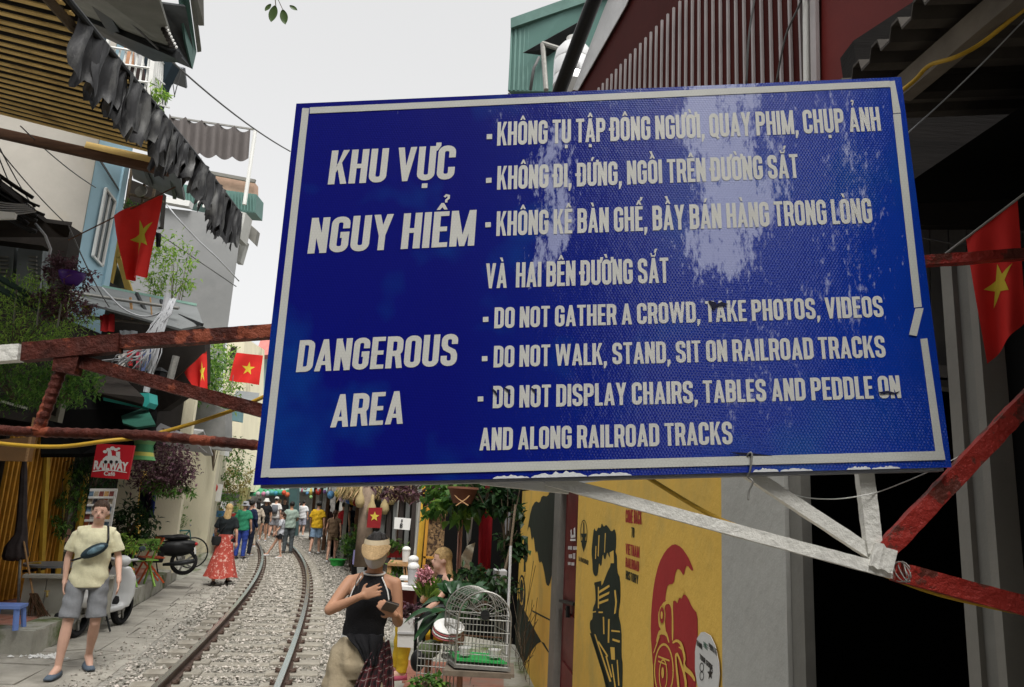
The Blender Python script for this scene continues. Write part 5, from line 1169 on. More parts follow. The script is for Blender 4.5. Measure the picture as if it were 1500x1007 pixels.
# door-head and dim boards above it
for x0 in range(1336, 1560, 27):
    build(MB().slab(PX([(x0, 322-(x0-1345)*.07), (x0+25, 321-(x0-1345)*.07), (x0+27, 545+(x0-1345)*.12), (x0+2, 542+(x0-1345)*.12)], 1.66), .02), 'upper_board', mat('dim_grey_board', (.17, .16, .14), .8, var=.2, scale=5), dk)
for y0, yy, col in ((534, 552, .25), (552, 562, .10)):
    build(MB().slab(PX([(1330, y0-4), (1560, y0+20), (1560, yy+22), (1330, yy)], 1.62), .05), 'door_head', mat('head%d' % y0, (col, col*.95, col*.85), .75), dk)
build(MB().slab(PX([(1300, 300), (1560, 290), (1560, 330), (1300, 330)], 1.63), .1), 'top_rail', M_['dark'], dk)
ua = build(MB().slab([at(1250, 60, 2.2), at(1800, -300, 2.2), at(1800, 400, 2.2), at(1300, 400, 2.2)], .1), 'under_roof_wall', mat('roof_shade_boards', (.012, .010, .009), .85, var=.5, scale=4, streak=(.3, 1, 4)), label='boards coloured near black for the shade under the corrugated roof', cat='wall')  # shade under the roof is put into the board colour
# corrugated roof with stepped edge
rf = thing('corrugated_roof', 'dark corrugated roof sheet projecting over the shop at upper right', 'roof', Vector((1.5, 1, 2.95)))
vs = []; fs = []; Ys = []; Y = -1.7; k = 0
prof = [(0, 0), (.030, 0), (.040, .028), (.062, .028), (.072, 0)]
while Y < 1.62:
    for a, b in prof[:4]: Ys.append((Y+a, b))
    Y += .072
for (yy, h) in Ys:
    for th in (0, -.006): vs += [Vector((.738-.07*(yy-1), yy, 3.0+h+th)), Vector((3.2, yy, 3.25+h+th))]
for i in range(len(Ys)-1):
    o = i*4; fs += [(o, o+1, o+5, o+4), (o+2, o+6, o+7, o+3), (o, o+4, o+6, o+2)]
build(MB().add(vs, fs), 'corrugated_sheet', mat('old_roof_sheet', (.07, .06, .05), .7, .1, var=.4, scale=6), rf)
build(MB().beam(at(1322, 132, 1.40), at(1500, -20, 1.12), .03, .05), 'edge_beam', mat('brown_grey_beam', (.17, .145, .115), .8, var=.25, scale=8), rf)
for t in (.0, .35, .7): build(MB().beam(Vector((.8, 1.45-t, 2.975)), Vector((3.1, 1.45-t, 3.2)), .03, .04), 'rafter', M_['dark'], rf)
cable('cable', 'yellow cable clipped beneath the corrugated roof edge', None, .0042, M_['ycab'], world=[at(1310, 142, 1.30), at(1340, 118, 1.28), at(1362, 96, 1.26), at(1400, 84, 1.22), at(1440, 62, 1.2), at(1500, 14, 1.15), at(1560, -30, 1.1)])
cable('cable', 'thin dark twisted wire running up from the sign corner to the roof', None, .0014, M_['wirel'], world=[at(1330, 195, 1.3), at(1380, 150, 1.28), at(1437, 95, 1.25), at(1500, 30, 1.2), at(1560, -30, 1.15)])
cable('cable', 'dark wire sagging below the roof over the dim boards', None, .0016, M_['wire'], world=[at(1330, 345, 1.5), at(1370, 352, 1.5), at(1420, 358, 1.5), at(1500, 340, 1.45)])
flag('red flag with yellow star hanging at the right edge behind the red bar', PX([(1415, 350, 1.36), (1490, 290, 1.30), (1502, 470, 1.30), (1447, 534, 1.34)]), (.50, .53), .040, .006, [at(1385, 372, 1.38), at(1502, 283, 1.29)], aspect=.9, polem='silver', star_rot=0)
# maroon corrugated gable
MA, MBp = at(840, 130, 8.0), at(1340, 100, 3.7); NM = (MBp-MA).cross(Vector((0, 0, 1))).normalized()
if NM.y > 0: NM = -NM
def MP(x, y, o=0): return onp(x, y, MA, NM, o)
mw = thing('corrugated_gable', 'maroon ribbed metal gable wall with black verge above the sign', 'building wall', MA+Vector((0, 0, -3)))
low = [MP(838, 134), MP(905, 12), MP(960, -90), MP(1420, -90), MP(1420, 140)]
zb_ = 2.55; la, lb = Vector(low[-1]), Vector(low[0]); la.z = lb.z = zb_
build(MB().slab(low[:4]+[Vector((low[3].x, low[3].y, zb_)), lb], .08, -NM), 'sheet', M_['maroon'], mw)
dirm = (MBp-MA); dirm.z = 0; Lm = dirm.length; dirm.normalize()
def ptop(s):       # verge height at distance s along the wall
    p0, p1 = low[0], low[2]; s0, s1 = (p0-MA).dot(dirm), (p1-MA).dot(dirm); return p0.z+(p1.z-p0.z)*(s-s0)/(s1-s0)
s = .30; k = 0
while s < Lm+.3:
    base = MA+dirm*s; base.z = 0; zt_ = min(ptop(s)-.33, 6.5); w1 = .05
    px_now = 840+(s/Lm)*500
    if MP(1203, 60).x < base.x+.02: break
    if zt_ > 2.7:
        q0 = base+NM*.022; build(MB().add([base+Vector((0, 0, zb_))-dirm*.012+NM*.003, q0+Vector((0, 0, zb_))-dirm*.007, q0+Vector((0, 0, zb_))+dirm*.010, base+Vector((0, 0, zb_))+dirm*.012+NM*.003,
            base+Vector((0, 0, zt_))-dirm*.012+NM*.003, q0+Vector((0, 0, zt_))-dirm*.007, q0+Vector((0, 0, zt_))+dirm*.010, base+Vector((0, 0, zt_))+dirm*.012+NM*.003], [(0, 1, 5, 4), (1, 2, 6, 5), (2, 3, 7, 6), (4, 5, 6, 7)]), 'rib', M_['maroonside'], mw)
    s += .098; k += 1
fixn(build(MB().slab([MP(1207, -90, .02), MP(1420, -90, .02), MP(1420, 150, .02), MP(1207, 150, .02)], .015, -NM), 'plain_sheet', mat('plain_red_sheet', (.14, .016, .013), .5, var=.15, scale=1.5, spec=.15, bump=.05), mw))
build(MB().slab([MP(843, 133, .035), MP(890, 12, .035), MP(935, -90, .035), MP(965, -90, .035), MP(921, 10, .035), MP(850, 134, .035)], .01, -NM), 'white_flashing', mat('pale_flashing', (.60, .60, .60), .4, .2), mw)
build(MB().tube([MP(826, 142, .08), MP(876, 12, .08), MP(920, -90, .08)], .085, 10), 'verge_trim', M_['blackp'], mw, smooth=True)
build(MB().beam(MP(1204, 140, .05), MP(1200, -90, .05), .03, .05), 'corner_trim', M_['maroonside'], mw)
build(MB().beam(MP(1192, 140, .04), MP(1189, -90, .04), .06, .03), 'white_edge', M_['white'], mw)
cable('cable', 'black cable across the maroon ribs', None, .008, M_['wire'], world=[MP(1110, 130, .1), MP(1117, 60, .12), MP(1122, 0, .1), MP(1125, -60, .1)])
cable('cable', 'second black cable slanting over the maroon ribs', None, .007, M_['wire'], world=[MP(1155, 125, .1), MP(1172, 60, .12), MP(1190, 10, .1), MP(1205, -40, .1)])
# green annex and tank
gb = thing('green_annex', 'green corrugated rooftop annex left of the maroon gable', 'building', at(790, 400, 14)*1.0)
fixn(build(MB().slab([at(744, 134, 14), at(749, 36, 14), at(830, 12, 13.2), at(920, -20, 12.5), at(920, 134, 12.5)], 2.5), 'sheet_wall', M_['tealsh'], gb))
for i in range(19):
    x = 750+i*6.6; build(MB().beam(at(x-4, 133, 13.97-i*.055), at(x, 34-i*1.95, 13.97-i*.055), .045, .04), 'rib', M_['tealsh'], gb)
build(MB().slab([at(748, 41, 13.9), at(748, 27, 13.9), at(920, -34, 12.4), at(920, -18, 12.4)], .15), 'fascia', mat('green_fascia', (.15, .26, .23), .6), gb)
fixn(build(MB().slab([at(744, 136, 14.3), at(940, 136, 12.8), Vector((2.4, 12.8, 2.4)), Vector((.0, 14.3, 2.4))], 2), 'lower_wall', M_['bgrey2'], gb))
build(MB().slab([at(766, 78, 13.4), at(812, 52, 13.2), at(860, 26, 13), at(860, 60, 13.2), at(815, 84, 13.5)], .06), 'window_hood', M_['darkmetal'], gb)
for a, b in (((795, 64), (800, 132)), ((795, 64), (826, 74))): build(MB().tube([at(*a, 12), at(*b, 11.8)], .045, 8), 'pipe', M_['silver'], gb)
build(MB().tube([at(790, 84, 12.6), at(782, 100, 12.6), at(777, 132, 12.6)], .03, 6), 'dark_hose', M_['wire'], gb, smooth=True)
wt = thing('water_tank', 'shiny white steel water tank beside the black verge', 'water tank', at(838, 132, 10.5))
tc_ = at(838, 128, 10.5); R_ = .30
build(MB().lathe([(0, 0), (R_, 0), (R_, .12), (R_*.97, .14), (R_, .16), (R_, .40), (R_*.97, .42), (R_, .44), (R_*.9, .60), (R_*.6, .72), (R_*.35, .76), (0, .77)], tc_, 28), 'shell', mat('bright_steel', (.80, .80, .80), .25, .5, var=.05, bump=.05), wt, smooth=2)
build(MB().lathe([(.0, .76), (.11, .76), (.12, .84), (0, .85)], tc_, 16), 'cap', M_['white'], wt)
# ------------------------------------------------ printed murals: flat paint on the wall
z7 = lambda x, y: (720+x/3.177, 690+y/3.177)
def chaikin(p, k=1):
    for _ in range(k): p = [q for i in range(len(p)) for q in ((p[i][0]*.78+p[(i+1) % len(p)][0]*.22, p[i][1]*.78+p[(i+1) % len(p)][1]*.22), (p[i][0]*.22+p[(i+1) % len(p)][0]*.78, p[i][1]*.22+p[(i+1) % len(p)][1]*.78))]
    return p
def paint(pts, m, lay=1, name='mural_shape', parent=None, conv=True):
    if len(pts) > 6: pts = chaikin(pts)
    P = [WP(*(z7(*p) if conv else p), .0012*lay+.0006) for p in pts]
    v = P; tri = tessellate_polygon([v]); return build(MB().add(v, [tuple(t) for t in tri]), name, m, parent or yw)
D, Rd, Yl = M_['inkp'], M_['redp'], M_['yellow']
def blobpoly(cx, cy, rx, ry, n=24, a0=0, a1=6.283, jag=0, seed=1):
    q = random.Random(seed); return [(cx+rx*math.cos(a0+(a1-a0)*i/n)*(1+jag*q.uniform(-1, 1)), cy+ry*math.sin(a0+(a1-a0)*i/n)*(1+jag*q.uniform(-1, 1))) for i in range(n)]
# left plume and black engine
paint([(165, 290), (185, 175), (205, 140), (225, 150), (235, 115), (262, 120), (275, 88), (300, 84), (294, 300), (286, 460), (270, 538), (255, 530), (248, 480), (235, 420), (222, 430), (214, 370), (205, 385), (196, 300), (188, 330), (178, 250)], D)
paint(blobpoly(160, 365, 11, 62), D); paint([(152, 400), (158, 400), (160, 470), (150, 470)], D, 2); paint(blobpoly(142, 575, 17, 92), D); paint(blobpoly(141, 560, 11, 66), Yl, 2); paint(blobpoly(141, 560, 8, 55), D, 3)
paint([(105, 600), (190, 560), (195, 700), (215, 770), (272, 858), (268, 840), (240, 790), (205, 810), (150, 900), (120, 930), (100, 860)], D)
for x in (170, 182): paint([(x, 560), (x+4, 560), (x+6, 700), (x+2, 700)], Yl, 2)
paint([(190, 648), (276, 692), (276, 700), (190, 656)], D)
# middle: plume and locomotive
paint([(470, 330), (478, 262), (488, 285), (498, 262), (508, 268), (514, 242), (524, 262), (534, 250), (545, 262), (560, 285), (574, 268), (582, 300), (580, 372), (566, 420), (548, 400), (540, 375), (528, 420), (518, 380), (512, 450), (500, 425), (496, 485), (482, 492), (472, 470), (470, 420), (466, 380)], D)
for pts in ([(500, 300), (505, 300), (500, 400), (496, 395)], [(530, 290), (534, 290), (530, 380), (526, 380)], [(552, 380), (570, 370), (572, 430), (556, 430)], [(486, 350), (490, 350), (488, 410), (484, 410)]): paint(pts, Yl, 2)
paint([(556, 385), (584, 375), (586, 470), (600, 500), (602, 600), (590, 660), (606, 735), (606, 860), (612, 900), (610, 1040), (540, 1040), (515, 930), (460, 745), (458, 700), (472, 690), (472, 640), (486, 610), (484, 560), (480, 520), (510, 515), (514, 540), (540, 470), (556, 440)], D)
paint([(480, 520), (512, 512), (512, 522), (480, 532)], D, 2)
paint([(458, 755), (470, 757), (560, 1040), (548, 1040)], D, 1)
for pts in ([(500, 560), (550, 530), (552, 540), (502, 572)], [(500, 585), (555, 560), (555, 570), (502, 598)], [(500, 610), (555, 592), (556, 600), (503, 622)], [(566, 590), (572, 590), (576, 660), (570, 660)], [(520, 680), (526, 680), (528, 760), (522, 760)], [(545, 690), (552, 690), (550, 800), (543, 800)],
            [(560, 740), (600, 745), (600, 752), (560, 748)], [(565, 780), (600, 790), (598, 800), (565, 790)], [(500, 790), (545, 860), (542, 868), (498, 800)], [(555, 820), (575, 822), (577, 880), (560, 878)], [(480, 760), (486, 762), (560, 980), (552, 982)], [(497, 540), (502, 540), (502, 640), (497, 640)],
            [(470, 655), (488, 652), (488, 658), (470, 662)], [(500, 655), (520, 655), (520, 662), (500, 662)], [(585, 880), (590, 880), (598, 1000), (592, 1000)], [(560, 900), (565, 900), (585, 1030), (578, 1030)], [(532, 862), (538, 860), (565, 960), (558, 962)]): paint(pts, Yl, 2)
paint(blobpoly(572, 610, 26, 75), D, 3); paint([(575, 555), (582, 556), (588, 610), (582, 662), (574, 668), (580, 615)], Yl, 4)
# right: red disc and engine front
disc = [(752, 900), (742, 760), (745, 640), (758, 520), (780, 430), (812, 370), (850, 338), (885, 355), (915, 398), (932, 435), (941, 460), (934, 467), (912, 438), (902, 458), (896, 490), (880, 462), (866, 455), (856, 480), (850, 525), (822, 530), (814, 560), (812, 600), (860, 605), (866, 620), (876, 590), (886, 597), (898, 572), (915, 590), (935, 635), (960, 665), (962, 760), (958, 860), (955, 960), (950, 1050), (760, 1050)]
paint(disc, Rd)
paint([(790, 640), (800, 615), (816, 605), (812, 600), (818, 560), (835, 545), (870, 540), (900, 560), (896, 575), (886, 592), (876, 588), (868, 612), (858, 600), (846, 610), (850, 720), (848, 790), (842, 790), (842, 650), (832, 618), (812, 622), (808, 650), (812, 742), (822, 760), (832, 800), (826, 800), (815, 765), (785, 760), (775, 800), (768, 792), (780, 745), (792, 740), (780, 720), (778, 660)], Yl, 2)
paint(blobpoly(797, 672, 15, 46), Yl, 2); paint(blobpoly(797, 672, 11, 38), Rd, 3); paint(blobpoly(797, 672, 5, 18), Yl, 4)
def ring(cx, cy, rx, ry, w_, m, lay):
    o = blobpoly(cx, cy, rx, ry, 28); i_ = blobpoly(cx, cy, rx-w_, ry-w_*2.2, 28)
    P = [WP(*z7(*p), .0012*lay+.0006) for p in o]; Q = [WP(*z7(*p), .0012*lay+.0006) for p in i_]
    build(MB().add(P+Q, [(k, (k+1) % 28, 28+(k+1) % 28, 28+k) for k in range(28)]), 'mural_shape', m, yw)
ring(805, 930, 46, 128, 5, Yl, 2); ring(803, 950, 20, 75, 4, Yl, 3); paint(blobpoly(802, 940, 6, 26), Yl, 4)
for pts in ([(758, 850), (764, 845), (790, 770), (784, 772)], [(782, 860), (835, 880), (835, 888), (782, 868)], [(782, 882), (822, 900), (822, 906), (782, 890)], [(848, 795), (870, 782), (895, 800), (912, 870), (905, 905), (940, 935), (955, 965), (955, 985), (930, 950), (900, 930), (900, 900), (902, 868), (885, 808), (868, 795), (850, 806)],
            [(862, 850), (876, 845), (915, 960), (918, 1045), (908, 1045), (905, 965), (874, 862), (866, 865), (880, 980), (884, 1045), (876, 1045), (870, 985), (860, 870)], [(876, 820), (890, 818), (894, 836)], [(752, 900), (758, 900), (762, 1050), (754, 1050)]): paint(pts, Yl, 5)
for t in range(10):
    a = t*.63; paint(blobpoly(805+42*math.cos(a), 930+118*math.sin(a), 1.6, 3, 6), Yl, 3)
# wall lettering
exw = (WP(1000, 800)-WP(950, 800)); exw.z = 0; exw.normalize(); eyw = Vector((0, 0, 1))
def wtext(s, x0, x1, yb, yt, m, nm='wall_lettering', off=.002):
    a, b = WP(*z7(x0, yb), off), WP(*z7(x1, yb), off); h = (WP(*z7(x0, yt), off)-a).length; b.z = a.z
    return put_line(s, a, b, h, eyw, NW, m, yw, off=.0004, step=.00015, name=nm)
wtext('COME BACK', 625, 700, 241, 180, Rd); wtext('TO', 652, 666, 310, 262, D); wtext('VIETNAM', 625, 690, 387, 337, Rd); wtext('RAILROAD', 625, 688, 447, 402, Rd); wtext('HISTORY', 626, 685, 503, 463, D)
wtext('LA RAILROAD', 407, 452, 418, 398, D)
ring(431, 290, 16, 62, 2, D, 2); paint([(426, 300), (436, 300), (440, 345), (430, 378), (421, 345)], D, 2); paint([(418, 325), (445, 325), (445, 332), (418, 332)], D, 3); paint([(429, 240), (433, 240), (433, 300), (429, 300)], D, 3); paint([(418, 292), (445, 292), (440, 310), (422, 310)], D, 3)
def dtext(s, x0, x1, yb, yt):
    a, b = WP(*z7(x0, yb), -.02), WP(*z7(x1, yb), -.02); b.z = a.z; h = (WP(*z7(x0, yt), -.02)-a).length
    put_line(s, a, b, h, eyw, NW, M_['paper'], dr, off=.0004, name='door_lettering')
for x0, x1, yb, yt in ((347, 366, 366, 350), (370, 389, 367, 351), (350, 366, 406, 388), (369, 380, 410, 383), (346, 359, 438, 424), (362, 376, 440, 425)):
    for k in range(4):
        xa = x0+(x1-x0)*k/4; P = [WP(*z7(*p), -.018) for p in ((xa, yb), (xa+(x1-x0)*.17, yb), (xa+(x1-x0)*.17, yt), (xa, yt))]; build(MB().add(P, [(0, 1, 2, 3)]), 'door_lettering', M_['paper'], dr)
for pts in ([(357, 316), (380, 316), (382, 326), (356, 326)], [(358, 275), (363, 272), (364, 312), (359, 312)], [(372, 268), (379, 262), (380, 310), (374, 310)], [(365, 298), (373, 296), (373, 310), (365, 312)]):
    P = [WP(*z7(*p), -.018) for p in pts]; build(MB().add(P, [(0, 1, 2, 3)]), 'door_emblem', M_['paper'], dr)
stk = thing('sticker', 'white oval sticker with tour guide wording on the yellow wall edge', 'sticker', WP(1038, 1000))
def stp(p, o): return WP(*z7(*p), o)
build(MB().slab([stp(p, .009) for p in [(985, 752), (1000, 750), (1030, 768), (1052, 815), (1068, 890), (1072, 950), (1066, 1010), (1055, 1050), (1000, 1050), (970, 1010), (957, 930), (957, 840), (966, 780)]], .002, -NW), 'disc', M_['paper'], stk)
def stext(s, x0, x1, yb, yt, m=M_['blackp']):
    a, b = stp((x0, yb), .0098), stp((x1, yb), .0098); h = (stp((x0, yt), .0098)-a).length; b.z = a.z-.022*(x1-x0)/96
    put_line(s, a, b, h, eyw, NW, m, stk, off=.0004, step=.00008)
stext('HANOI', 966, 992, 812, 786); stext('FREE', 998, 1018, 820, 794, mat('sticker_green', (.05, .16, .10), .6)); stext('PRIVATE', 1023, 1061, 828, 800); stext('TOUR GUIDE', 980, 1042, 876, 850)
for c in ((990, 915), (990, 955)):
    o = [stp(q_, .0105) for q_ in blobpoly(*c, 10, 22, 16)]; i_ = [stp(q_, .0105) for q_ in blobpoly(*c, 8, 17, 16)]; build(MB().add(o+i_, [(k, (k+1) % 16, 16+(k+1) % 16, 16+k) for k in range(16)]), 'emblem_ring', M_['blackp'], stk)
stp5 = []
for k in range(10):
    a = k*.6283-math.pi/2; r = 1 if k % 2 == 0 else .42; stp5.append(stp((1030+14*r*math.cos(a), 945+32*r*math.sin(a)), .0105))
build(MB().add(stp5+[stp((1030, 945), .0105)], [(k, (k+1) % 10, 10) for k in range(10)]), 'emblem_star', M_['blackp'], stk)
# ------------------------------------------------ behind the photographer: unseen houses and trees added to shape the sign's reflection
bh = building('house', 'plain house row behind the camera on the track\'s left side', [(-4.2, -2.5), (2.8, -22), (-6, -26), (-12, -3)], 17, mat('added_rear_dark_wall', (.10, .095, .09), .9))  # added unseen house row, shapes the sign's reflection
bh2 = building('house', 'plain house row behind the camera on the track\'s right side', [(2.2, -2.2), (6.7, -22), (16, -20), (9, -1)], 15, mat('added_rear_dark_wall', (.10, .095, .09), .9))  # added unseen house row, shapes the sign's reflection
bh3 = building('house', 'added low house, unseen, closing the street far behind the camera', [(-2, -44), (14, -44), (14, -50), (-2, -50)], 5.5, M_['cream'])
for i, (x, Y, z, rx, rz) in enumerate([(2.3, -18.5, 7.5, .8, 1.1), (6.4, -19, 6.3, .7, 1.0), (1.6, -15, 9.6, .6, .9), (5.7, -16, 9.3, .6, .9)]):
    bush('tree', ['added unseen leafy tree crown low on the left behind the camera', 'added unseen leafy tree crown low on the right behind the camera', 'added unseen higher leafy crown on the left behind the camera', 'added unseen higher leafy crown on the right behind the camera'][i], 'tree', (x, Y, z), (rx, .9, rz), 260, .35, .2, M_['greend'], 60+i, stem_to=(x, Y, 0))
# ================================================================ people
def remesh(parts, voxel, smooth=4):
    """one continuous skin from overlapping closed volumes"""
    mb = MB()
    for p in parts: mb.add(p.v, p.f)
    me = bpy.data.meshes.new('figure'); me.from_pydata(mb.v, [], mb.f)
    o = bpy.data.objects.new('figure', me); sc.collection.objects.link(o)
    r = o.modifiers.new('r', 'REMESH'); r.mode = 'VOXEL'; r.voxel_size = voxel
    s = o.modifiers.new('s', 'SMOOTH'); s.iterations = smooth; s.factor = .5
    bpy.context.view_layer.update()
    m2 = bpy.data.meshes.new_from_object(o.evaluated_get(bpy.context.evaluated_depsgraph_get()))
    vs = [v.co.copy() for v in m2.vertices]; fs = [tuple(p.vertices) for p in m2.polygons]
    bpy.data.objects.remove(o); bpy.data.meshes.remove(me); bpy.data.meshes.remove(m2)
    return MB().add(vs, fs)
def seg(a, b, ra, rb, bulge=0, n=12, flat=1.0, up=None):
    """tapered limb between two joints with round ends"""
    a, b = Vector(a), Vector(b); d = (b-a); L_ = d.length; d.normalize()
    pts = [a-d*ra*.6]; rad = [ra*.55]
    for i in range(7): t = i/6; pts.append(a+d*L_*t); rad.append(ra+(rb-ra)*t+bulge*math.sin(math.pi*min(1, t*1.4)) if t < .72 else ra+(rb-ra)*t+bulge*.15)
    pts.append(b+d*rb*.6); rad.append(rb*.55)
    return MB().tube(pts, rad, n)
def tubeM(pts, rad, n=14): return MB().tube(pts, rad, n)
class Man: pass
def figure_joints(h=1.75, pose=None, slim=1.0):
    J = dict(pelvis=(0, 0, .96), waist=(0, 0, 1.08), chest=(0, 0, 1.30), neck=(0, .01, 1.48), head=(0, -.02, 1.625),
             shR=(-.180, .01, 1.405), elR=(-.235, .03, 1.15), wrR=(-.25, -.05, .92), haR=(-.25, -.08, .83),
             shL=(.180, .01, 1.405), elL=(.235, .03, 1.15), wrL=(.25, -.05, .92), haL=(.25, -.08, .83),
             hiR=(-.095, 0, .92), knR=(-.105, -.02, .50), anR=(-.11, .03, .085), toR=(-.125, -.13, .04),
             hiL=(.095, 0, .92), knL=(.105, -.02, .50), anL=(.11, .03, .085), toL=(.125, -.13, .04))
    J = {k: Vector(v) for k, v in J.items()}
    for k, v in (pose or {}).items(): J[k] = Vector(v)
    return J
def person(label, loc, yaw, h=1.72, pose=None, top=('tee', (.3, .3, .3)), bottom=('shorts', (.1, .1, .1)), hair=('short', 'hairk'), skin='skin', hat=None, extras=(), vox=.017, sex='m', shoes=(.5, .5, .5), group='people walking along the track', detail=False, headrot=(0, 0, 0), build_=1.0, name='person'):
    J = figure_joints(pose=pose); k = h/1.75; bw = build_*(1.0 if sex == 'm' else .87)
    t = thing(name, label, 'person', Vector((0, 0, 0)), group)
    ORG[t.name] = Vector((0, 0, 0))
    if sex == 'f' and not pose:
        for s in ('shR', 'shL', 'elR', 'elL'): J[s].x *= .88
    J0 = J
    up = lambda p, dx=0, dy=0, dz=0: (p+Vector((dx, dy, dz)))
    def torso(e=0.0, zlo=None, zhi=None, flare=0):
        P = [J['pelvis']+Vector((0, 0, -.10)), J['pelvis'], J['waist']+Vector((0, 0, .02)), J['waist'].lerp(J['chest'], .6), J['chest']+Vector((0, 0, .02)), J['chest'].lerp(J['neck'], .55), J['chest'].lerp(J['neck'], .80), J['neck']+Vector((0, 0, -.0))]
        RX = [.145, .168, .150*(1 if sex == 'm' else .86), .158, .172, .158, .112, .066]; RY = [.10, .118, .105, .112, .122, .108, .086, .06]
        if sex == 'f': RX[0] = .150; RX[1] = .175; RY[4] = .128
        out_ = []
        for p, rx, ry in zip(P, RX, RY):
            if zlo and p.z < zlo: rx *= 1; 
            out_.append((p.x, p.y, p.z, rx*bw+e, ry*bw+e))
        return out_
    def head_rot(v): return rotm(*headrot) @ v
    H = J['head']
    parts = [MB().loft(torso(-.004), 18), MB().ell(H+head_rot(Vector((0, .012, .02))), (.076, .094, .105), n=16, m=12), MB().ell(H+head_rot(Vector((0, -.022, -.045))), (.056, .066, .070), n=14, m=10),
             seg(J['neck']-Vector((0, 0, .05)), H+Vector((0, .012, -.05)), .058*bw**.5, .052), MB().ell(H+head_rot(Vector((0, -.092, -.018))), (.013, .018, .022), n=8, m=6)]
    for s in (-1, 1): parts.append(MB().ell(H+head_rot(Vector((s*.077, .01, -.01))), (.010, .018, .03), n=8, m=6))
    ar = bw*.98
    for s in 'RL':
        parts += [seg(J['sh'+s], J['el'+s], (.050 if top[0] in ('none', 'tank') else .042)*ar, .038*ar, .004), seg(J['el'+s], J['wr'+s], .040*ar, .026*ar, .004), MB().ell(J['sh'+s], ((.050 if top[0] in ('none', 'tank') else .041)*ar,)*3), MB().tube([J['neck']+Vector((.03 if s == 'L' else -.03, 0, -.03)), J['sh'+s]+Vector((0, 0, -.004))], [.040, (.047 if top[0] in ('none', 'tank') else .036)*ar], 12)]
        hd = (J['ha'+s]-J['wr'+s]); hl = hd.normalized(); side = Vector((0, 1, 0)) if abs(hl.y) < .8 else Vector((1, 0, 0)); side = (side-hl*side.dot(hl)).normalized(); nrm = hl.cross(side)
        if not detail:
            parts += [MB().tube([J['wr'+s], J['wr'+s]+hl*.05, J['wr'+s]+hl*.10], [.024, .036, .030], 10)]
            for f_ in range(4): parts.append(MB().tube([J['wr'+s]+hl*.09+side*(.024-.016*f_), J['wr'+s]+hl*(.165-.006*abs(f_-1.5))+side*(.026-.017*f_)+nrm*.01], [.011, .009], 6))
            parts.append(MB().tube([J['wr'+s]+hl*.04+side*.03, J['wr'+s]+hl*.10+side*.052], [.012, .010], 6))
        th = 1.0*bw
        if bottom[0] != 'none':
            parts += [seg(J['hi'+s], J['kn'+s], .083*th, .056*th, .006), seg(J['kn'+s], J['an'+s], .055*th, .037*th, .010), MB().ell(J['kn'+s], (.056*th, .058*th, .06*th)),
                      MB().tube([J['an'+s]+Vector((0, .035, -.035)), J['an'+s], J['an'+s].lerp(J['to'+s], .6), J['to'+s]], [.032, .042, .036, .026], 10)]
    extra_skin = []
    if detail:
        for s in 'RL':
            if s in detail: extra_skin += detail[s](J)
    parts += extra_skin
    body = build(remesh(parts, vox, 3 if vox < .012 else 2), 'body', M_[skin], t, smooth=True)
    # --- clothes
    def cm(tag_, col, **k2):
        nm = 'cloth_%s_%02x%02x%02x' % (tag_, int(col[0]*255), int(col[1]*255), int(col[2]*255)); return mat(nm, col, .85, var=.12, scale=9, bump=.5, bscale=14, **k2)
    kind, col = top[:2]; tm = M_[top[2]] if len(top) > 2 else cm(kind, col)
    R = torso(.016 if kind != 'tank' else .006)
    if kind in ('tee', 'blouse', 'shirt', 'romper'):
        e = .014; Rt = [(x, y, z, rx+e*(1.2 if i < 4 else .6), ry+e*(1.2 if i < 4 else .5)) for i, (x, y, z, rx, ry) in enumerate(R)][0 if kind != 'romper' else 1:]
        Rt[0] = (*Rt[0][:3], max(Rt[0][3], .203*bw), max(Rt[0][4], .152*bw)); Rt[1] = (*Rt[1][:3], max(Rt[1][3], .200*bw), max(Rt[1][4], .150*bw))
        Rt[-1] = (Rt[-1][0], Rt[-1][1], Rt[-1][2]-.022, .072*bw, .068*bw)
        cp_ = [MB().loft(Rt, 20)]
        for s in 'RL':
            L_ = J['el'+s] if kind in ('blouse', 'tee', 'romper') else J['wr'+s]
            a, b = J['sh'+s], (J['sh'+s].lerp(J['el'+s], .74) if kind in ('tee', 'blouse') else J['sh'+s].lerp(J['el'+s], .3) if kind == 'romper' else J['el'+s])
            cp_.append(MB().tube([a+Vector((-.07 if s == 'L' else .07, 0, -.0)), a+Vector((-.025 if s == 'L' else .025, 0, .004)), a.lerp(b, .12), a.lerp(b, .5), b], [.045*bw, .055*bw, .060*bw, .070*bw, .078*bw], 14))
            cp_.append(MB().tube([J['neck']+Vector((.035 if s == 'L' else -.035, 0, -.045)), a+Vector((0, 0, .004))], [.060*bw, .068*bw], 12))
            if kind == 'shirt': cp_.append(seg(J['el'+s], J['wr'+s], .058*bw, .04*bw))
        # soft folds
        sm = remesh(cp_, max(.008, vox*.9), 6 if vox < .012 else 2)
        sm.v = [tuple(Vector(v)*1.0+Vector((0, 0, 0))+Vector((v[0], v[1], 0)).normalized()*(.005*math.sin(v[2]*38+v[0]*14)+.004*math.sin(v[0]*45+v[2]*22))*max(0, min(1, (v[2]-J['pelvis'].z+.09)*12))*max(.12, min(1, (J['chest'].z+.12-v[2])*8))) for v in map(Vector, sm.v)]
        build(sm, 'shirt', tm, t, smooth=True)
    elif kind in ('tank',):
        Rt = R[1:]; Rt[-1] = (*Rt[-1][:3], .07*bw, .07*bw); Rt[-2] = (*Rt[-2][:3], Rt[-2][3]*.84, Rt[-2][4]+.004)
        build(remesh([MB().loft(Rt, 20)], max(.008, vox*.8), 2), 'tank_top', tm, t, smooth=True)
    bk, bc_ = bottom[:2]; bm_ = M_[bottom[2]] if len(bottom) > 2 else cm(bk, bc_)
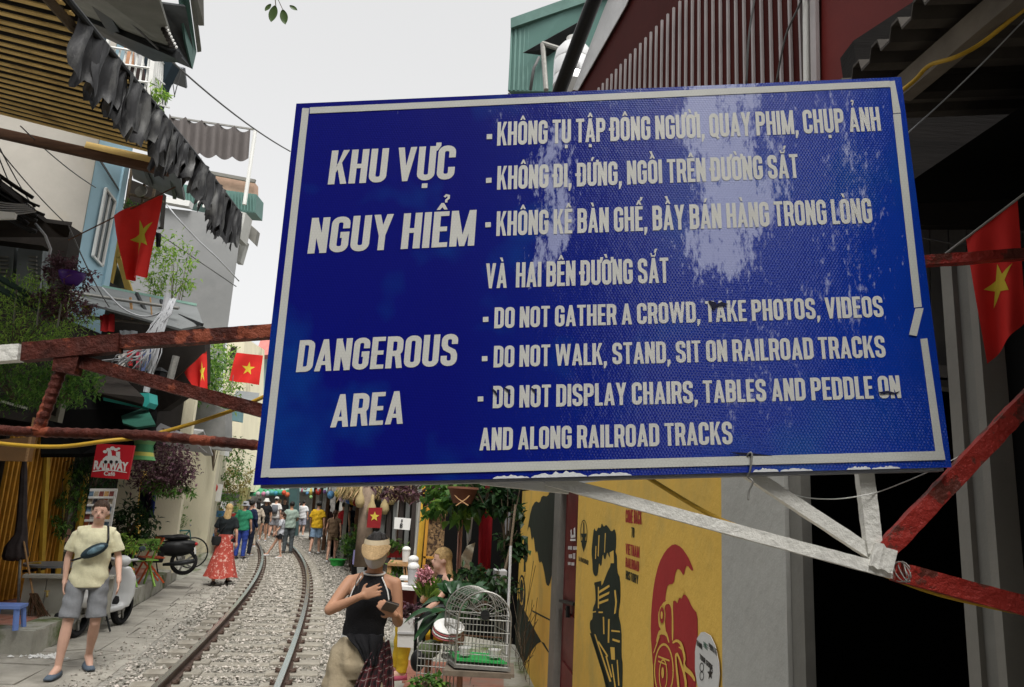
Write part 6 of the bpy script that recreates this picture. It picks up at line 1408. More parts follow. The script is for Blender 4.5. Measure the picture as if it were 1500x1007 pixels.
    if bk in ('shorts', 'trousers', 'hotpants'):
        f_ = dict(shorts=.88, trousers=1, hotpants=.45)[bk]
        w0 = J['waist']+Vector((0, 0, -.02)); pv = J['pelvis']
        cp_ = [MB().loft([(pv.x, pv.y, pv.z-.12, .150*bw, .115*bw), (pv.x, pv.y, pv.z-.03, .190*bw, .138*bw), (w0.x, w0.y, w0.z-.04, .172*bw, .125*bw), (w0.x, w0.y, w0.z, .165*bw, .12*bw)], 20)]
        for s in 'RL':
            a, b = J['hi'+s], J['hi'+s].lerp(J['kn'+s], f_); w1 = .108 if bk != 'trousers' else .08
            cp_.append(MB().tube([a+Vector((0, 0, .04)), a, a.lerp(b, .5), b], [.09*bw, .106*bw, .103*bw, w1*bw], 16))
            if bk == 'trousers': cp_.append(MB().tube([J['kn'+s]+Vector((0, 0, .03)), J['kn'+s], J['kn'+s].lerp(J['an'+s], .5), J['an'+s]+Vector((0, 0, .0))], [.075*bw, .078*bw, .07*bw, .062*bw], 14))
        sm = remesh(cp_, max(.008, vox*.9), 2)
        sm.v = [tuple(v+Vector((v[0], v[1], 0)).normalized()*(.004*math.sin(v[2]*50+v[0]*20))) for v in map(Vector, sm.v)]
        build(sm, bk, bm_, t, smooth=True)
    elif bk == 'skirt':
        pv = J['pelvis']; rings = []; n = 40; vs = []
        for j in range(15):
            v = j/14; z = pv.z+.12-v*(pv.z+.12-.16); R0 = .16+.02*v+.17*v**1.6
            for i in range(n): a = 6.283*i/n; rr_ = R0*(1+.10*v*math.sin(a*9+v*3)); vs.append((pv.x+rr_*math.cos(a)*1.0, pv.y+rr_*.85*math.sin(a)+.06*v, z+.02*v*math.sin(a*3)))
        build(MB().add(vs, [(j*n+i, (j+1)*n+i, (j+1)*n+(i+1) % n, j*n+(i+1) % n) for j in range(14) for i in range(n)]), 'skirt', bm_, t, smooth=True)
    # shoes
    if shoes:
        shm = mat('shoe_%02x%02x%02x' % tuple(int(c*255) for c in shoes), shoes, .7, var=.1); sol = M_['palegrey']
        for s in 'RL':
            a, b = J['an'+s], J['to'+s]; d = (b-a); d.z = 0; d.normalize(); hl = a-d*.055
            mb = MB(); zf = min(b.z, a.z-.045)
            prof_ = [(hl, .036, .045), (a+d*.0, .044, .060), (a.lerp(b, .5), .049, .046), (b, .050, .034), (b+d*.05, .038, .024)]
            vs = []; n = 12
            for p, w1, hh in prof_:
                px_, py_ = Vector((-d.y, d.x, 0)), Vector((0, 0, 1)); c = Vector((p.x, p.y, zf-.02))
                for i in range(n): an = math.pi*2*i/n; vs.append(c+px_*w1*math.cos(an)+py_*max(0, math.sin(an))*hh*1.35)
            build(MB().add(vs, [(j*n+i, j*n+(i+1) % n, (j+1)*n+(i+1) % n, (j+1)*n+i) for j in range(4) for i in range(n)]+[tuple(range(n))[::-1], tuple(4*n+i for i in range(n))]), 'shoe', shm, t, smooth=True)
    # hair
    hk, hm = hair; hcen = H+head_rot(Vector((0, .022, .035))); hp = []
    RH = rotm(*headrot)
    if hk != 'bald':
        hp = [MB().ell(hcen, (.084, .094, .098), RH, 16, 12)]
        if hk == 'short': cut_ = True
        if hk == 'long':
            hp += [MB().loft([(H.x, H.y+.04, H.z+.05, .07, .06), (H.x, H.y+.07, H.z-.05, .078, .05), (H.x+.01, H.y+.09, H.z-.15, .088, .04), (H.x-.01, H.y+.11, H.z-.25, .06, .03), (H.x, H.y+.10, H.z-.30, .02, .015)], 14)]
        if hk == 'pony': hp += [MB().tube([H+Vector((0, .09, .06)), H+Vector((0, .14, .02)), H+Vector((0, .13, -.12)), H+Vector((0, .11, -.22))], [.03, .035, .03, .012], 10)]
        if hk == 'bun': hp += [MB().ell(H+Vector((0, .10, .07)), (.045, .045, .045))]
        hh = remesh(hp, max(.007, vox*.6), 2); q = random.Random(int(h*1000)); 
        hh.v = [tuple(Vector(v)+Vector((0, 0, 1))*.004*math.sin(v[0]*160+v[1]*40)) for v in hh.v]
        # clear the face: pull in everything ahead of the ears and below the brow
        out_ = []
        for v in hh.v:
            l = RH.transposed() @ (Vector(v)-H)
            if l.y < -.045 and l.z < .050 and hk != 'bald': l.y = max(l.y, -.045)+.02; l.x *= .9
            elif l.y < -.03 and l.z >= .05: l.y -= .006; l.z += .008
            if l.z < -.01 and l.y < .02 and hk in ('short', 'pony', 'bun'): l.x *= .85
            out_.append(tuple(RH @ l+H))
        hh.v = out_
        build(hh, 'hair', M_[hm], t, smooth=True)
    # face
    fm = mat('eye_dark', (.03, .02, .018), .4, bump=0); lm = mat('lips', (.36, .12, .10), .5, bump=0)
    for s in (-1, 1):
        build(MB().ell(H+head_rot(Vector((s*.030, -.080, .006))), (.010, .005, .0045), RH, 8, 6), 'eye', fm, t)
        build(MB().ell(H+head_rot(Vector((s*.031, -.084, .027))), (.015, .005, .003), RH, 8, 6), 'eyebrow', mat('brow', (.17, .09, .06), .8, bump=0), t)
    build(MB().ell(H+head_rot(Vector((0, -.086, -.052))), (.022, .006, .007), RH, 10, 6), 'mouth', lm, t)
    if hat:
        hkind, hcol = hat; hmm = mat('hat_%02x%02x' % (int(hcol[0]*255), int(hcol[1]*255)), hcol, .8)
        if hkind == 'cap': pr_ = [(0, .15), (.06, .14), (.092, .09), (.098, .04), (.093, .035)]
        else: pr_ = [(0, .135), (.07, .13), (.092, .09), (.10, .03), (.155, .0), (.155, -.006), (.09, .02)]
        build(MB().lathe(pr_, H+Vector((0, .01, .0)), 20), 'hat', hmm, t, smooth=True)
        if hkind == 'cap': build(MB().lathe([(0, .05), (.055, .047), (.07, .04), (.055, .043)], H+Vector((0, -.10, .0)), 14), 'cap_peak', hmm, t, smooth=True)
    for e in extras:
        if e[0] == 'backpack': build(MB().loft([(0, J['chest'].y+.17, J['chest'].z-.26, .12, .07), (0, J['chest'].y+.19, J['chest'].z-.1, .15, .09), (0, J['chest'].y+.17, J['chest'].z+.12, .12, .06)], 14), 'backpack', mat('bag%d' % int(e[1][0]*99), e[1], .7), t, smooth=True)
        if e[0] == 'shoulderbag':
            build(MB().loft([(.16, .14, .84, .08, .04), (.16, .14, .92, .11, .055), (.16, .14, 1.03, .10, .05)], 14), 'shoulder_bag', mat('bag%d' % int(e[1][0]*99), e[1], .7), t, smooth=2)
            build(MB().tube([(.18, .13, 1.0), (.06, .15, 1.2), (-.10, .09, 1.43), (-.11, -.02, 1.46)], .010, 6), 'bag_strap', mat('bag%d' % int(e[1][0]*99), e[1], .7), t)
        if e[0] == 'towel': build(MB().loft([(.23, .0, .78, .05, .03), (.24, .0, .95, .06, .035)], 10), 'towel', mat('white_towel', (.7, .7, .7), .9), t)
    if callable(build_): pass
    t.location = loc; t.rotation_euler = (0, 0, yaw); t.scale = (k, k, k)
    return t, J
def gp(x, y, z=.02): return gz(x, y, z)
WALKAWAY = dict(knR=(-.10, -.12, .52), anR=(-.10, .02, .12), toR=(-.11, -.14, .06), knL=(.10, .06, .50), anL=(.10, .25, .14), toL=(.11, .12, .04))
def walk(a=.12): return dict(knR=(-.10, -.10, .51), anR=(-.10, -.18, .085), toR=(-.12, -.34, .05), knL=(.10, .02, .50), anL=(.10, .22, .13), toL=(.11, .08, .04), elR=(-.24, .08, 1.15), wrR=(-.26, .06, .92), haR=(-.26, .04, .83), elL=(.24, -.02, 1.15), wrL=(.26, -.16, .95), haL=(.26, -.2, .87))
aw_ = math.pi      # facing away
# flower print for the skirt
M_['skirtp'] = mat('red_flower_print', (.42, .07, .05), .85, var=.15, scale=8, col2=(.62, .36, .30), m2=(.56, .6), s2=16, bump=.2)
M_['plaidish'] = None
person('blonde woman with black tee and long red flowered skirt walking away', gp(322, 856), aw_+.1, 1.72, walk(), ('tee', (.012, .016, .018)), ('skirt', (.4, .05, .05), 'skirtp'), ('long', 'hairy'), 'skin', extras=[('shoulderbag', (.02, .02, .02))], sex='f', shoes=(.04, .03, .03))
person('person in green tee and grey bucket hat behind the red skirt', gp(350, 819), aw_, 1.70, None, ('tee', (.03, .22, .12)), ('trousers', (.03, .06, .30)), hat=('bucket', (.35, .36, .38)), shoes=(.05, .05, .06))
person('man in dark navy jacket and trousers beside the left rail', gp(360, 815), aw_-.3, 1.72, None, ('shirt', (.012, .02, .055)), ('trousers', (.015, .02, .04)), extras=[])
person('person in beige clothes leaning at the left stalls', gp(371, 802), aw_+.8, 1.68, walk(), ('shirt', (.45, .38, .30)), ('trousers', (.42, .36, .28)), ('long', 'hairk'), sex='f')
person('woman in white hat, black tee and black shorts facing the camera', gp(384, 793), .2, 1.74, dict(elR=(-.26, .0, 1.18), wrR=(-.15, -.16, 1.02), haR=(-.08, -.2, 1.03)), ('tee', (.012, .012, .014)), ('hotpants', (.012, .012, .014)), ('long', 'hairb'), 'skin2', hat=('bucket', (.72, .70, .66)), sex='f', shoes=(.5, .5, .5))
person('man in white tee with a grey backpack walking away', gp(399, 789), aw_, 1.80, walk(), ('tee', (.62, .60, .58)), ('shorts', (.25, .25, .27)), hat=('cap', (.55, .55, .52)), extras=[('backpack', (.12, .13, .15))])
person('girl in pale grey tee and black shorts stepping over the left rail', gp(407, 818), -1.35, 1.42, dict(knR=(-.09, -.20, .54), anR=(-.09, -.42, .14), toR=(-.10, -.56, .10), knL=(.09, .02, .50), anL=(.09, .10, .085), toL=(.10, -.04, .04), elL=(.20, -.06, 1.14), wrL=(.20, -.2, .95), haL=(.20, -.24, .87)), ('tee', (.42, .43, .46)), ('hotpants', (.012, .012, .014)), ('pony', 'hairb'), 'skin', sex='f', shoes=(.7, .7, .7))
person('man in sage green tee and dark rolled trousers between the rails', gp(420, 812), aw_+.3, 1.74, dict(elR=(-.24, -.02, 1.16), wrR=(-.16, -.24, 1.08), haR=(-.1, -.3, 1.1)), ('tee', (.27, .34, .29)), ('trousers', (.06, .07, .075)), ('short', 'hairk'), 'skin2', shoes=(.03, .03, .03))
person('dark haired woman in black leggings looking at a phone', gp(433, 785), -.6, 1.66, dict(elR=(-.22, -.05, 1.15), wrR=(-.1, -.25, 1.2), haR=(-.05, -.3, 1.22)), ('tee', (.06, .07, .12)), ('trousers', (.012, .012, .015)), ('long', 'hairk'), sex='f')
person('man in yellow tee and pale blue shorts walking away', gp(460, 812), aw_, 1.78, walk(), ('tee', (.66, .40, .02)), ('shorts', (.22, .32, .45)), ('short', 'hairk'), 'skin', hat=('cap', (.10, .10, .10)), shoes=(.6, .6, .6))
person('dark haired woman between the yellow tee and brown romper', gp(476, 800), aw_, 1.62, None, ('tee', (.12, .06, .06)), ('hotpants', (.10, .03, .03)), ('long', 'hairk'), sex='f')
person('girl in brown dotted romper walking on the ballast', gp(484, 824), aw_+.1, 1.58, walk(), ('romper', (.14, .09, .055)), ('hotpants', (.14, .09, .055)), ('pony', 'hairb'), 'skin', sex='f', shoes=(.5, .5, .5))
person('man in red tank top and black shorts walking away', gp(497, 818), aw_-.1, 1.82, walk(), ('tank', (.50, .02, .03)), ('shorts', (.012, .012, .015)), ('short', 'hairk'), 'skin', shoes=(.1, .1, .12))
person('man in navy tee and pale shorts next to the red tank top', gp(508, 806), aw_-.2, 1.76, None, ('tee', (.015, .02, .045)), ('shorts', (.35, .36, .40)), ('short', 'hairk'), 'skin2')
for (x, y, yaw, hh_, tc, bcol, lab, hr) in [(412, 786, 0, 1.75, (.02, .02, .02), (.1, .1, .1), 'tanned man in black tee deep in the crowd', 'hairb'), (404, 785, .3, 1.70, (.45, .35, .3), (.3, .3, .3), 'blonde woman deep in the crowd by the lanterns', 'hairy'),
        (374, 786, aw_, 1.72, (.4, .4, .4), (.1, .1, .14), 'grey shirted visitor behind the white hatted woman', 'hairk'), (365, 788, 2.6, 1.6, (.45, .2, .15), (.05, .05, .05), 'long haired visitor in rust red at the left stalls', 'hairb'),
        (357, 792, 2.2, 1.66, (.05, .05, .06), (.1, .1, .1), 'dark dressed visitor at the shaded left stalls', 'hairk'), (425, 783, -.4, 1.68, (.3, .28, .25), (.04, .04, .05), 'visitor in taupe top near the left end of lanterns', 'hairk'),
        (440, 786, aw_, 1.7, (.55, .55, .55), (.3, .3, .35), 'white shirted visitor left of the yellow tee', 'hairk'), (390, 784, .1, 1.6, (.04, .04, .05), (.2, .2, .2), 'short dark visitor half hidden by the white hat', 'hairk')]:
    person(lab, gp(x, y), yaw, hh_, None, ('tee', tc), ('shorts', bcol), ('long' if hr != 'hairk' else 'short', hr), 'skin', sex='f' if hr != 'hairk' else 'm', vox=.022)
SIT = dict(pelvis=(0, 0, .50), waist=(0, .0, .62), chest=(0, -.04, .84), neck=(0, -.06, 1.02), head=(0, -.10, 1.16), shR=(-.18, -.04, .96), shL=(.18, -.04, .96), elR=(-.23, -.12, .70), elL=(.23, -.12, .70), wrR=(-.16, -.34, .62), wrL=(.16, -.34, .62), haR=(-.13, -.42, .60), haL=(.13, -.42, .60),
           hiR=(-.09, -.02, .46), hiL=(.09, -.02, .46), knR=(-.12, -.44, .48), knL=(.12, -.44, .48), anR=(-.12, -.46, .085), anL=(.12, -.46, .085), toR=(-.13, -.6, .04), toL=(.13, -.6, .04))
person('seated vendor in grey checked shirt by the cream wall corner', gp(311, 806), .5, 1.6, SIT, ('shirt', (.12, .13, .14)), ('trousers', (.2, .18, .16)), ('short', 'hairk'), 'skin2', group='vendors and seated guests')
# ================================================================ the two near walkers
def hand(wr, d, nrm, spread=.5, curl=0.0, s=1.0, thumb=1, fl=1.0):
    """palm, four unequal bent fingers, thumb from the palm's side; d: towards the fingers, nrm: back of the hand"""
    wr = Vector(wr); d = Vector(d).normalized(); nrm = (Vector(nrm)-d*Vector(nrm).dot(d)).normalized(); sd = d.cross(nrm)*thumb
    out_ = [MB().tube([wr-d*.015, wr+d*.01, wr+d*.04, wr+d*.075, wr+d*.088], [.022, .024, .030, .031, .022], 12)]
    M = Matrix((sd, nrm, d)).transposed()
    out_ = [MB().ell(wr+d*.05, (.041*s, .014*s, .050*s), M, 14, 10), MB().tube([wr-d*.02, wr+d*.03], [.023*s, .026*s], 10)]
    for i, (o, L_) in enumerate(((.030, .068), (.010, .076), (-.010, .071), (-.029, .056))):
        b = wr+d*.086*s+sd*o*s; a = spread*(o*8); f = d*math.cos(a)+sd*math.sin(a)
        c = [b]; cur = b; di = f
        for j, (fr, cv) in enumerate(((.45, .4), (.31, .8), (.24, .6))):
            di = (di*math.cos(curl*cv)-nrm*math.sin(curl*cv)).normalized() if curl else di
            cur = cur+di*L_*fr*s*fl; c.append(cur)
        out_.append(MB().tube([b-d*.03*s]+c, [.0095*s, .0098*s, .0088*s, .0082*s, .0062*s], 8))
    b = wr+d*.025*s+sd*.028*s; t1 = b+(sd*.8+d*.55-nrm*.25*curl).normalized()*.036*s; t2 = t1+(sd*.35+d*.85-nrm*.6*curl).normalized()*.030*s
    out_.append(MB().tube([wr+d*.01, b, t1, t2], [.013*s, .0125*s, .0105*s, .0075*s], 8)); return out_
# ---- woman with the straw visor
WY = 5.2
wz = .15
wloc = Vector((at(543, 900, WY).x, WY, wz))
Wp = dict(pelvis=(-.045, 0, .96), waist=(-.035, 0, 1.08), chest=(-.01, 0, 1.30), neck=(0, .01, 1.475), head=(.005, -.03, 1.612),
          shR=(-.160, .01, 1.405), elR=(-.262, -.13, 1.225), wrR=(-.045, -.205, 1.335), haR=(.04, -.2, 1.37),
          shL=(.150, .01, 1.405), elL=(.192, .0, 1.155), wrL=(.19, -.22, 1.235), haL=(.16, -.29, 1.26),
          hiR=(-.135, 0, .92), knR=(-.16, -.05, .50), anR=(-.17, .03, .085), toR=(-.18, -.12, .04), hiL=(.045, 0, .92), knL=(.06, .02, .50), anL=(.07, .10, .085), toL=(.08, -.05, .04))
wd = {'R': lambda J: hand(J['wrR'], (.86, .02, .34), (0, -1, .1), .55, .10, .95, thumb=-1), 'L': lambda J: hand(J['wrL'], (-.45, -.25, .35), (.5, -.75, -.3), .25, .95, .92, thumb=-1)}
wo, J = person('woman in straw visor, pale face mask and black sleeveless top holding a phone', wloc, .0, 1.69, Wp, ('none', (0, 0, 0)), ('hotpants2', (.34, .28, .19)), ('bun', 'hairk'), 'skin2', sex='f', vox=.0075, shoes=(.5, .5, .5), detail=wd, headrot=(.16, 0, -.05), group=None)
blk = mat('black_knit', (.010, .010, .012), .9, var=.3, scale=30, bump=.4, bscale=120); khk = mat('khaki_cotton', (.36, .30, .205), .9, var=.12, scale=6, col2=(.28, .23, .15), m2=(.5, .7), s2=7, bump=.6, bscale=12); wht = mat('white_trim', (.70, .70, .68), .85, var=.04)
# halter top: torso shell narrowing to the neck
secs = [(-.040, 0, 1.045, .142, .110), (-.037, 0, 1.10, .138, .108), (-.028, 0, 1.17, .140, .110), (-.014, -.004, 1.25, .150, .122), (-.008, -.006, 1.31, .152, .128), (-.004, 0, 1.36, .136, .116), (-.002, .004, 1.41, .106, .092), (0, .008, 1.445, .082, .076), (0, .01, 1.468, .069, .066)]
mb = MB(); n = 44; vs = []
S2 = []
for i in range(len(secs)-1):
    for t in (0, .25, .5, .75): S2.append(tuple(secs[i][k]*(1-t)+secs[i+1][k]*t for k in range(5)))
S2.append(secs[-1])
for (x, y, z, rx, ry) in S2:
    for k in range(n):
        a = 6.283*k/n; f_ = 1+.018*math.sin(z*55+a*3)*(z < 1.25)+.012*math.sin(a*7+z*20)*(z < 1.3); vs.append((x+rx*f_*math.cos(a), y+ry*f_*math.sin(a), z))
build(MB().add(vs, [(j*n+i, j*n+(i+1) % n, (j+1)*n+(i+1) % n, (j+1)*n+i) for j in range(len(S2)-1) for i in range(n)]), 'sleeveless_top', blk, wo, smooth=True)
build(MB().tube([(.0+.071*math.cos(a), .010+.068*math.sin(a), 1.468-.012*math.sin(-a)*0+(-.012 if math.sin(a) < 0 else .006)*abs(math.sin(a))) for a in np.linspace(0, 6.283, 28)], .0075, 7), 'neck_trim', wht, wo, smooth=True)
for s in (-1, 1):
    P = []
    for i in range(12):
        t = i/11; z = 1.30+.15*t; rx = np.interp(z, [1.25, 1.31, 1.36, 1.41, 1.445], [.150, .152, .136, .106, .082]); P.append((s*(rx*.86)-.005, -.062-.045*(1-t)*.4, z))
    build(MB().tube(P, .005, 6), 'armhole_trim', wht, wo, smooth=True)
build(MB().loft([(-.040, 0, 1.046, .146, .114), (-.039, 0, 1.064, .145, .113)], 40), 'hem_band', wht, wo, smooth=2)
build(MB().tube([(-.085, -.055, 1.47), (-.10, -.10, 1.42), (-.10, -.128, 1.36), (-.085, -.135, 1.33), (-.075, -.13, 1.37), (-.08, -.10, 1.43)], .003, 5), 'strap_loop', M_['blackp'], wo, smooth=True)
# wide shorts
cp_ = [MB().loft([(-.045, 0, .80, .15, .12), (-.045, 0, .90, .205, .150), (-.043, 0, .99, .175, .132), (-.040, 0, 1.06, .146, .115)], 24)]
for s, hx in (('R', -.150), ('L', .06)): cp_.append(MB().tube([(hx*.8-.01, 0, .96), (hx, 0, .90), (hx*1.02, -.01, .80), (hx*1.05, -.015, .72)], [.10, .112, .118, .124], 20))
sm = remesh(cp_, .009, 2); sm.v = [tuple(v+Vector((v[0]+.045, v[1], 0)).normalized()*(.006*math.sin(v[0]*60+v[2]*9)+.003*math.sin(v[2]*60))) for v in map(Vector, sm.v)]
build(sm, 'shorts', khk, wo, smooth=True)
# visor, mask
Hh = Vector(J['head']); RHm = rotm(.16, 0, -.05)
straw = mat('visor_straw', (.52, .36, .19), .85, var=.12, scale=60, bump=.7, bscale=160)
vs = []; n = 40; prof_ = [(.084, .088, .066), (.088, .102, .045), (.092, .120, .020), (.096, .136, -.004), (.098, .146, -.022)]
for rx, ry, z in prof_:
    for k in range(n+1):
        a = -math.pi*.5-math.pi*.50+math.pi*1.0*k/n; c = max(0, math.cos((a+math.pi/2)*.92)); q_ = Vector((rx*math.cos(a)*1.02, (.088+(ry-.088)*c)*math.sin(a), z*c+.050*(1-c))); vs.append(Hh+RHm @ q_)
m = n+1; fs = [(j*m+i, j*m+i+1, (j+1)*m+i+1, (j+1)*m+i) for j in range(len(prof_)-1) for i in range(n)]
k0 = len(vs); vs += [v+RHm @ Vector((0, 0, -.004)) for v in vs]; fs += [tuple(k0+i for i in f)[::-1] for f in fs]
build(MB().add(vs, fs), 'visor', straw, wo, smooth=True)
vs = []; 
for z in (.055, .092):
    for k in range(41):
        a = 6.283*k/40; vs.append(Hh+RHm @ Vector((.0875*math.cos(a)*(1.0 if z < .06 else .93), .101*math.sin(a)*(1.0 if z < .06 else .93)+.008, z)))
build(MB().add(vs, [(i, i+1, 42+i, 41+i) for i in range(40)]), 'visor_band', mat('visor_band_cloth', (.62, .52, .36), .8), wo, smooth=True)
mk = MB(); vs = []; n = 20
for j in range(9):
    v = j/8
    for i in range(n+1):
        u = i/n*2-1; a = -math.pi/2+u*1.35; zz = .012-.115*v; r1 = .071+.018*math.sin(v*math.pi)-.018*v; nose = .030*max(0, 1-abs(u)*2.2)*math.sin(min(1, v*1.25)*math.pi*.9+.35)
        vs.append(Hh+RHm @ Vector((r1*math.cos(a), (r1+.022+nose)*math.sin(a)+.006, zz+.012*abs(u))))
build(MB().add(vs, [(j*(n+1)+i, j*(n+1)+i+1, (j+1)*(n+1)+i+1, (j+1)*(n+1)+i) for j in range(8) for i in range(n)]), 'face_mask', mat('mask_cloth', (.50, .49, .50), .85, var=.04, bump=.3), wo, smooth=True)
# phone held in her left hand: a thing of its own
ph = thing('phone', 'dark smartphone held up by the woman in the straw visor', 'phone', wloc+Vector((.12, -.28, 1.26)))
kk = 1.69/1.75; wl = Vector(J['wrL'])*kk; pc = wloc+wl+Vector((-.018, -.10, .062)); Rp = rotm(-.42, .25, .25)
build(MB().box(pc, (.078, .155, .009), Rp), 'body', M_['blackp'], ph); build(MB().box(pc+Rp @ Vector((0, 0, -.0062)), (.082, .160, .004), Rp), 'case', mat('phone_case', (.12, .10, .08), .35, .3), ph)
# plaid shirt tied at the waist, black bundle
plaid = bpy.data.materials.new('plaid_flannel'); plaid.use_nodes = True; nn_ = plaid.node_tree; pb = nn_.nodes['Principled BSDF']; uvn = nn_.nodes.new('ShaderNodeTexCoord'); sp = nn_.nodes.new('ShaderNodeSeparateXYZ'); nn_.links.new(uvn.outputs['UV'], sp.inputs[0])
def pm(op, a, b):
    x = nn_.nodes.new('ShaderNodeMath'); x.operation = op
    for i, v in enumerate((a, b)):
        if hasattr(v, 'links'): nn_.links.new(v, x.inputs[i])
        else: x.inputs[i].default_value = v
    return x.outputs[0]
def pmx(a, b, f):
    x = nn_.nodes.new('ShaderNodeMix'); x.data_type = 'RGBA'
    for s, v in ((6, a), (7, b), (0, f)):
        if hasattr(v, 'links'): nn_.links.new(v, x.inputs[s])
        else: x.inputs[s].default_value = v
    return x.outputs[2]
fu = pm('FRACT', pm('MULTIPLY', sp.outputs[0], 5), 0); fv = pm('FRACT', pm('MULTIPLY', sp.outputs[1], 7), 0)
su = pm('LESS_THAN', fu, .45); sv2 = pm('LESS_THAN', fv, .45); lu = pm('LESS_THAN', pm('ABSOLUTE', pm('SUBTRACT', fu, .72), 0), .045); lv = pm('LESS_THAN', pm('ABSOLUTE', pm('SUBTRACT', fv, .72), 0), .045)
c_ = pmx((.12, .012, .018, 1), (.012, .010, .014, 1), pm('MULTIPLY', pm('ADD', su, sv2), .48)); c_ = pmx(c_, (.40, .37, .36, 1), pm('MULTIPLY', pm('MAXIMUM', lu, lv), .6)); nn_.links.new(c_, pb.inputs['Base Color']); pb.inputs['Roughness'].default_value = .9
def drape(rows, name, m, parent, n=26, m_=18, fold=.012, seed=1):
    """rows: list of (left point, right point) going down, local"""
    q = random.Random(seed); ph_ = q.uniform(0, 6); vs = []; uv = []
    for j in range(m_+1):
        t = j/m_*(len(rows)-1); k = min(int(t), len(rows)-2); a = Vector(rows[k][0]).lerp(Vector(rows[k+1][0]), t-k); b = Vector(rows[k][1]).lerp(Vector(rows[k+1][1]), t-k)
        for i in range(n+1):
            u = i/n; vs.append(a.lerp(b, u)+Vector((0, -fold*(math.sin(u*17+ph_+j*.12)+.6*math.sin(u*31+j*.2)), .004*math.sin(u*20)))); uv.append((u, j/m_))
    fs = [(j*(n+1)+i, j*(n+1)+i+1, (j+1)*(n+1)+i+1, (j+1)*(n+1)+i) for j in range(m_) for i in range(n)]
    o = build(MB().add(vs, fs), name, m, parent, smooth=True); ul = o.data.uv_layers.new(name='uv')
    for l in o.data.loops: ul.data[l.index].uv = uv[l.vertex_index]
    sol = o.modifiers.new('thick', 'SOLIDIFY'); sol.thickness = .006; return o
drape([((.075, -.13, 1.02), (.12, -.10, 1.05)), ((.02, -.16, .93), (.135, -.13, .97)), ((-.02, -.17, .82), (.15, -.12, .86)), ((-.055, -.17, .72), (.155, -.10, .74)), ((-.07, -.16, .60), (.145, -.10, .60))], 'tied_shirt', plaid, wo, seed=3)
drape([((.10, -.125, 1.03), (.15, -.06, 1.05)), ((.10, -.15, .9), (.185, -.05, .92)), ((.09, -.15, .75), (.20, -.04, .76)), ((.09, -.14, .62), (.19, -.04, .60))], 'tied_shirt_sleeve', plaid, wo, seed=5, fold=.018)
drape([((-.13, -.112, 1.08), (.11, -.112, 1.09)), ((-.10, -.135, 1.05), (.12, -.13, 1.05)), ((-.04, -.15, 1.0), (.11, -.145, 1.0)), ((-.0, -.155, .94), (.10, -.15, .95)), ((.03, -.155, .90), (.09, -.15, .90))], 'black_waist_cloth', blk, wo, seed=8, fold=.010)
wo['label'] = 'woman in straw visor, face mask and black sleeveless top, plaid shirt tied at waist'
# ---- walking man in the pale yellow tee
mloc = gz(107, 989, 0)
Mp = dict(head=(.01, -.03, 1.62), shR=(-.170, .01, 1.40), elR=(-.225, .05, 1.15), wrR=(-.215, .0, .92), haR=(-.21, -.03, .84), shL=(.170, .01, 1.40), elL=(.245, .03, 1.155), wrL=(.285, -.11, .95), haL=(.29, -.16, .88),
          hiR=(-.10, 0, .92), knR=(-.12, -.09, .51), anR=(-.14, -.10, .085), toR=(-.185, -.24, .035), hiL=(.10, 0, .92), knL=(.125, -.02, .51), anL=(.10, .24, .14), toL=(.14, .12, .04))
md = {'R': lambda J: hand(J['wrR'], (.04, -.25, -1), (-1, 0, 0), .15, .42, 1.05, thumb=1), 'L': lambda J: hand(J['wrL'], (.1, -.4, -1), (1, 0, 0), .3, .35, 1.05, thumb=-1)}
mo, J = person('man in pale yellow tee and grey shorts with a crossbody bag walking along the path', mloc, .42, 1.87, Mp, ('tee', (.66, .63, .43)), ('shorts', (.21, .22, .235)), ('short', 'hairb'), 'skin3', vox=.009, shoes=(.10, .13, .17), detail=md, headrot=(.05, 0, -.1), group=None, build_=.90)
bagm = mat('bag_dark_teal', (.015, .03, .04), .5, var=.2); bagl = mat('bag_light_panel', (.10, .17, .21), .45, var=.5, scale=14, col2=(.4, .45, .48), m2=(.6, .68), s2=10)
Rb = rotm(0, -.52, 0)
build(MB().ell((.02, -.170, 1.235), (.135, .045, .058), Rb, 18, 10), 'crossbody_bag', bagm, mo, smooth=True)
build(MB().ell((.03, -.200, 1.245), (.09, .022, .034), Rb, 16, 8), 'bag_panel', bagl, mo, smooth=True)
build(MB().tube([(.125, -.165, 1.29), (.13, -.145, 1.35), (.118, -.105, 1.42), (.105, -.03, 1.475), (.08, .06, 1.46), (0, .14, 1.38)], .011, 6), 'bag_strap', M_['blackp'], mo, smooth=True)
build(MB().tube([(-.09, -.160, 1.16), (-.165, -.10, 1.13), (-.19, .02, 1.12)], .010, 6), 'bag_strap', M_['blackp'], mo, smooth=True)
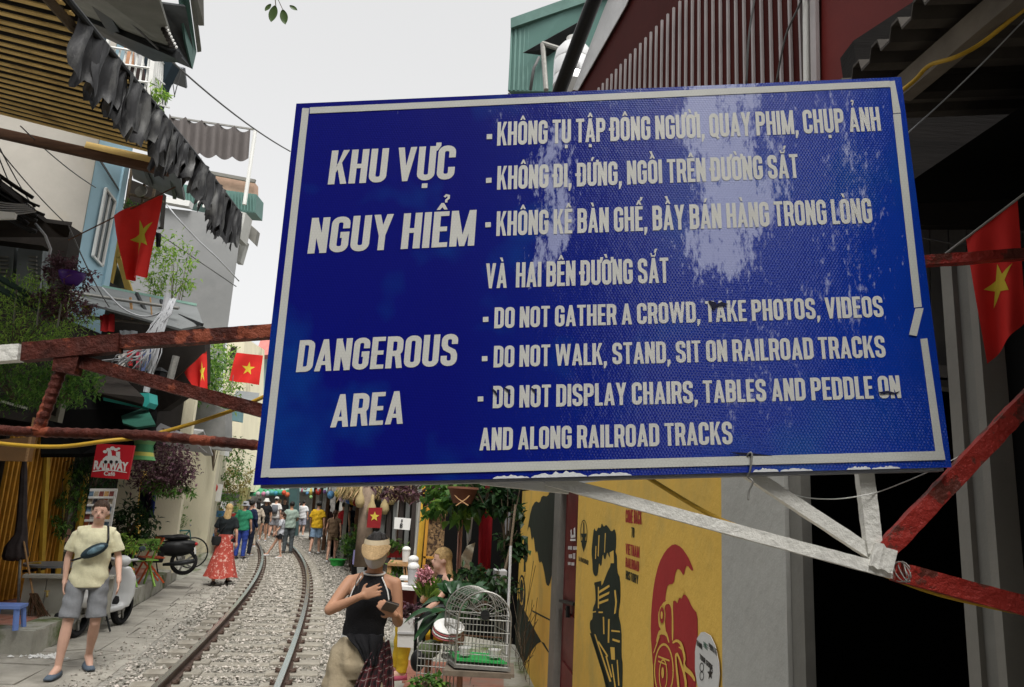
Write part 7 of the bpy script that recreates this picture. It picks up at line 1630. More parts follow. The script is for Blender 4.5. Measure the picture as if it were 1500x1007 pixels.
# ================================================================ scooter, motorbike, bicycle, chairs
def scooter(name, label, loc, rz, bodym, seatm, cat, sc_=1.0, basket=False):
    """local: front towards +x, length 1.8"""
    t = thing(name, label, cat, Vector((0, 0, 0)))
    ORG[t.name] = Vector((0, 0, 0)); tyre = mat('tyre_rubber', (.015, .015, .016), .8); 
    for x in (-.60, .62):
        prof_ = [(.20, -.045), (.245, -.055), (.275, -.03), (.28, 0), (.275, .03), (.245, .055), (.20, .045)]
        build(MB().lathe(prof_, (x, 0, .28), 28, rotm(math.pi/2, 0, 0)), 'wheel', tyre, t, smooth=2)
        mb = MB().lathe([(0, -.03), (.04, -.04), (.05, 0), (.04, .04), (0, .03)], (x, 0, .28), 12, rotm(math.pi/2, 0, 0))
        for k in range(5): mb.beam((x, 0, .28), (x+.2*math.cos(k*1.256), 0, .28+.2*math.sin(k*1.256)), .04, .03, (0, 1, 0))
        build(mb, 'rim', M_['silver'], t)
    body = remesh([MB().loft([(.46, 0, .30, .07, .19), (.50, 0, .50, .085, .24), (.47, 0, .75, .08, .24), (.42, 0, .92, .07, .15)], 16), MB().box((.12, 0, .30), (.62, .26, .09)), MB().ell((-.38, 0, .56), (.42, .155, .18)), MB().ell((-.55, 0, .66), (.30, .12, .09)), MB().box((-.12, 0, .40), (.12, .22, .28))], .022, 3)
    build(body, 'bodywork', bodym, t, smooth=True)
    build(remesh([MB().ell((.42, 0, 1.0), (.12, .13, .09)), MB().tube([(.44, -.30, 1.04), (.42, 0, 1.0), (.44, .30, 1.04)], .022, 8)], .012, 2), 'handlebar_cowl', bodym, t, smooth=True)
    for s in (-1, 1):
        build(MB().tube([(.44, s*.24, 1.04), (.43, s*.36, 1.04)], .021, 8), 'grip', M_['blackp'], t)
        build(MB().tube([(.42, s*.22, 1.05), (.40, s*.28, 1.18)], .007, 5), 'mirror_stalk', M_['blackp'], t); build(MB().ell((.40, s*.30, 1.21), (.015, .06, .04)), 'mirror', M_['glass'], t)
        build(MB().ell((.555, s*.10, .86), (.02, .045, .03)), 'indicator', mat('amber', (.6, .2, .02), .3), t)
    build(MB().ell((.53, 0, .99), (.04, .075, .05)), 'headlight', mat('lamp_glass', (.6, .6, .62), .1, var=.02, bump=0), t, smooth=True)
    build(remesh([MB().ell((-.30, 0, .78), (.36, .13, .055)), MB().ell((-.46, 0, .80), (.2, .13, .06))], .018, 2), 'seat', seatm, t, smooth=True)
    build(MB().lathe([(.305, -.08), (.315, 0), (.305, .08)], (.62, 0, .28), 24, rotm(math.pi/2, 0, 0)) if False else MB().ell((.62, 0, .50), (.19, .07, .07)), 'front_mudguard', bodym, t, smooth=True)
    build(MB().tube([(.50, 0, .9), (.60, 0, .45), (.62, 0, .28)], .035, 8), 'fork', M_['darkmetal'], t)
    build(MB().tube([(-.2, .12, .22), (-.55, .17, .26), (-.82, .17, .32)], [.03, .05, .045], 10), 'exhaust', M_['darkmetal'], t, smooth=True)
    build(MB().box((-.80, 0, .52), (.03, .18, .14), rotm(0, .2, 0)), 'number_plate', M_['paper'], t); build(MB().ell((-.80, 0, .66), (.04, .09, .04)), 'tail_light', M_['red'], t)
    build(MB().tube([(-.05, -.12, .25), (-.1, -.25, .02)], .014, 6), 'side_stand', M_['darkmetal'], t)
    t.location = loc; t.rotation_euler = (0, 0, rz); t.scale = (sc_,)*3; return t
sp_ = mat('pearl_white_panel', (.62, .63, .63), .28, var=.03, bump=0, coat=.5)
s0, s1 = gz(128, 948, 0), gz(166, 926, 0); dxy = (s1-s0)
scooter('scooter', 'white scooter with black seat parked behind the walking man', gz(150, 930, 0)+Vector((-.20, .25, 0)), math.radians(88), sp_, M_['blackp'], 'scooter', .93)
scooter('motorbike', 'black motorbike parked on the red tiles under the purple plant', Vector((*gz(222, 842, .28)[:2], .28)), math.radians(200), M_['blackp'], M_['blackp'], 'motorbike', .95)
bk = thing('bicycle', 'teal framed bicycle leaning behind the black motorbike', 'bicycle', Vector((*gz(246, 832, .28)[:2], .28)))
bz = ORG[bk.name]; Rk = rotm(math.pi/2, 0, .5); tl_ = mat('teal_frame', (.03, .14, .13), .4)
for x in (-.5, .5):
    c = bz+Vector((x*.8, x*.45, .33)); build(MB().tube([c+rotm(0, 0, .5) @ Vector((.33*math.cos(a), 0, .33*math.sin(a))) for a in np.linspace(0, 6.283, 30)], .017, 6), 'wheel', M_['blackp'], bk, smooth=True)
    mb = MB()
    for k in range(12): a = k*.5236; mb.tube([c, c+rotm(0, 0, .5) @ Vector((.32*math.cos(a), 0, .32*math.sin(a)))], .003, 4)
    build(mb, 'spokes', M_['silver'], bk, kind='stuff')
A0, A1 = bz+Vector((-.4, -.225, .33)), bz+Vector((.4, .225, .33)); mid = bz+Vector((0, 0, .3)); st_ = bz+Vector((-.12, -.07, .78)); hd_ = bz+Vector((.3, .17, .82))
for a, b in ((A0, mid), (mid, st_), (st_, hd_), (mid, hd_), (A0, st_), (hd_, A1)): build(MB().tube([a, b], .015, 6), 'frame_tube', tl_, bk)
build(MB().ell(st_+Vector((0, 0, .05)), (.13, .07, .03)), 'saddle', M_['blackp'], bk); build(MB().tube([hd_+Vector((.1, -.22, .12)), hd_+Vector((0, 0, .1)), hd_+Vector((-.1, .22, .12))], .013, 6), 'handlebar', M_['silver'], bk)
def fchair(label, loc, rz, m, seatm):
    t = thing('folding_chair', label, 'chair', Vector((0, 0, 0)), 'folding chairs on the red tiles'); ORG[t.name] = Vector((0, 0, 0))
    for s in (-.19, .19):
        build(MB().beam((s, .22, 0), (s, -.12, .82), .025, .03), 'leg', m, t); build(MB().beam((s*.85, -.24, 0), (s*.85, .16, .46), .025, .03), 'leg', m, t)
    for k in range(5): build(MB().box((0, -.16+k*.08, .45), (.38, .065, .018)), 'seat_slat', seatm, t)
    for z, y in ((.78, -.105), (.66, -.06)): build(MB().box((0, y, z), (.40, .018, .09), rotm(.4, 0, 0)), 'back_slat', seatm, t)
    t.location = loc; t.rotation_euler = (0, 0, rz); return t
fchair('lime green folding chair beside the white scooter', Vector((*gz(204, 858, .28)[:2], .28)), .9, mat('lime_paint', (.22, .40, .07), .5), mat('lime_paint', (.22, .40, .07)))
fchair('orange red folding chair behind the lime green one', Vector((*gz(216, 853, .28)[:2], .28)), 2.3, mat('orange_paint', (.60, .10, .03), .5), mat('orange_paint', (.6, .1, .03)))
# goods under the cream wall: boxes
for (x, y, s_, col, lab) in ((309, 812, .34, (.45, .16, .07), 'orange carton by the cream wall corner'), (318, 826, .28, (.45, .33, .03), 'yellow box on the path edge by the red skirt'), (306, 826, .26, (.42, .12, .12), 'pinkish red low box below the orange carton')):
    p = gz(x, y, 0); t = thing('carton', lab, 'box', p, 'goods boxes by the cream wall'); c4 = mat('box%d' % int(col[1]*100), col, .8)
    for dx in (-1, 1): build(MB().box(p+Vector((dx*s_*.5, 0, s_*.35)), (.015, s_, s_*.7)), 'side', c4, t)
    for dy in (-1, 1): build(MB().box(p+Vector((0, dy*s_*.5, s_*.35)), (s_, .015, s_*.7)), 'side', c4, t)
    build(MB().box(p+Vector((0, 0, .01)), (s_, s_, .015)), 'bottom', c4, t); build(MB().box(p+Vector((0, 0, s_*.72)), (s_*.98, s_*.98, .012), rotm(.05, .04, 0)), 'lid', c4, t)
# ================================================================ RIGHT and far end: stalls
def Pd(x, y, Y): return at(x, y, Y)
rs = thing('shop_row', 'shaded open shops along the right side beyond the yellow wall', 'shop building', (-.3, 15, 0))
fixn(build(MB().slab([Vector((1.6, 13.7, 0)), Vector((-1.55, 13.9, 0)), Vector((-1.55, 13.9, 3.0)), Vector((1.6, 13.7, 3.0))], .2), 'back_wall', M_['black'], rs))
fixn(build(MB().slab([Vector((.15, 8.5, 2.55)), Vector((-1.3, 14, 2.7)), Vector((1.5, 14, 2.7)), Vector((.9, 8.5, 2.55))], .1), 'ceiling', M_['dark'], rs)) if False else None
for (pts, lab) in (([(-1.55, 13.9), (-3.3, 19.5)], 'first'), ([(-3.3, 19.5), (-5.6, 26)], 'second'), ([(-5.6, 26), (-8.6, 35)], 'third')):
    a, b = Vector((*pts[0], 0)), Vector((*pts[1], 0)); off = Vector((1.3, .4, 0)); t = thing('shop_row', f'{lab} dark shop recess along the curve of the right side', 'shop building', a)
    build(MB().slab([a+off, b+off, b+off+Vector((0, 0, 3.0)), a+off+Vector((0, 0, 3.0))], .2), 'back_wall', M_['dark'], t)
    build(MB().slab([a, b, b+off, a+off], .12, Vector((0, 0, 1))) .add([], []), 'floor', M_['kerb'], t)
    build(MB().add([tuple(p+Vector((0, 0, 3.0))) for p in (a-off*.4, b-off*.4, b+off, a+off)]+[tuple(p+Vector((0, 0, 3.1))) for p in (a-off*.4, b-off*.4, b+off, a+off)], [(0, 1, 2, 3), (7, 6, 5, 4), (0, 4, 5, 1), (3, 2, 6, 7)]), 'ceiling', M_['dark'], t)
    n_ = 3
    for k in range(n_+1): p = a.lerp(b, k/n_); build(MB().box(p+Vector((0, 0, 1.5)), (.12, .12, 3.0)), 'post', M_['wood'] if k % 2 else M_['frame_'], t)
# closing view at the bend
eb = thing('far_shops', 'far shop fronts with green awning closing the street at the bend', 'shop building', Pd(430, 780, 40))
build(MB().slab(PX([(340, 600), (560, 600), (560, 790), (340, 780)], 44), 1), 'wall', mat('far_wall', (.16, .15, .14), .9, var=.5, scale=.8, col2=(.3, .28, .25), m2=(.5, .6), s2=.9), eb)
build(MB().slab([Pd(362, 706, 38), Pd(440, 708, 38), Pd(425, 722, 36), Pd(362, 724, 36)], .1), 'green_awning', mat('far_green', (.05, .25, .12), .7), eb)
build(MB().slab([Pd(385, 700, 37.5), Pd(445, 700, 37.5), Pd(424, 717, 36.5), Pd(388, 722, 36.5)], .1), 'pale_awning', mat('far_pale_green', (.35, .45, .40), .7), eb)
build(MB().slab(PX([(424, 700), (436, 700), (434, 785), (422, 785)], 36), .4), 'teal_pillar', mat('dark_teal_pillar', (.05, .10, .10), .7), eb)
build(MB().slab(PX([(350, 714), (364, 714), (358, 760), (344, 760)], 34), .3), 'window', mat('yellowish_window', (.30, .28, .12), .7), eb)
for i, (x, y, col) in enumerate([(392, 723, (.4, .5, .55)), (398, 722, (.10, .35, .35)), (404, 723, (.05, .25, .35)), (410, 722, (.05, .30, .20)), (416, 722, (.55, .08, .04)), (386, 724, (.5, .2, .3)), (421, 725, (.5, .12, .05)), (378, 724, (.45, .42, .4))]):
    c = Pd(x, y, 33); t = thing('lantern', ['pale blue', 'turquoise', 'deep teal', 'green', 'bright orange red', 'pink', 'dark orange', 'cream'][i]+' paper lantern strung across the far end of the street', 'lantern', c, 'paper lanterns at the far end')
    build(MB().ell(c, (.10, .10, .11), n=10, m=8), 'shade', mat('lan%d' % i, col, .6, bump=0), t, smooth=True); build(MB().lathe([(0, .17), (.04, .17), (.04, .14)], c, 8), 'cap', M_['dark'], t)
q = random.Random(77)
hc = [(.5, .12, .2), (.6, .55, .5), (.1, .25, .45), (.55, .42, .1), (.3, .5, .2), (.45, .05, .04), (.65, .62, .6), (.2, .12, .3)]
names = ['rose', 'cream', 'blue', 'mustard', 'pale green', 'red', 'white', 'violet']
for i in range(26):     # wares hung under the right hand shop eaves
    u = i/25; Y = 30-14*u; x = 440+120*u+q.uniform(-4, 4); y = 718+q.uniform(-5, 12)-u*6; c = Pd(x, y, Y); s_ = q.uniform(.05, .12)
    kx = i % 8
    t = build(MB().lathe([(0, s_), (s_*.5, s_*.9), (s_, s_*.3), (s_*.9, -s_*.6), (s_*.5, -s_), (0, -s_*1.2)] if i % 3 else [(0, s_*1.3), (s_*.4, s_), (s_*.7, -s_), (.0, -s_*1.1)], c, 10), 'hanging_ware', mat('ware%d' % kx, hc[kx], .8, var=.3, scale=12), smooth=True, label=f'{names[kx]} {"round" if i % 3 else "tapered"} hanging ware under the right eaves, {["farthest, by the lanterns", "above the middle of the crowd", "above the red tank top man", "beside the thatch"][min(3, i//7)]}', cat='hanging ware', group='wares hung under the right eaves')
# rainbow parasol cloth, fan rack, thatch
for k, col in enumerate([(.5, .3, .5), (.1, .2, .55), (.6, .3, .03), (.5, .04, .03)]):
    pass
rb = thing('rainbow_cloth', 'rainbow striped cloth slung beside the red tank top man', 'cloth', Pd(512, 730, 24))
for k, col in enumerate([(.55, .38, .5), (.55, .5, .55), (.08, .18, .5), (.6, .35, .03), (.5, .05, .03)]):
    build(MB().slab([Pd(494+k*5, 724+k*1.5, 24), Pd(499+k*5, 725+k*1.5, 24), Pd(503+k*5, 735+k*1.6, 23.6), Pd(497+k*5, 733+k*1.6, 23.6)], .02), 'stripe', mat('rain%d' % k, col, .7), rb)
th = thing('thatch_eave', 'dry palm thatch and dried gourds fringe under the sign edge', 'thatch', Pd(545, 715, 13.5))
strawm = mat('dry_thatch', (.34, .25, .12), .9, island=.5, bump=0); mb = MB()
for i in range(1500):
    x = q.uniform(500, 600); p = Pd(x, q.uniform(700, 716), 13.6+q.uniform(-.25, .25)+(560-x)*.012); mb.leaf(p, Vector((q.gauss(0, .35), q.gauss(0, .3), -1)), Vector((0, 1, 0)), q.uniform(.14, .3), .022)
build(mb, 'thatch', strawm, th, kind='stuff')
for i, (x, y) in enumerate(((545, 738), (564, 736), (528, 726), (574, 722))):
    c = Pd(x, y, 13.2); build(MB().lathe([(0, .16), (.025, .14), (.03, .05), (.07, -.04), (.085, -.12), (.05, -.2), (0, -.21)], c, 14), 'gourd', mat('dry_gourd', (.36, .28, .14), .7), smooth=True, label=['dried gourd over the red star poster', 'dried gourd right of the star poster', 'dried gourd at the left end of the thatch', 'dried gourd nearest the number board'][i], cat='gourd', group='dried gourds under the thatch')
# wood column, poster, number board, doors
build(MB().tube([Pd(531, 830, 13.4), Pd(535, 770, 13.4), Pd(541, 705, 13.4)], [.15, .13, .12], 12), 'wooden_column', mat('pale_brown_trunk', (.20, .15, .11), .9, var=.3, scale=5, bump=.5), label='pale brown timber column beside the star poster', cat='column', smooth=True)
po = thing('poster', 'dark red cloth poster with a yellow star under the gourds', 'poster', Pd(546, 772, 13.0))
pq = PX([(540, 744), (560, 744), (557, 774), (537, 773)], 13.0); build(MB().slab(pq, .01), 'cloth', mat('poster_red', (.22, .012, .015), .8), po)
c = sum(pq, Vector())/4; P5 = []
for k in range(10): a = k*.6283+math.pi/2; r = .085 if k % 2 == 0 else .036; P5.append(c+Vector((r*math.cos(a), -.006, r*math.sin(a)+.02)))
build(MB().add(P5+[c+Vector((0, -.006, .02))], [((k+1) % 10, k, 10) for k in range(10)]), 'star', mat('poster_star', (.55, .42, .06), .7), po)
nb = thing('number_board', 'white board with the number 8 hung before dark doors', 'sign', Pd(589, 776, 11.5))
build(MB().slab(PX([(578, 758), (602, 760), (600, 777), (577, 775)], 11.5), .015), 'board', M_['paper'], nb)
for xx, y0, y1, w_ in ((587.5, 765.5, 761, 2.6), (586.5, 773.5, 767, 4)):
    a, b = Pd(xx-w_*.5+1, y0, 11.49), Pd(xx+w_*.5+1, y0, 11.49); hgt = (Pd(xx, y1, 11.49)-Pd(xx, y0, 11.49)).length; put_line('8', a, b, hgt, Vector((0, 0, 1)), Vector((0, -1, 0)), M_['blackp'], nb)
build(MB().tube([Pd(578, 808, 11.6), Pd(583, 740, 11.6), Pd(587, 705, 11.6)], .012, 6), 'thin_post', M_['silver'], label='thin steel post left of the number board', cat='post')
dd_ = thing('folding_doors', 'dark brown folding timber doors behind the number board', 'doors', Pd(600, 850, 13))
for k in range(7): build(MB().slab(PX([(560+k*9, 712), (566+k*9, 712), (559+k*9, 850), (553+k*9, 850)], 13.3-k*.05), .04), 'door_leaf', mat('dark_door_a', (.035, .028, .025), .6) if k % 2 else mat('grey_door_b', (.12, .125, .12), .6), dd_)
build(MB().slab(PX([(616, 712), (620, 712), (606, 850), (602, 850)], 12.4), .05), 'pale_edge', mat('pale_edge', (.40, .40, .38), .7), dd_)
build(MB().slab(PX([(619, 712), (627, 713), (613, 860), (606, 860)], 12.3), .1), 'door_jamb', mat('yellow_jamb', (.60, .35, .04), .6, var=.15), label='bright yellow door jamb behind the seated blonde woman', cat='door frame')
sc_r = thing('lattice_screen', 'brown woven bark screen in an orange frame', 'screen', Pd(635, 850, 12))
build(MB().slab(PX([(630, 724), (655, 726), (646, 850), (620, 848)], 12.1), .04), 'weave', mat('woven_bark', (.22, .14, .07), .9, var=.7, scale=14, col2=(.05, .03, .02), m2=(.48, .55), s2=22, bump=1), sc_r)
for pts in ([(627, 722), (631, 722), (621, 850), (617, 850)], [(627, 748), (655, 750), (655, 752.5), (627, 750.5)], [(620, 815), (650, 817), (650, 820), (620, 818)], [(628, 722), (656, 724), (656, 727), (628, 725)]): build(MB().slab(PX(pts, 12.0), .06), 'frame', mat('orange_frame', (.45, .22, .03), .6), sc_r)
for k, (pts, col, lab) in enumerate([([(671, 762), (678, 762), (674, 840), (668, 840)], (.62, .36, .30), 'pinkish strip curtain behind the plants'), ([(702, 742), (722, 745), (718, 838), (700, 842)], (.34, .012, .02), 'deep red basket cloth hanging in the shade'), ([(712, 705), (725, 705), (722, 745), (708, 742)], (.20, .01, .02), 'darker red cloth above the red basket cloth'),
        ([(682, 745), (694, 742), (690, 790), (684, 800)], (.5, .5, .48), 'white crumpled cloth behind the vine'), ([(740, 752), (748, 750), (745, 792), (738, 790)], (.22, .22, .23), 'grey garment near the yellow wall end'), ([(668, 828), (684, 800), (696, 795), (688, 835)], (.55, .5, .38), 'cream blossom like cloth behind the big leaves')]):
    C = PX(pts, 8.2+k*.1); n = 8; vs = []
    for j in range(n+1):
        for i in range(n+1): u, v = i/n, j/n; vs.append(C[0].lerp(C[1], u).lerp(C[3].lerp(C[2], u), v)+Vector((0, .03*math.sin(u*13+v*3), 0)))
    build(MB().add(vs, [(j*(n+1)+i, j*(n+1)+i+1, (j+1)*(n+1)+i+1, (j+1)*(n+1)+i) for j in range(n) for i in range(n)]), 'hanging_cloth', mat('hc%d' % k, col, .8), label=lab, cat='cloth', smooth=True)
build(MB().slab([Vector((.95, 10.6, 0)), Vector((-.55, 11.6, 0)), Vector((-.55, 11.6, 2.6)), Vector((.95, 10.6, 2.6))], .1), 'dark_screen', M_['black'], label='deep dark shop interior wall behind the right plants', cat='shop wall')
# hanging vines near the sign edge
bush('hanging_vine', 'broad leaved green vine hanging under the sign beside the yellow jamb', 'plant', Pd(668, 728, 8.2), (.34, .3, .26), 380, .13, .09, M_['green'], 81, droop=.8)
bush('hanging_vine', 'dark vine mass hanging under the sign before the red cloth', 'plant', Pd(712, 720, 7.8), (.36, .3, .18), 300, .13, .09, M_['greend'], 82, droop=.8)
bush('hanging_vine', 'sparse dark vine at the yellow wall top corner', 'plant', Pd(745, 765, 7.6), (.16, .2, .5), 260, .11, .07, M_['greend'], 83, droop=.8)
bush('hanging_plant', 'greyish purple leaves hanging between thatch and vine', 'plant', Pd(602, 718, 10), (.5, .3, .2), 520, .10, .05, M_['purple'], 84)
hp_ = thing('hanging_pot', 'brown clay pot hanging by wires among the vines', 'plant pot', Pd(677, 735, 7.5))
build(MB().lathe([(0, 0), (.09, 0), (.14, .13), (.155, .14), (.15, .16), (0, .15)], Pd(677, 738, 7.5), 20), 'bowl', mat('clay', (.14, .06, .035), .8), hp_, smooth=2)
for dx in (-1, 1): build(MB().tube([Pd(677+dx*18, 718, 7.5), Pd(677+dx*6, 731, 7.35), Pd(677-dx*9, 741, 7.3)], .006, 5), 'twig', M_['woodl'], hp_)
# plants on the ground right of the track
for i, (x, y, h_, n_, lm, lab) in enumerate([(520, 838, 1.15, 700, 'green', 'tall leafy potted plant behind the green basin'), (512, 832, .7, 420, 'greend', 'low dark plant by the green basin'), (528, 842, .8, 500, 'greend', 'dark leafy plant left of the visor'), (537, 812, 1.3, 600, 'green', 'upright green plant beside the timber column')]):
    plant('potted_plant', lab, 'plant', gz(x, y, .02), h_, 8, M_[lm], n_, .17, .045, (.38, .3), seed=90+i, group='potted plants right of the track')
for (x, y, lab) in ((521, 842, 'small black planter bag right of the green basin'), (530, 846, 'white plastic plant pot behind the woman')):
    build(MB().lathe([(0, 0), (.12, 0), (.15, .24), (.13, .24), (.12, .05), (0, .05)], gz(x, y, .02), 16), 'plant_pot', M_['blackp'] if 'black' in lab else M_['paper'], label=lab, cat='plant pot', smooth=2)
bas = thing('basin', 'bright green plastic basin on the ballast', 'basin', gz(494, 829, .02)); bp = gz(494, 829, .02)
build(MB().lathe([(0, 0), (.19, 0), (.24, .17), (.26, .17), (.26, .185), (.23, .18), (.18, .02), (0, .02)], bp, 28), 'bowl', mat('green_plastic', (.05, .42, .08), .4, var=.03, bump=0), bas, smooth=2)
build(MB().slab(PX([(518, 806), (523, 806), (520, 830), (516, 826)], 19.5), .02), 'lilac_cloth', mat('lilac', (.35, .33, .6), .8), label='lilac cloth sheet tucked in the plants', cat='cloth')
# planter, tables, cups
pb_ = thing('planter', 'red planter box with small green plants on a ledge', 'planter', Pd(580, 818, 10.5))
build(MB().slab(PX([(568, 806), (593, 806), (591, 817), (566, 817)], 10.5), .2), 'box', mat('planter_red', (.30, .02, .02), .6), pb_)
bush('potted_plant', 'small green plant in the red planter box', 'plant', Pd(575, 800, 10.5), (.22, .12, .10), 220, .09, .03, M_['green'], 95)
bush('potted_plant', 'green plant under the small timber table', 'plant', Pd(585, 845, 9.6), (.32, .2, .14), 300, .10, .04, M_['green'], 96)
tb2 = thing('table', 'small timber table top with cups left of the yellow jamb', 'table', Pd(587, 860, 9.6))
build(MB().slab([Pd(568, 825, 9.4), Pd(608, 827, 9.4), Pd(604, 822, 10), Pd(572, 820, 10)], .03, Vector((0, 0, -1))), 'tabletop', M_['woodl'], tb2)
for x in (571, 604): build(MB().beam(Pd(x, 826, 9.45), Pd(x-3, 868, 9.45), .05, .05), 'leg', M_['woodl'], tb2)
for dx in (-1, 1): build(MB().beam(Pd(593, 826, 9.42), Pd(597+dx*3, 866, 9.42), .03, .03), 'brace', M_['woodl'], tb2)
def cup(x, y, Y, s_, lab, m='paper', g_='white cups on the right tables'):
    c = Pd(x, y, Y); t = thing('cup', lab, 'cup', c, g_)
    build(MB().lathe([(0, 0), (.035*s_, 0), (.045*s_, .11*s_), (.040*s_, .11*s_), (.03*s_, .01), (0, .01)], c, 16), 'cup_body', M_[m], t, smooth=2)
    build(MB().ell(c+Vector((0, 0, .13*s_)), (.048*s_, .048*s_, .035*s_)), 'foam_top', M_['paper'], t, smooth=True)
cup(594, 823, 9.5, 1.1, 'white cup on the small timber table'); cup(604, 842, 7.6, 1.1, 'white topped cup beside the pink flowers'); cup(604, 856, 7.4, 1.2, 'grey vase with white bloom left of the pink flowers', 'palegrey')
dt = thing('drinks_counter', 'low dark red counter with pale top left of the flowers', 'counter', Pd(598, 905, 7.4))
build(MB().slab([Pd(585, 859, 7.2), Pd(610, 861, 7.2), Pd(608, 854, 7.7), Pd(588, 853, 7.7)], .03, Vector((0, 0, -1))), 'top', M_['paper'], dt)
build(MB().slab(PX([(587, 862), (608, 864), (604, 905), (584, 902)], 7.3), .25), 'front', mat('counter_red', (.10, .015, .015), .5), dt)
build(MB().slab([Pd(585, 847, 7.9), Pd(600, 848, 7.9), Pd(600, 843, 8.3), Pd(588, 843, 8.3)], .02, Vector((0, 0, -1))), 'upper_shelf', M_['paper'], dt)
# pink flowers
fl = thing('flower_vase', 'bunch of pink and white flowers with green stems', 'flowers', Pd(624, 880, 7.0))
mb = MB()
for i in range(420):
    c = Pd(622+q.gauss(0, 5), 845+q.gauss(0, 5), 7.0+q.gauss(0, .06)); mb.leaf(c, Vector((q.gauss(0, 1), q.gauss(0, 1), q.gauss(.4, 1))), Vector((q.gauss(0, 1), 0, 1)), .035, .03)
build(mb, 'blossoms', mat('pink_petals', (.60, .28, .32), .7, island=.35, bump=0), fl, kind='stuff')
mb = MB()
for i in range(160): mb.leaf(Pd(626+q.gauss(0, 4), 872+q.gauss(0, 3), 7.0), Vector((q.gauss(0, .5), q.gauss(0, .3), 1)), Vector((0, 1, 0)), .17, .018)
build(mb, 'stems', M_['greenl'], fl, kind='stuff')
# seated blonde woman in yellow
SW = dict(SIT); 
sw, J = person('blonde woman in yellow trousers sitting with hand raised behind the plants', Vector((Pd(655, 900, 7.9).x, 7.9, .36)), -1.25, 1.68, dict(SIT, elR=(-.22, -.22, .72), wrR=(-.10, -.16, .96), haR=(-.06, -.14, 1.04), elL=(.22, -.2, .74)), ('tank', (.015, .015, .02)), ('trousers', (.50, .33, .02)), ('long', 'hairy'), 'skin3', sex='f', vox=.012, shoes=(.45, .10, .16), group='vendors and seated guests')
st_ = thing('stool', 'low stool under the seated blonde woman', 'stool', Vector((Pd(655, 900, 7.9).x, 7.9, .2))); so_ = ORG[st_.name]
build(MB().box(so_+Vector((0, .05, .52)), (.36, .36, .04)), 'seat', M_['wood'], st_)
for sx in (-1, 1):
    for sy in (-1, 1): build(MB().beam(so_+Vector((sx*.15, .05+sy*.15, .5)), so_+Vector((sx*.17, .05+sy*.17, 0)), .03, .03), 'leg', M_['wood'], st_)
fs_ = build(MB().slab([Vector((-1.05, 6.2, .16)), Vector((-1.7, 13.9, .16)), Vector((1.0, 13.9, .16)), Vector((.7, 6.2, .16))], .18, Vector((0, 0, -1))), 'raised_floor', M_['kerb'], kind='structure')
for i in range(3):
    for j in range(9): build(MB().box((-.55+i*.36-j*.04, 6.5+j*.36, .172), (.35, .35, .02)), 'tile', M_['redtile'], fs_)
pl_ = thing('planter_box', 'white rectangular planter box with dark soil on the raised floor', 'planter', Pd(602, 950, 6.3))
build(MB().slab(PX([(583, 906), (620, 907), (617, 950), (582, 948)], 6.2), .3), 'box', mat('planter_white', (.55, .54, .52), .7, var=.1), pl_)
build(MB().slab(PX([(582, 926), (620, 927), (619, 930), (582, 929)], 6.19), .01), 'ridge', M_['palegrey'], pl_)
bush('potted_plant', 'greyish dried plants in the white planter box', 'plant', Pd(600, 900, 6.3), (.14, .12, .08), 260, .06, .03, M_['purple'], 101)
# big glossy plant
bg = thing('large_leaf_plant', 'large glossy dark leaved plant behind the birdcage', 'plant', Pd(670, 930, 5.8))
glossy = mat('glossy_leaf', (.02, .06, .022), .28, var=.4, scale=4, bump=0)
root = Pd(668, 925, 5.8); q = random.Random(14)
tips = [(632, 868, .0), (640, 890, .1), (606, 895, -.1), (650, 850, .1), (668, 838, .1), (690, 842, .2), (708, 850, .1), (716, 870, .2), (660, 868, -.2), (680, 862, -.1), (645, 905, -.2), (628, 905, 0), (655, 880, -.25), (698, 875, 0), (676, 846, .2), (640, 872, .1), (700, 836, .3), (618, 912, -.1), (664, 905, -.3), (684, 880, -.2), (652, 836, .2), (712, 838, .3)]
for i in range(34):
    x, y, dy = tips[i % len(tips)]; x += q.uniform(-6, 6); y += q.uniform(-6, 6); tip = Pd(x, y, 5.8+dy); base = root.lerp(tip, .45)+Vector((q.uniform(-.05, .05), q.uniform(-.05, .05), .08)); d = tip-base; L_ = max(.2, d.length*1.1); d.normalize()
    sdv = d.cross(Vector((q.uniform(-.3, .3), -.3, 1))).normalized(); nv = sdv.cross(d); vs = []; fs = []; n = 8
    for j in range(n+1):
        u = j/n; w_ = .042*math.sin(math.pi*min(1, u*.93+.06))**.8*q.uniform(.95, 1.05); c = base+d*L_*u-Vector((0, 0, 1))*.10*u*u+nv*.0
        vs += [c-sdv*w_+nv*w_*.35, c, c+sdv*w_+nv*w_*.35]
    for j in range(n): o = j*3; fs += [(o, o+1, o+4, o+3), (o+1, o+2, o+5, o+4)]
    build(MB().add(vs, fs), 'leaf', glossy, bg, smooth=True)
mb = MB()
for i in range(12): x, y, dy = tips[i]; mb.tube([root, root.lerp(Pd(x, y, 5.8+dy), .5)+Vector((0, 0, .06))], .007, 5)
build(mb, 'stems', M_['greend'], bg, kind='stuff')
bush('potted_plant', 'dark small leaved shrub filling the shade behind the large leaves', 'plant', Pd(705, 865, 6.6), (.30, .3, .22), 420, .09, .045, M_['greend'], 103)
bush('potted_plant', 'low green plants at the foot of the wire rack', 'plant', Pd(622, 1004, 5.0), (.14, .1, .06), 160, .06, .03, M_['green'], 104)
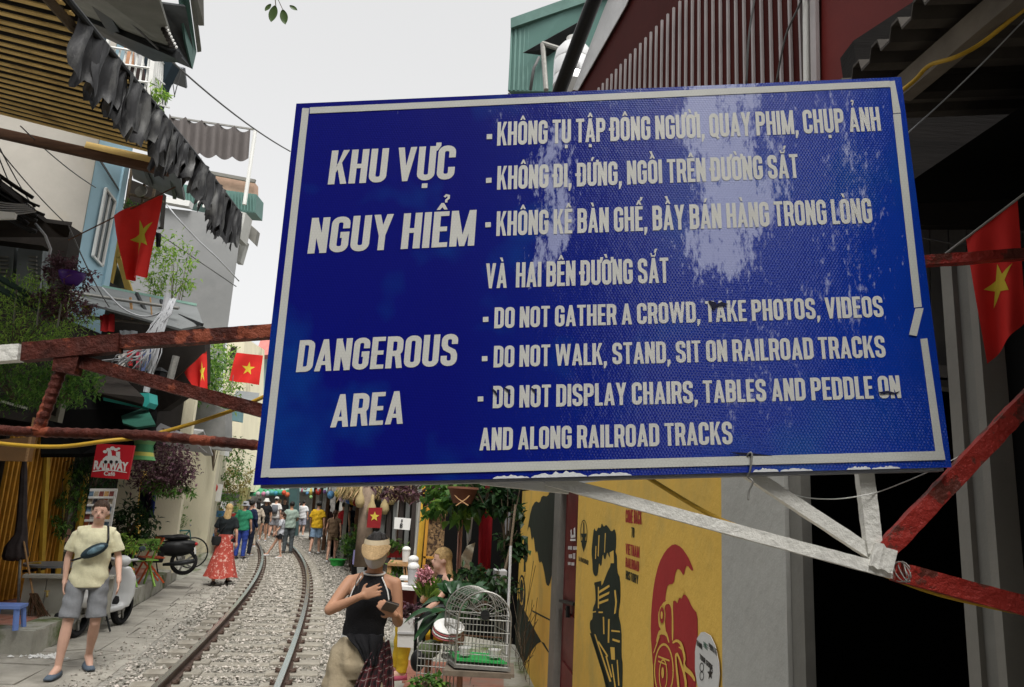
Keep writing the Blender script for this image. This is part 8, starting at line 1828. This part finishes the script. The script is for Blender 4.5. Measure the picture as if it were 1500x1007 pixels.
# birdcage
def cage():
    t = thing('birdcage', 'white arched wire birdcage with green tray and feeding cups', 'birdcage', Pd(706, 978, 5.0))
    o = Pd(706, 976, 5.0); a = -.30; X = Vector((math.cos(a*.3), math.sin(a*.3), 0)); Yv = Vector((-.35, 1, 0)).normalized(); Z = Vector((0, 0, 1)); Wd, Dp, Hs, R_ = .335, .30, .275, .1675
    f = lambda x, y, z: o+X*x+Yv*y+Z*z
    m = M_['silver']
    def w(nm, pts, r=.0026): build(MB().tube(pts, r, 5), nm, m, t)
    for y in (0, Dp):
        for i in range(2): w('corner_post', [f((i-.5)*Wd, y, 0), f((i-.5)*Wd, y, Hs)], .006)
        for z in (0, .065, .13, .20, Hs): w('rail', [f(-Wd/2, y, z), f(Wd/2, y, z)], .0045 if z in (0, Hs) else .003)
        for i in range(1, 14): w('wire', [f((i/14-.5)*Wd, y, 0), f((i/14-.5)*Wd, y, Hs)], .0018)
        w('arch', [f(R_*math.cos(b), y, Hs+R_*math.sin(b)) for b in np.linspace(0, math.pi, 20)], .006)
        for b in np.linspace(.2, math.pi-.2, 10): w('spoke', [f(0, y, Hs+.02), f(R_*math.cos(b), y, Hs+R_*math.sin(b))], .002)
        w('inner_arch', [f(R_*.55*math.cos(b), y, Hs+R_*.55*math.sin(b)) for b in np.linspace(0, math.pi, 14)], .002)
    for x in (-Wd/2, Wd/2):
        for z in (0, .065, .13, .20, Hs): w('side_rail', [f(x, 0, z), f(x, Dp, z)], .003)
        for i in range(1, 9): w('side_wire', [f(x, Dp*i/9, 0), f(x, Dp*i/9, Hs)], .0018)
    for b in np.linspace(.1, math.pi-.1, 12): w('roof_wire', [f(R_*math.cos(b), 0, Hs+R_*math.sin(b)), f(R_*math.cos(b), Dp, Hs+R_*math.sin(b))], .0024)
    for i in range(1, 5): w('roof_hoop', [f(R_*math.cos(b), Dp*i/5, Hs+R_*math.sin(b)) for b in np.linspace(0, math.pi, 16)], .0028)
    build(MB().slab([f(-Wd/2+.01, .01, .03), f(Wd/2-.01, .01, .03), f(Wd/2-.01, Dp-.01, .03), f(-Wd/2+.01, Dp-.01, .03)], .012, Vector((0, 0, -1))), 'green_tray', mat('tray_green', (.04, .42, .10), .5), t)
    build(MB().slab([f(-Wd/2-.01, -.01, 0), f(Wd/2+.01, -.01, 0), f(Wd/2+.01, Dp+.01, 0), f(-Wd/2-.01, Dp+.01, 0)], .02, Vector((0, 0, -1))), 'base', M_['silver'], t)
    for x in (-.09, .10): build(MB().lathe([(0, 0), (.035, 0), (.042, .045), (.036, .045), (.03, .01), (0, .01)], f(x, .08, .045), 14), 'feeding_cup', M_['paper'], t, smooth=2)
    build(MB().tube([f(-Wd/2, .15, .15), f(Wd/2, .15, .15)], .006, 6), 'perch', M_['wood'], t); build(MB().lathe([(0, 0), (.03, 0), (.03, .02), (0, .02)], f(0, -.005, Hs+.03), 12, rotm(math.pi/2, 0, 0)), 'hub', M_['darkmetal'], t)
cage()
c2 = thing('crate_cage', 'brown wooden slatted cage box below the arched birdcage', 'cage', Pd(700, 1040, 5.0)); o = Pd(702, 979, 5.0); o.z -= .01
for k in range(3): build(MB().beam(o+Vector((-.22, -.03, -.02-k*.10)), o+Vector((.20, -.03, -.02-k*.10)), .03, .03), 'rail', mat('weathered_wood', (.16, .13, .10), .85, var=.3, scale=10), c2)
for k in range(22): build(MB().beam(o+Vector((-.21+k*.019, -.03, -.03)), o+Vector((-.21+k*.019, -.03, -.30)), .004, .004), 'bar', M_['silver'], c2)
for x in (-.22, .20): build(MB().beam(o+Vector((x, -.03, 0)), o+Vector((x, -.03, -.55)), .035, .035), 'post', mat('weathered_wood', (.16, .13, .10)), c2)
build(MB().box(o+Vector((0, .14, -.02)), (.44, .34, .02)), 'top', mat('weathered_wood', (.16, .13, .10)), c2); build(MB().box(o+Vector((0, .14, -.33)), (.40, .3, .02)), 'floor', M_['dark'], c2)
# wire rack with plates
wr_ = thing('wire_rack', 'rusty wire mesh rack with a green squash and plates', 'rack', Pd(635, 1040, 5.2)); a0, a1 = Pd(605, 1010, 5.1), Pd(662, 1010, 5.1)
for k in range(11): x = 608+k*5.4; build(MB().tube([Pd(x+5, 938+k*.8, 5.15), Pd(x, 1040, 5.15)], .0035, 5), 'upright_wire', M_['silver'], wr_)
for k in range(9): y = 942+k*11; build(MB().tube([Pd(614-k*1.2, y, 5.15), Pd(664-k*.6, y+4, 5.15)], .0032, 5), 'cross_wire', M_['silver'], wr_)
build(MB().ell(Pd(628, 952, 5.35), (.09, .07, .06), rotm(0, -.4, 0)), 'squash', mat('squash_green', (.09, .12, .05), .6, var=.3, scale=12), label='grey green squash resting on the wire rack', cat='squash', smooth=True)
build(MB().ell(Pd(612, 968, 5.3), (.05, .05, .07)), 'dark_jar', M_['blackp'], label='round black jar left of the wire rack', cat='jar', smooth=True)
for k in range(4):
    build(MB().lathe([(0, .0), (.09, .005), (.105, .012), (.10, .018), (.03, .01)], Pd(655, 930-k*3.2, 5.3)+Vector((.004*k, 0, 0)), 24, rotm(.35, .1, 0)), 'plate', M_['paper'] if k % 2 else mat('plate_red', (.4, .1, .1), .4), label=['lowest red rimmed plate of the stack on the wire rack', 'white plate second from the bottom of the stack', 'red rimmed plate second from the top of the stack', 'topmost white plate of the stack on the wire rack'][k], cat='plate', smooth=True, group='plates stacked on the wire rack')
tl2 = thing('small_table', 'small brown timber table with black legs before the large leaf plant', 'table', Pd(622, 960, 6.0))
build(MB().slab([Pd(618, 912, 5.8), Pd(662, 918, 5.8), Pd(664, 909, 6.3), Pd(624, 905, 6.3)], .03, Vector((0, 0, -1))), 'tabletop', M_['woodl'], tl2)
for x, y in ((610, 905), (622, 908), (633, 915)): build(MB().beam(Pd(x, y, 5.85), Pd(x-2, y+52, 5.85), .022, .022), 'leg', M_['blackp'], tl2)
build(MB().tube(catenary(Pd(748, 800, 5.6), Pd(742, 960, 5.4), -.0), .010, 6), 'grey_pipe', M_['palegrey'], label='thin pale pipe running down beside the birdcage', cat='pipe')
build(MB().tube([Pd(755, 740, 7.4), Pd(748, 800, 7.2), Pd(736, 850, 7)], .012, 6), 'bent_branch', M_['bark'], label='bent dry branch against the yellow wall end', cat='branch')
build(MB().box(Pd(732, 845, 6.6), (.10, .1, .11), rotm(.1, 0, .2)), 'grey_carton', M_['palegrey'], label='small grey carton hanging in the shade by the wall', cat='box')
# dry twigs at the wall corner
tw = MB(); q = random.Random(6)
for i in range(26):
    a = WP(765+q.uniform(-8, 20), 990+q.uniform(-30, 20), .06); b = WP(775+q.uniform(-15, 30), 850+q.uniform(-30, 120), .10); tw.tube([a, a.lerp(b, .5)+Vector((q.uniform(-.08, .08), q.uniform(-.1, .1), 0)), b], .003, 4)
build(tw, 'dry_twigs', M_['bark'], kind='stuff', label='dry leafless twigs in front of the yellow wall corner', cat='twigs')
# leaves hanging into the top of the picture
tlv = thing('hanging_branch', 'few green leaves hanging from a twig at the top edge of the sky', 'branch', at(405, 0, 2.2)); lf_ = mat('top_leaf', (.07, .12, .035), .45, var=.15, bump=0)
for (x, y, dx, dz, L_, w_) in [(403, 8, -.15, -1, .058, .030), (414, 14, .25, -1, .052, .026), (397, 6, -.6, -.8, .03, .018), (424, 8, .9, -.5, .03, .015), (392, -6, -.8, .2, .05, .03), (412, -8, .3, .8, .05, .03)]:
    p = at(x, y, 2.2); d = Vector((dx, .1, dz)).normalized(); sdv = d.cross(Vector((0, -1, .2))).normalized(); vs = []; fs = []; n = 8
    for j in range(n+1): u = j/n; ww = w_*.5*math.sin(math.pi*(u*.96+.02))**.7; c = p+d*L_*u; vs += [c-sdv*ww, c+Vector((0, .003, 0)), c+sdv*ww]
    for j in range(n): o = j*3; fs += [(o, o+1, o+4, o+3), (o+1, o+2, o+5, o+4)]
    build(MB().add(vs, fs), 'leaf', lf_, tlv, smooth=True)
build(MB().tube([at(380, -60, 2.2), at(402, -12, 2.2), at(404, 9, 2.2)], .0016, 5), 'twig', M_['bark'], tlv)
build(MB().tube([at(402, -12, 2.2), at(414, 14, 2.2)], .0012, 5), 'twig', M_['bark'], tlv)
# more foliage and clutter left of the crowd, beyond the cream wall
bush('tree', 'slender tree with hanging leaves beyond the cream wall', 'tree', P3(326, 700, 24), (.8, .7, 1.2), 1100, .15, .06, M_['green'], 111, stem_to=gz(340, 800, 0))
bush('tree', 'ochre green creeper over the stall roof beyond the cream wall', 'tree', P3(350, 705, 27), (.7, .6, .5), 500, .15, .07, mat('ochre_leaf', (.24, .20, .06), .6, island=.4, bump=0), 112, stem_to=gz(345, 800, 0))
build(MB().slab(PX([(313, 708), (326, 710), (322, 735), (309, 734)], 22.5), .05), 'white_notice', M_['paper'], label='white notice board with blurred print beyond the cream wall', cat='notice')
build(MB().ell(P3(313, 715, 22.3), (.12, .05, .14)), 'red_balloon', M_['red'], label='small red heart shaped hanging beside the white notice', cat='ornament', smooth=True)
ls = thing('shop_row', 'dark shaded left stalls beyond the cream wall', 'shop building', gz(330, 800, 0))
build(MB().slab([Vector((-9.6, 22.5, 0)), Vector((-12.8, 32, 0)), Vector((-12.8, 32, 4)), Vector((-9.6, 22.5, 4))], .2), 'front', mat('stall_shade', (.05, .045, .04), .9, var=.6, scale=3, col2=(.2, .17, .14), m2=(.55, .65), s2=4), ls)
for (p, sgn_, nm) in (((312, 690), 1, 'a'),): build(MB().slab(PX([(308, 722), (345, 724), (343, 735), (306, 733)], 24.5), .4), 'stall_shelf', M_['frame_'], ls)
for i in range(26):
    x = 305+q.uniform(0, 46); y = q.uniform(742, 792); c = P3(x, y, 23.6+q.uniform(0, 1.5)); i8 = q.randrange(8)
    build(MB().box(c, (q.uniform(.15, .4), .2, q.uniform(.15, .35)), rotm(0, 0, q.uniform(-.4, .4))), 'stall_ware', mat('ware%d' % i8, hc[i8], .8), ls)
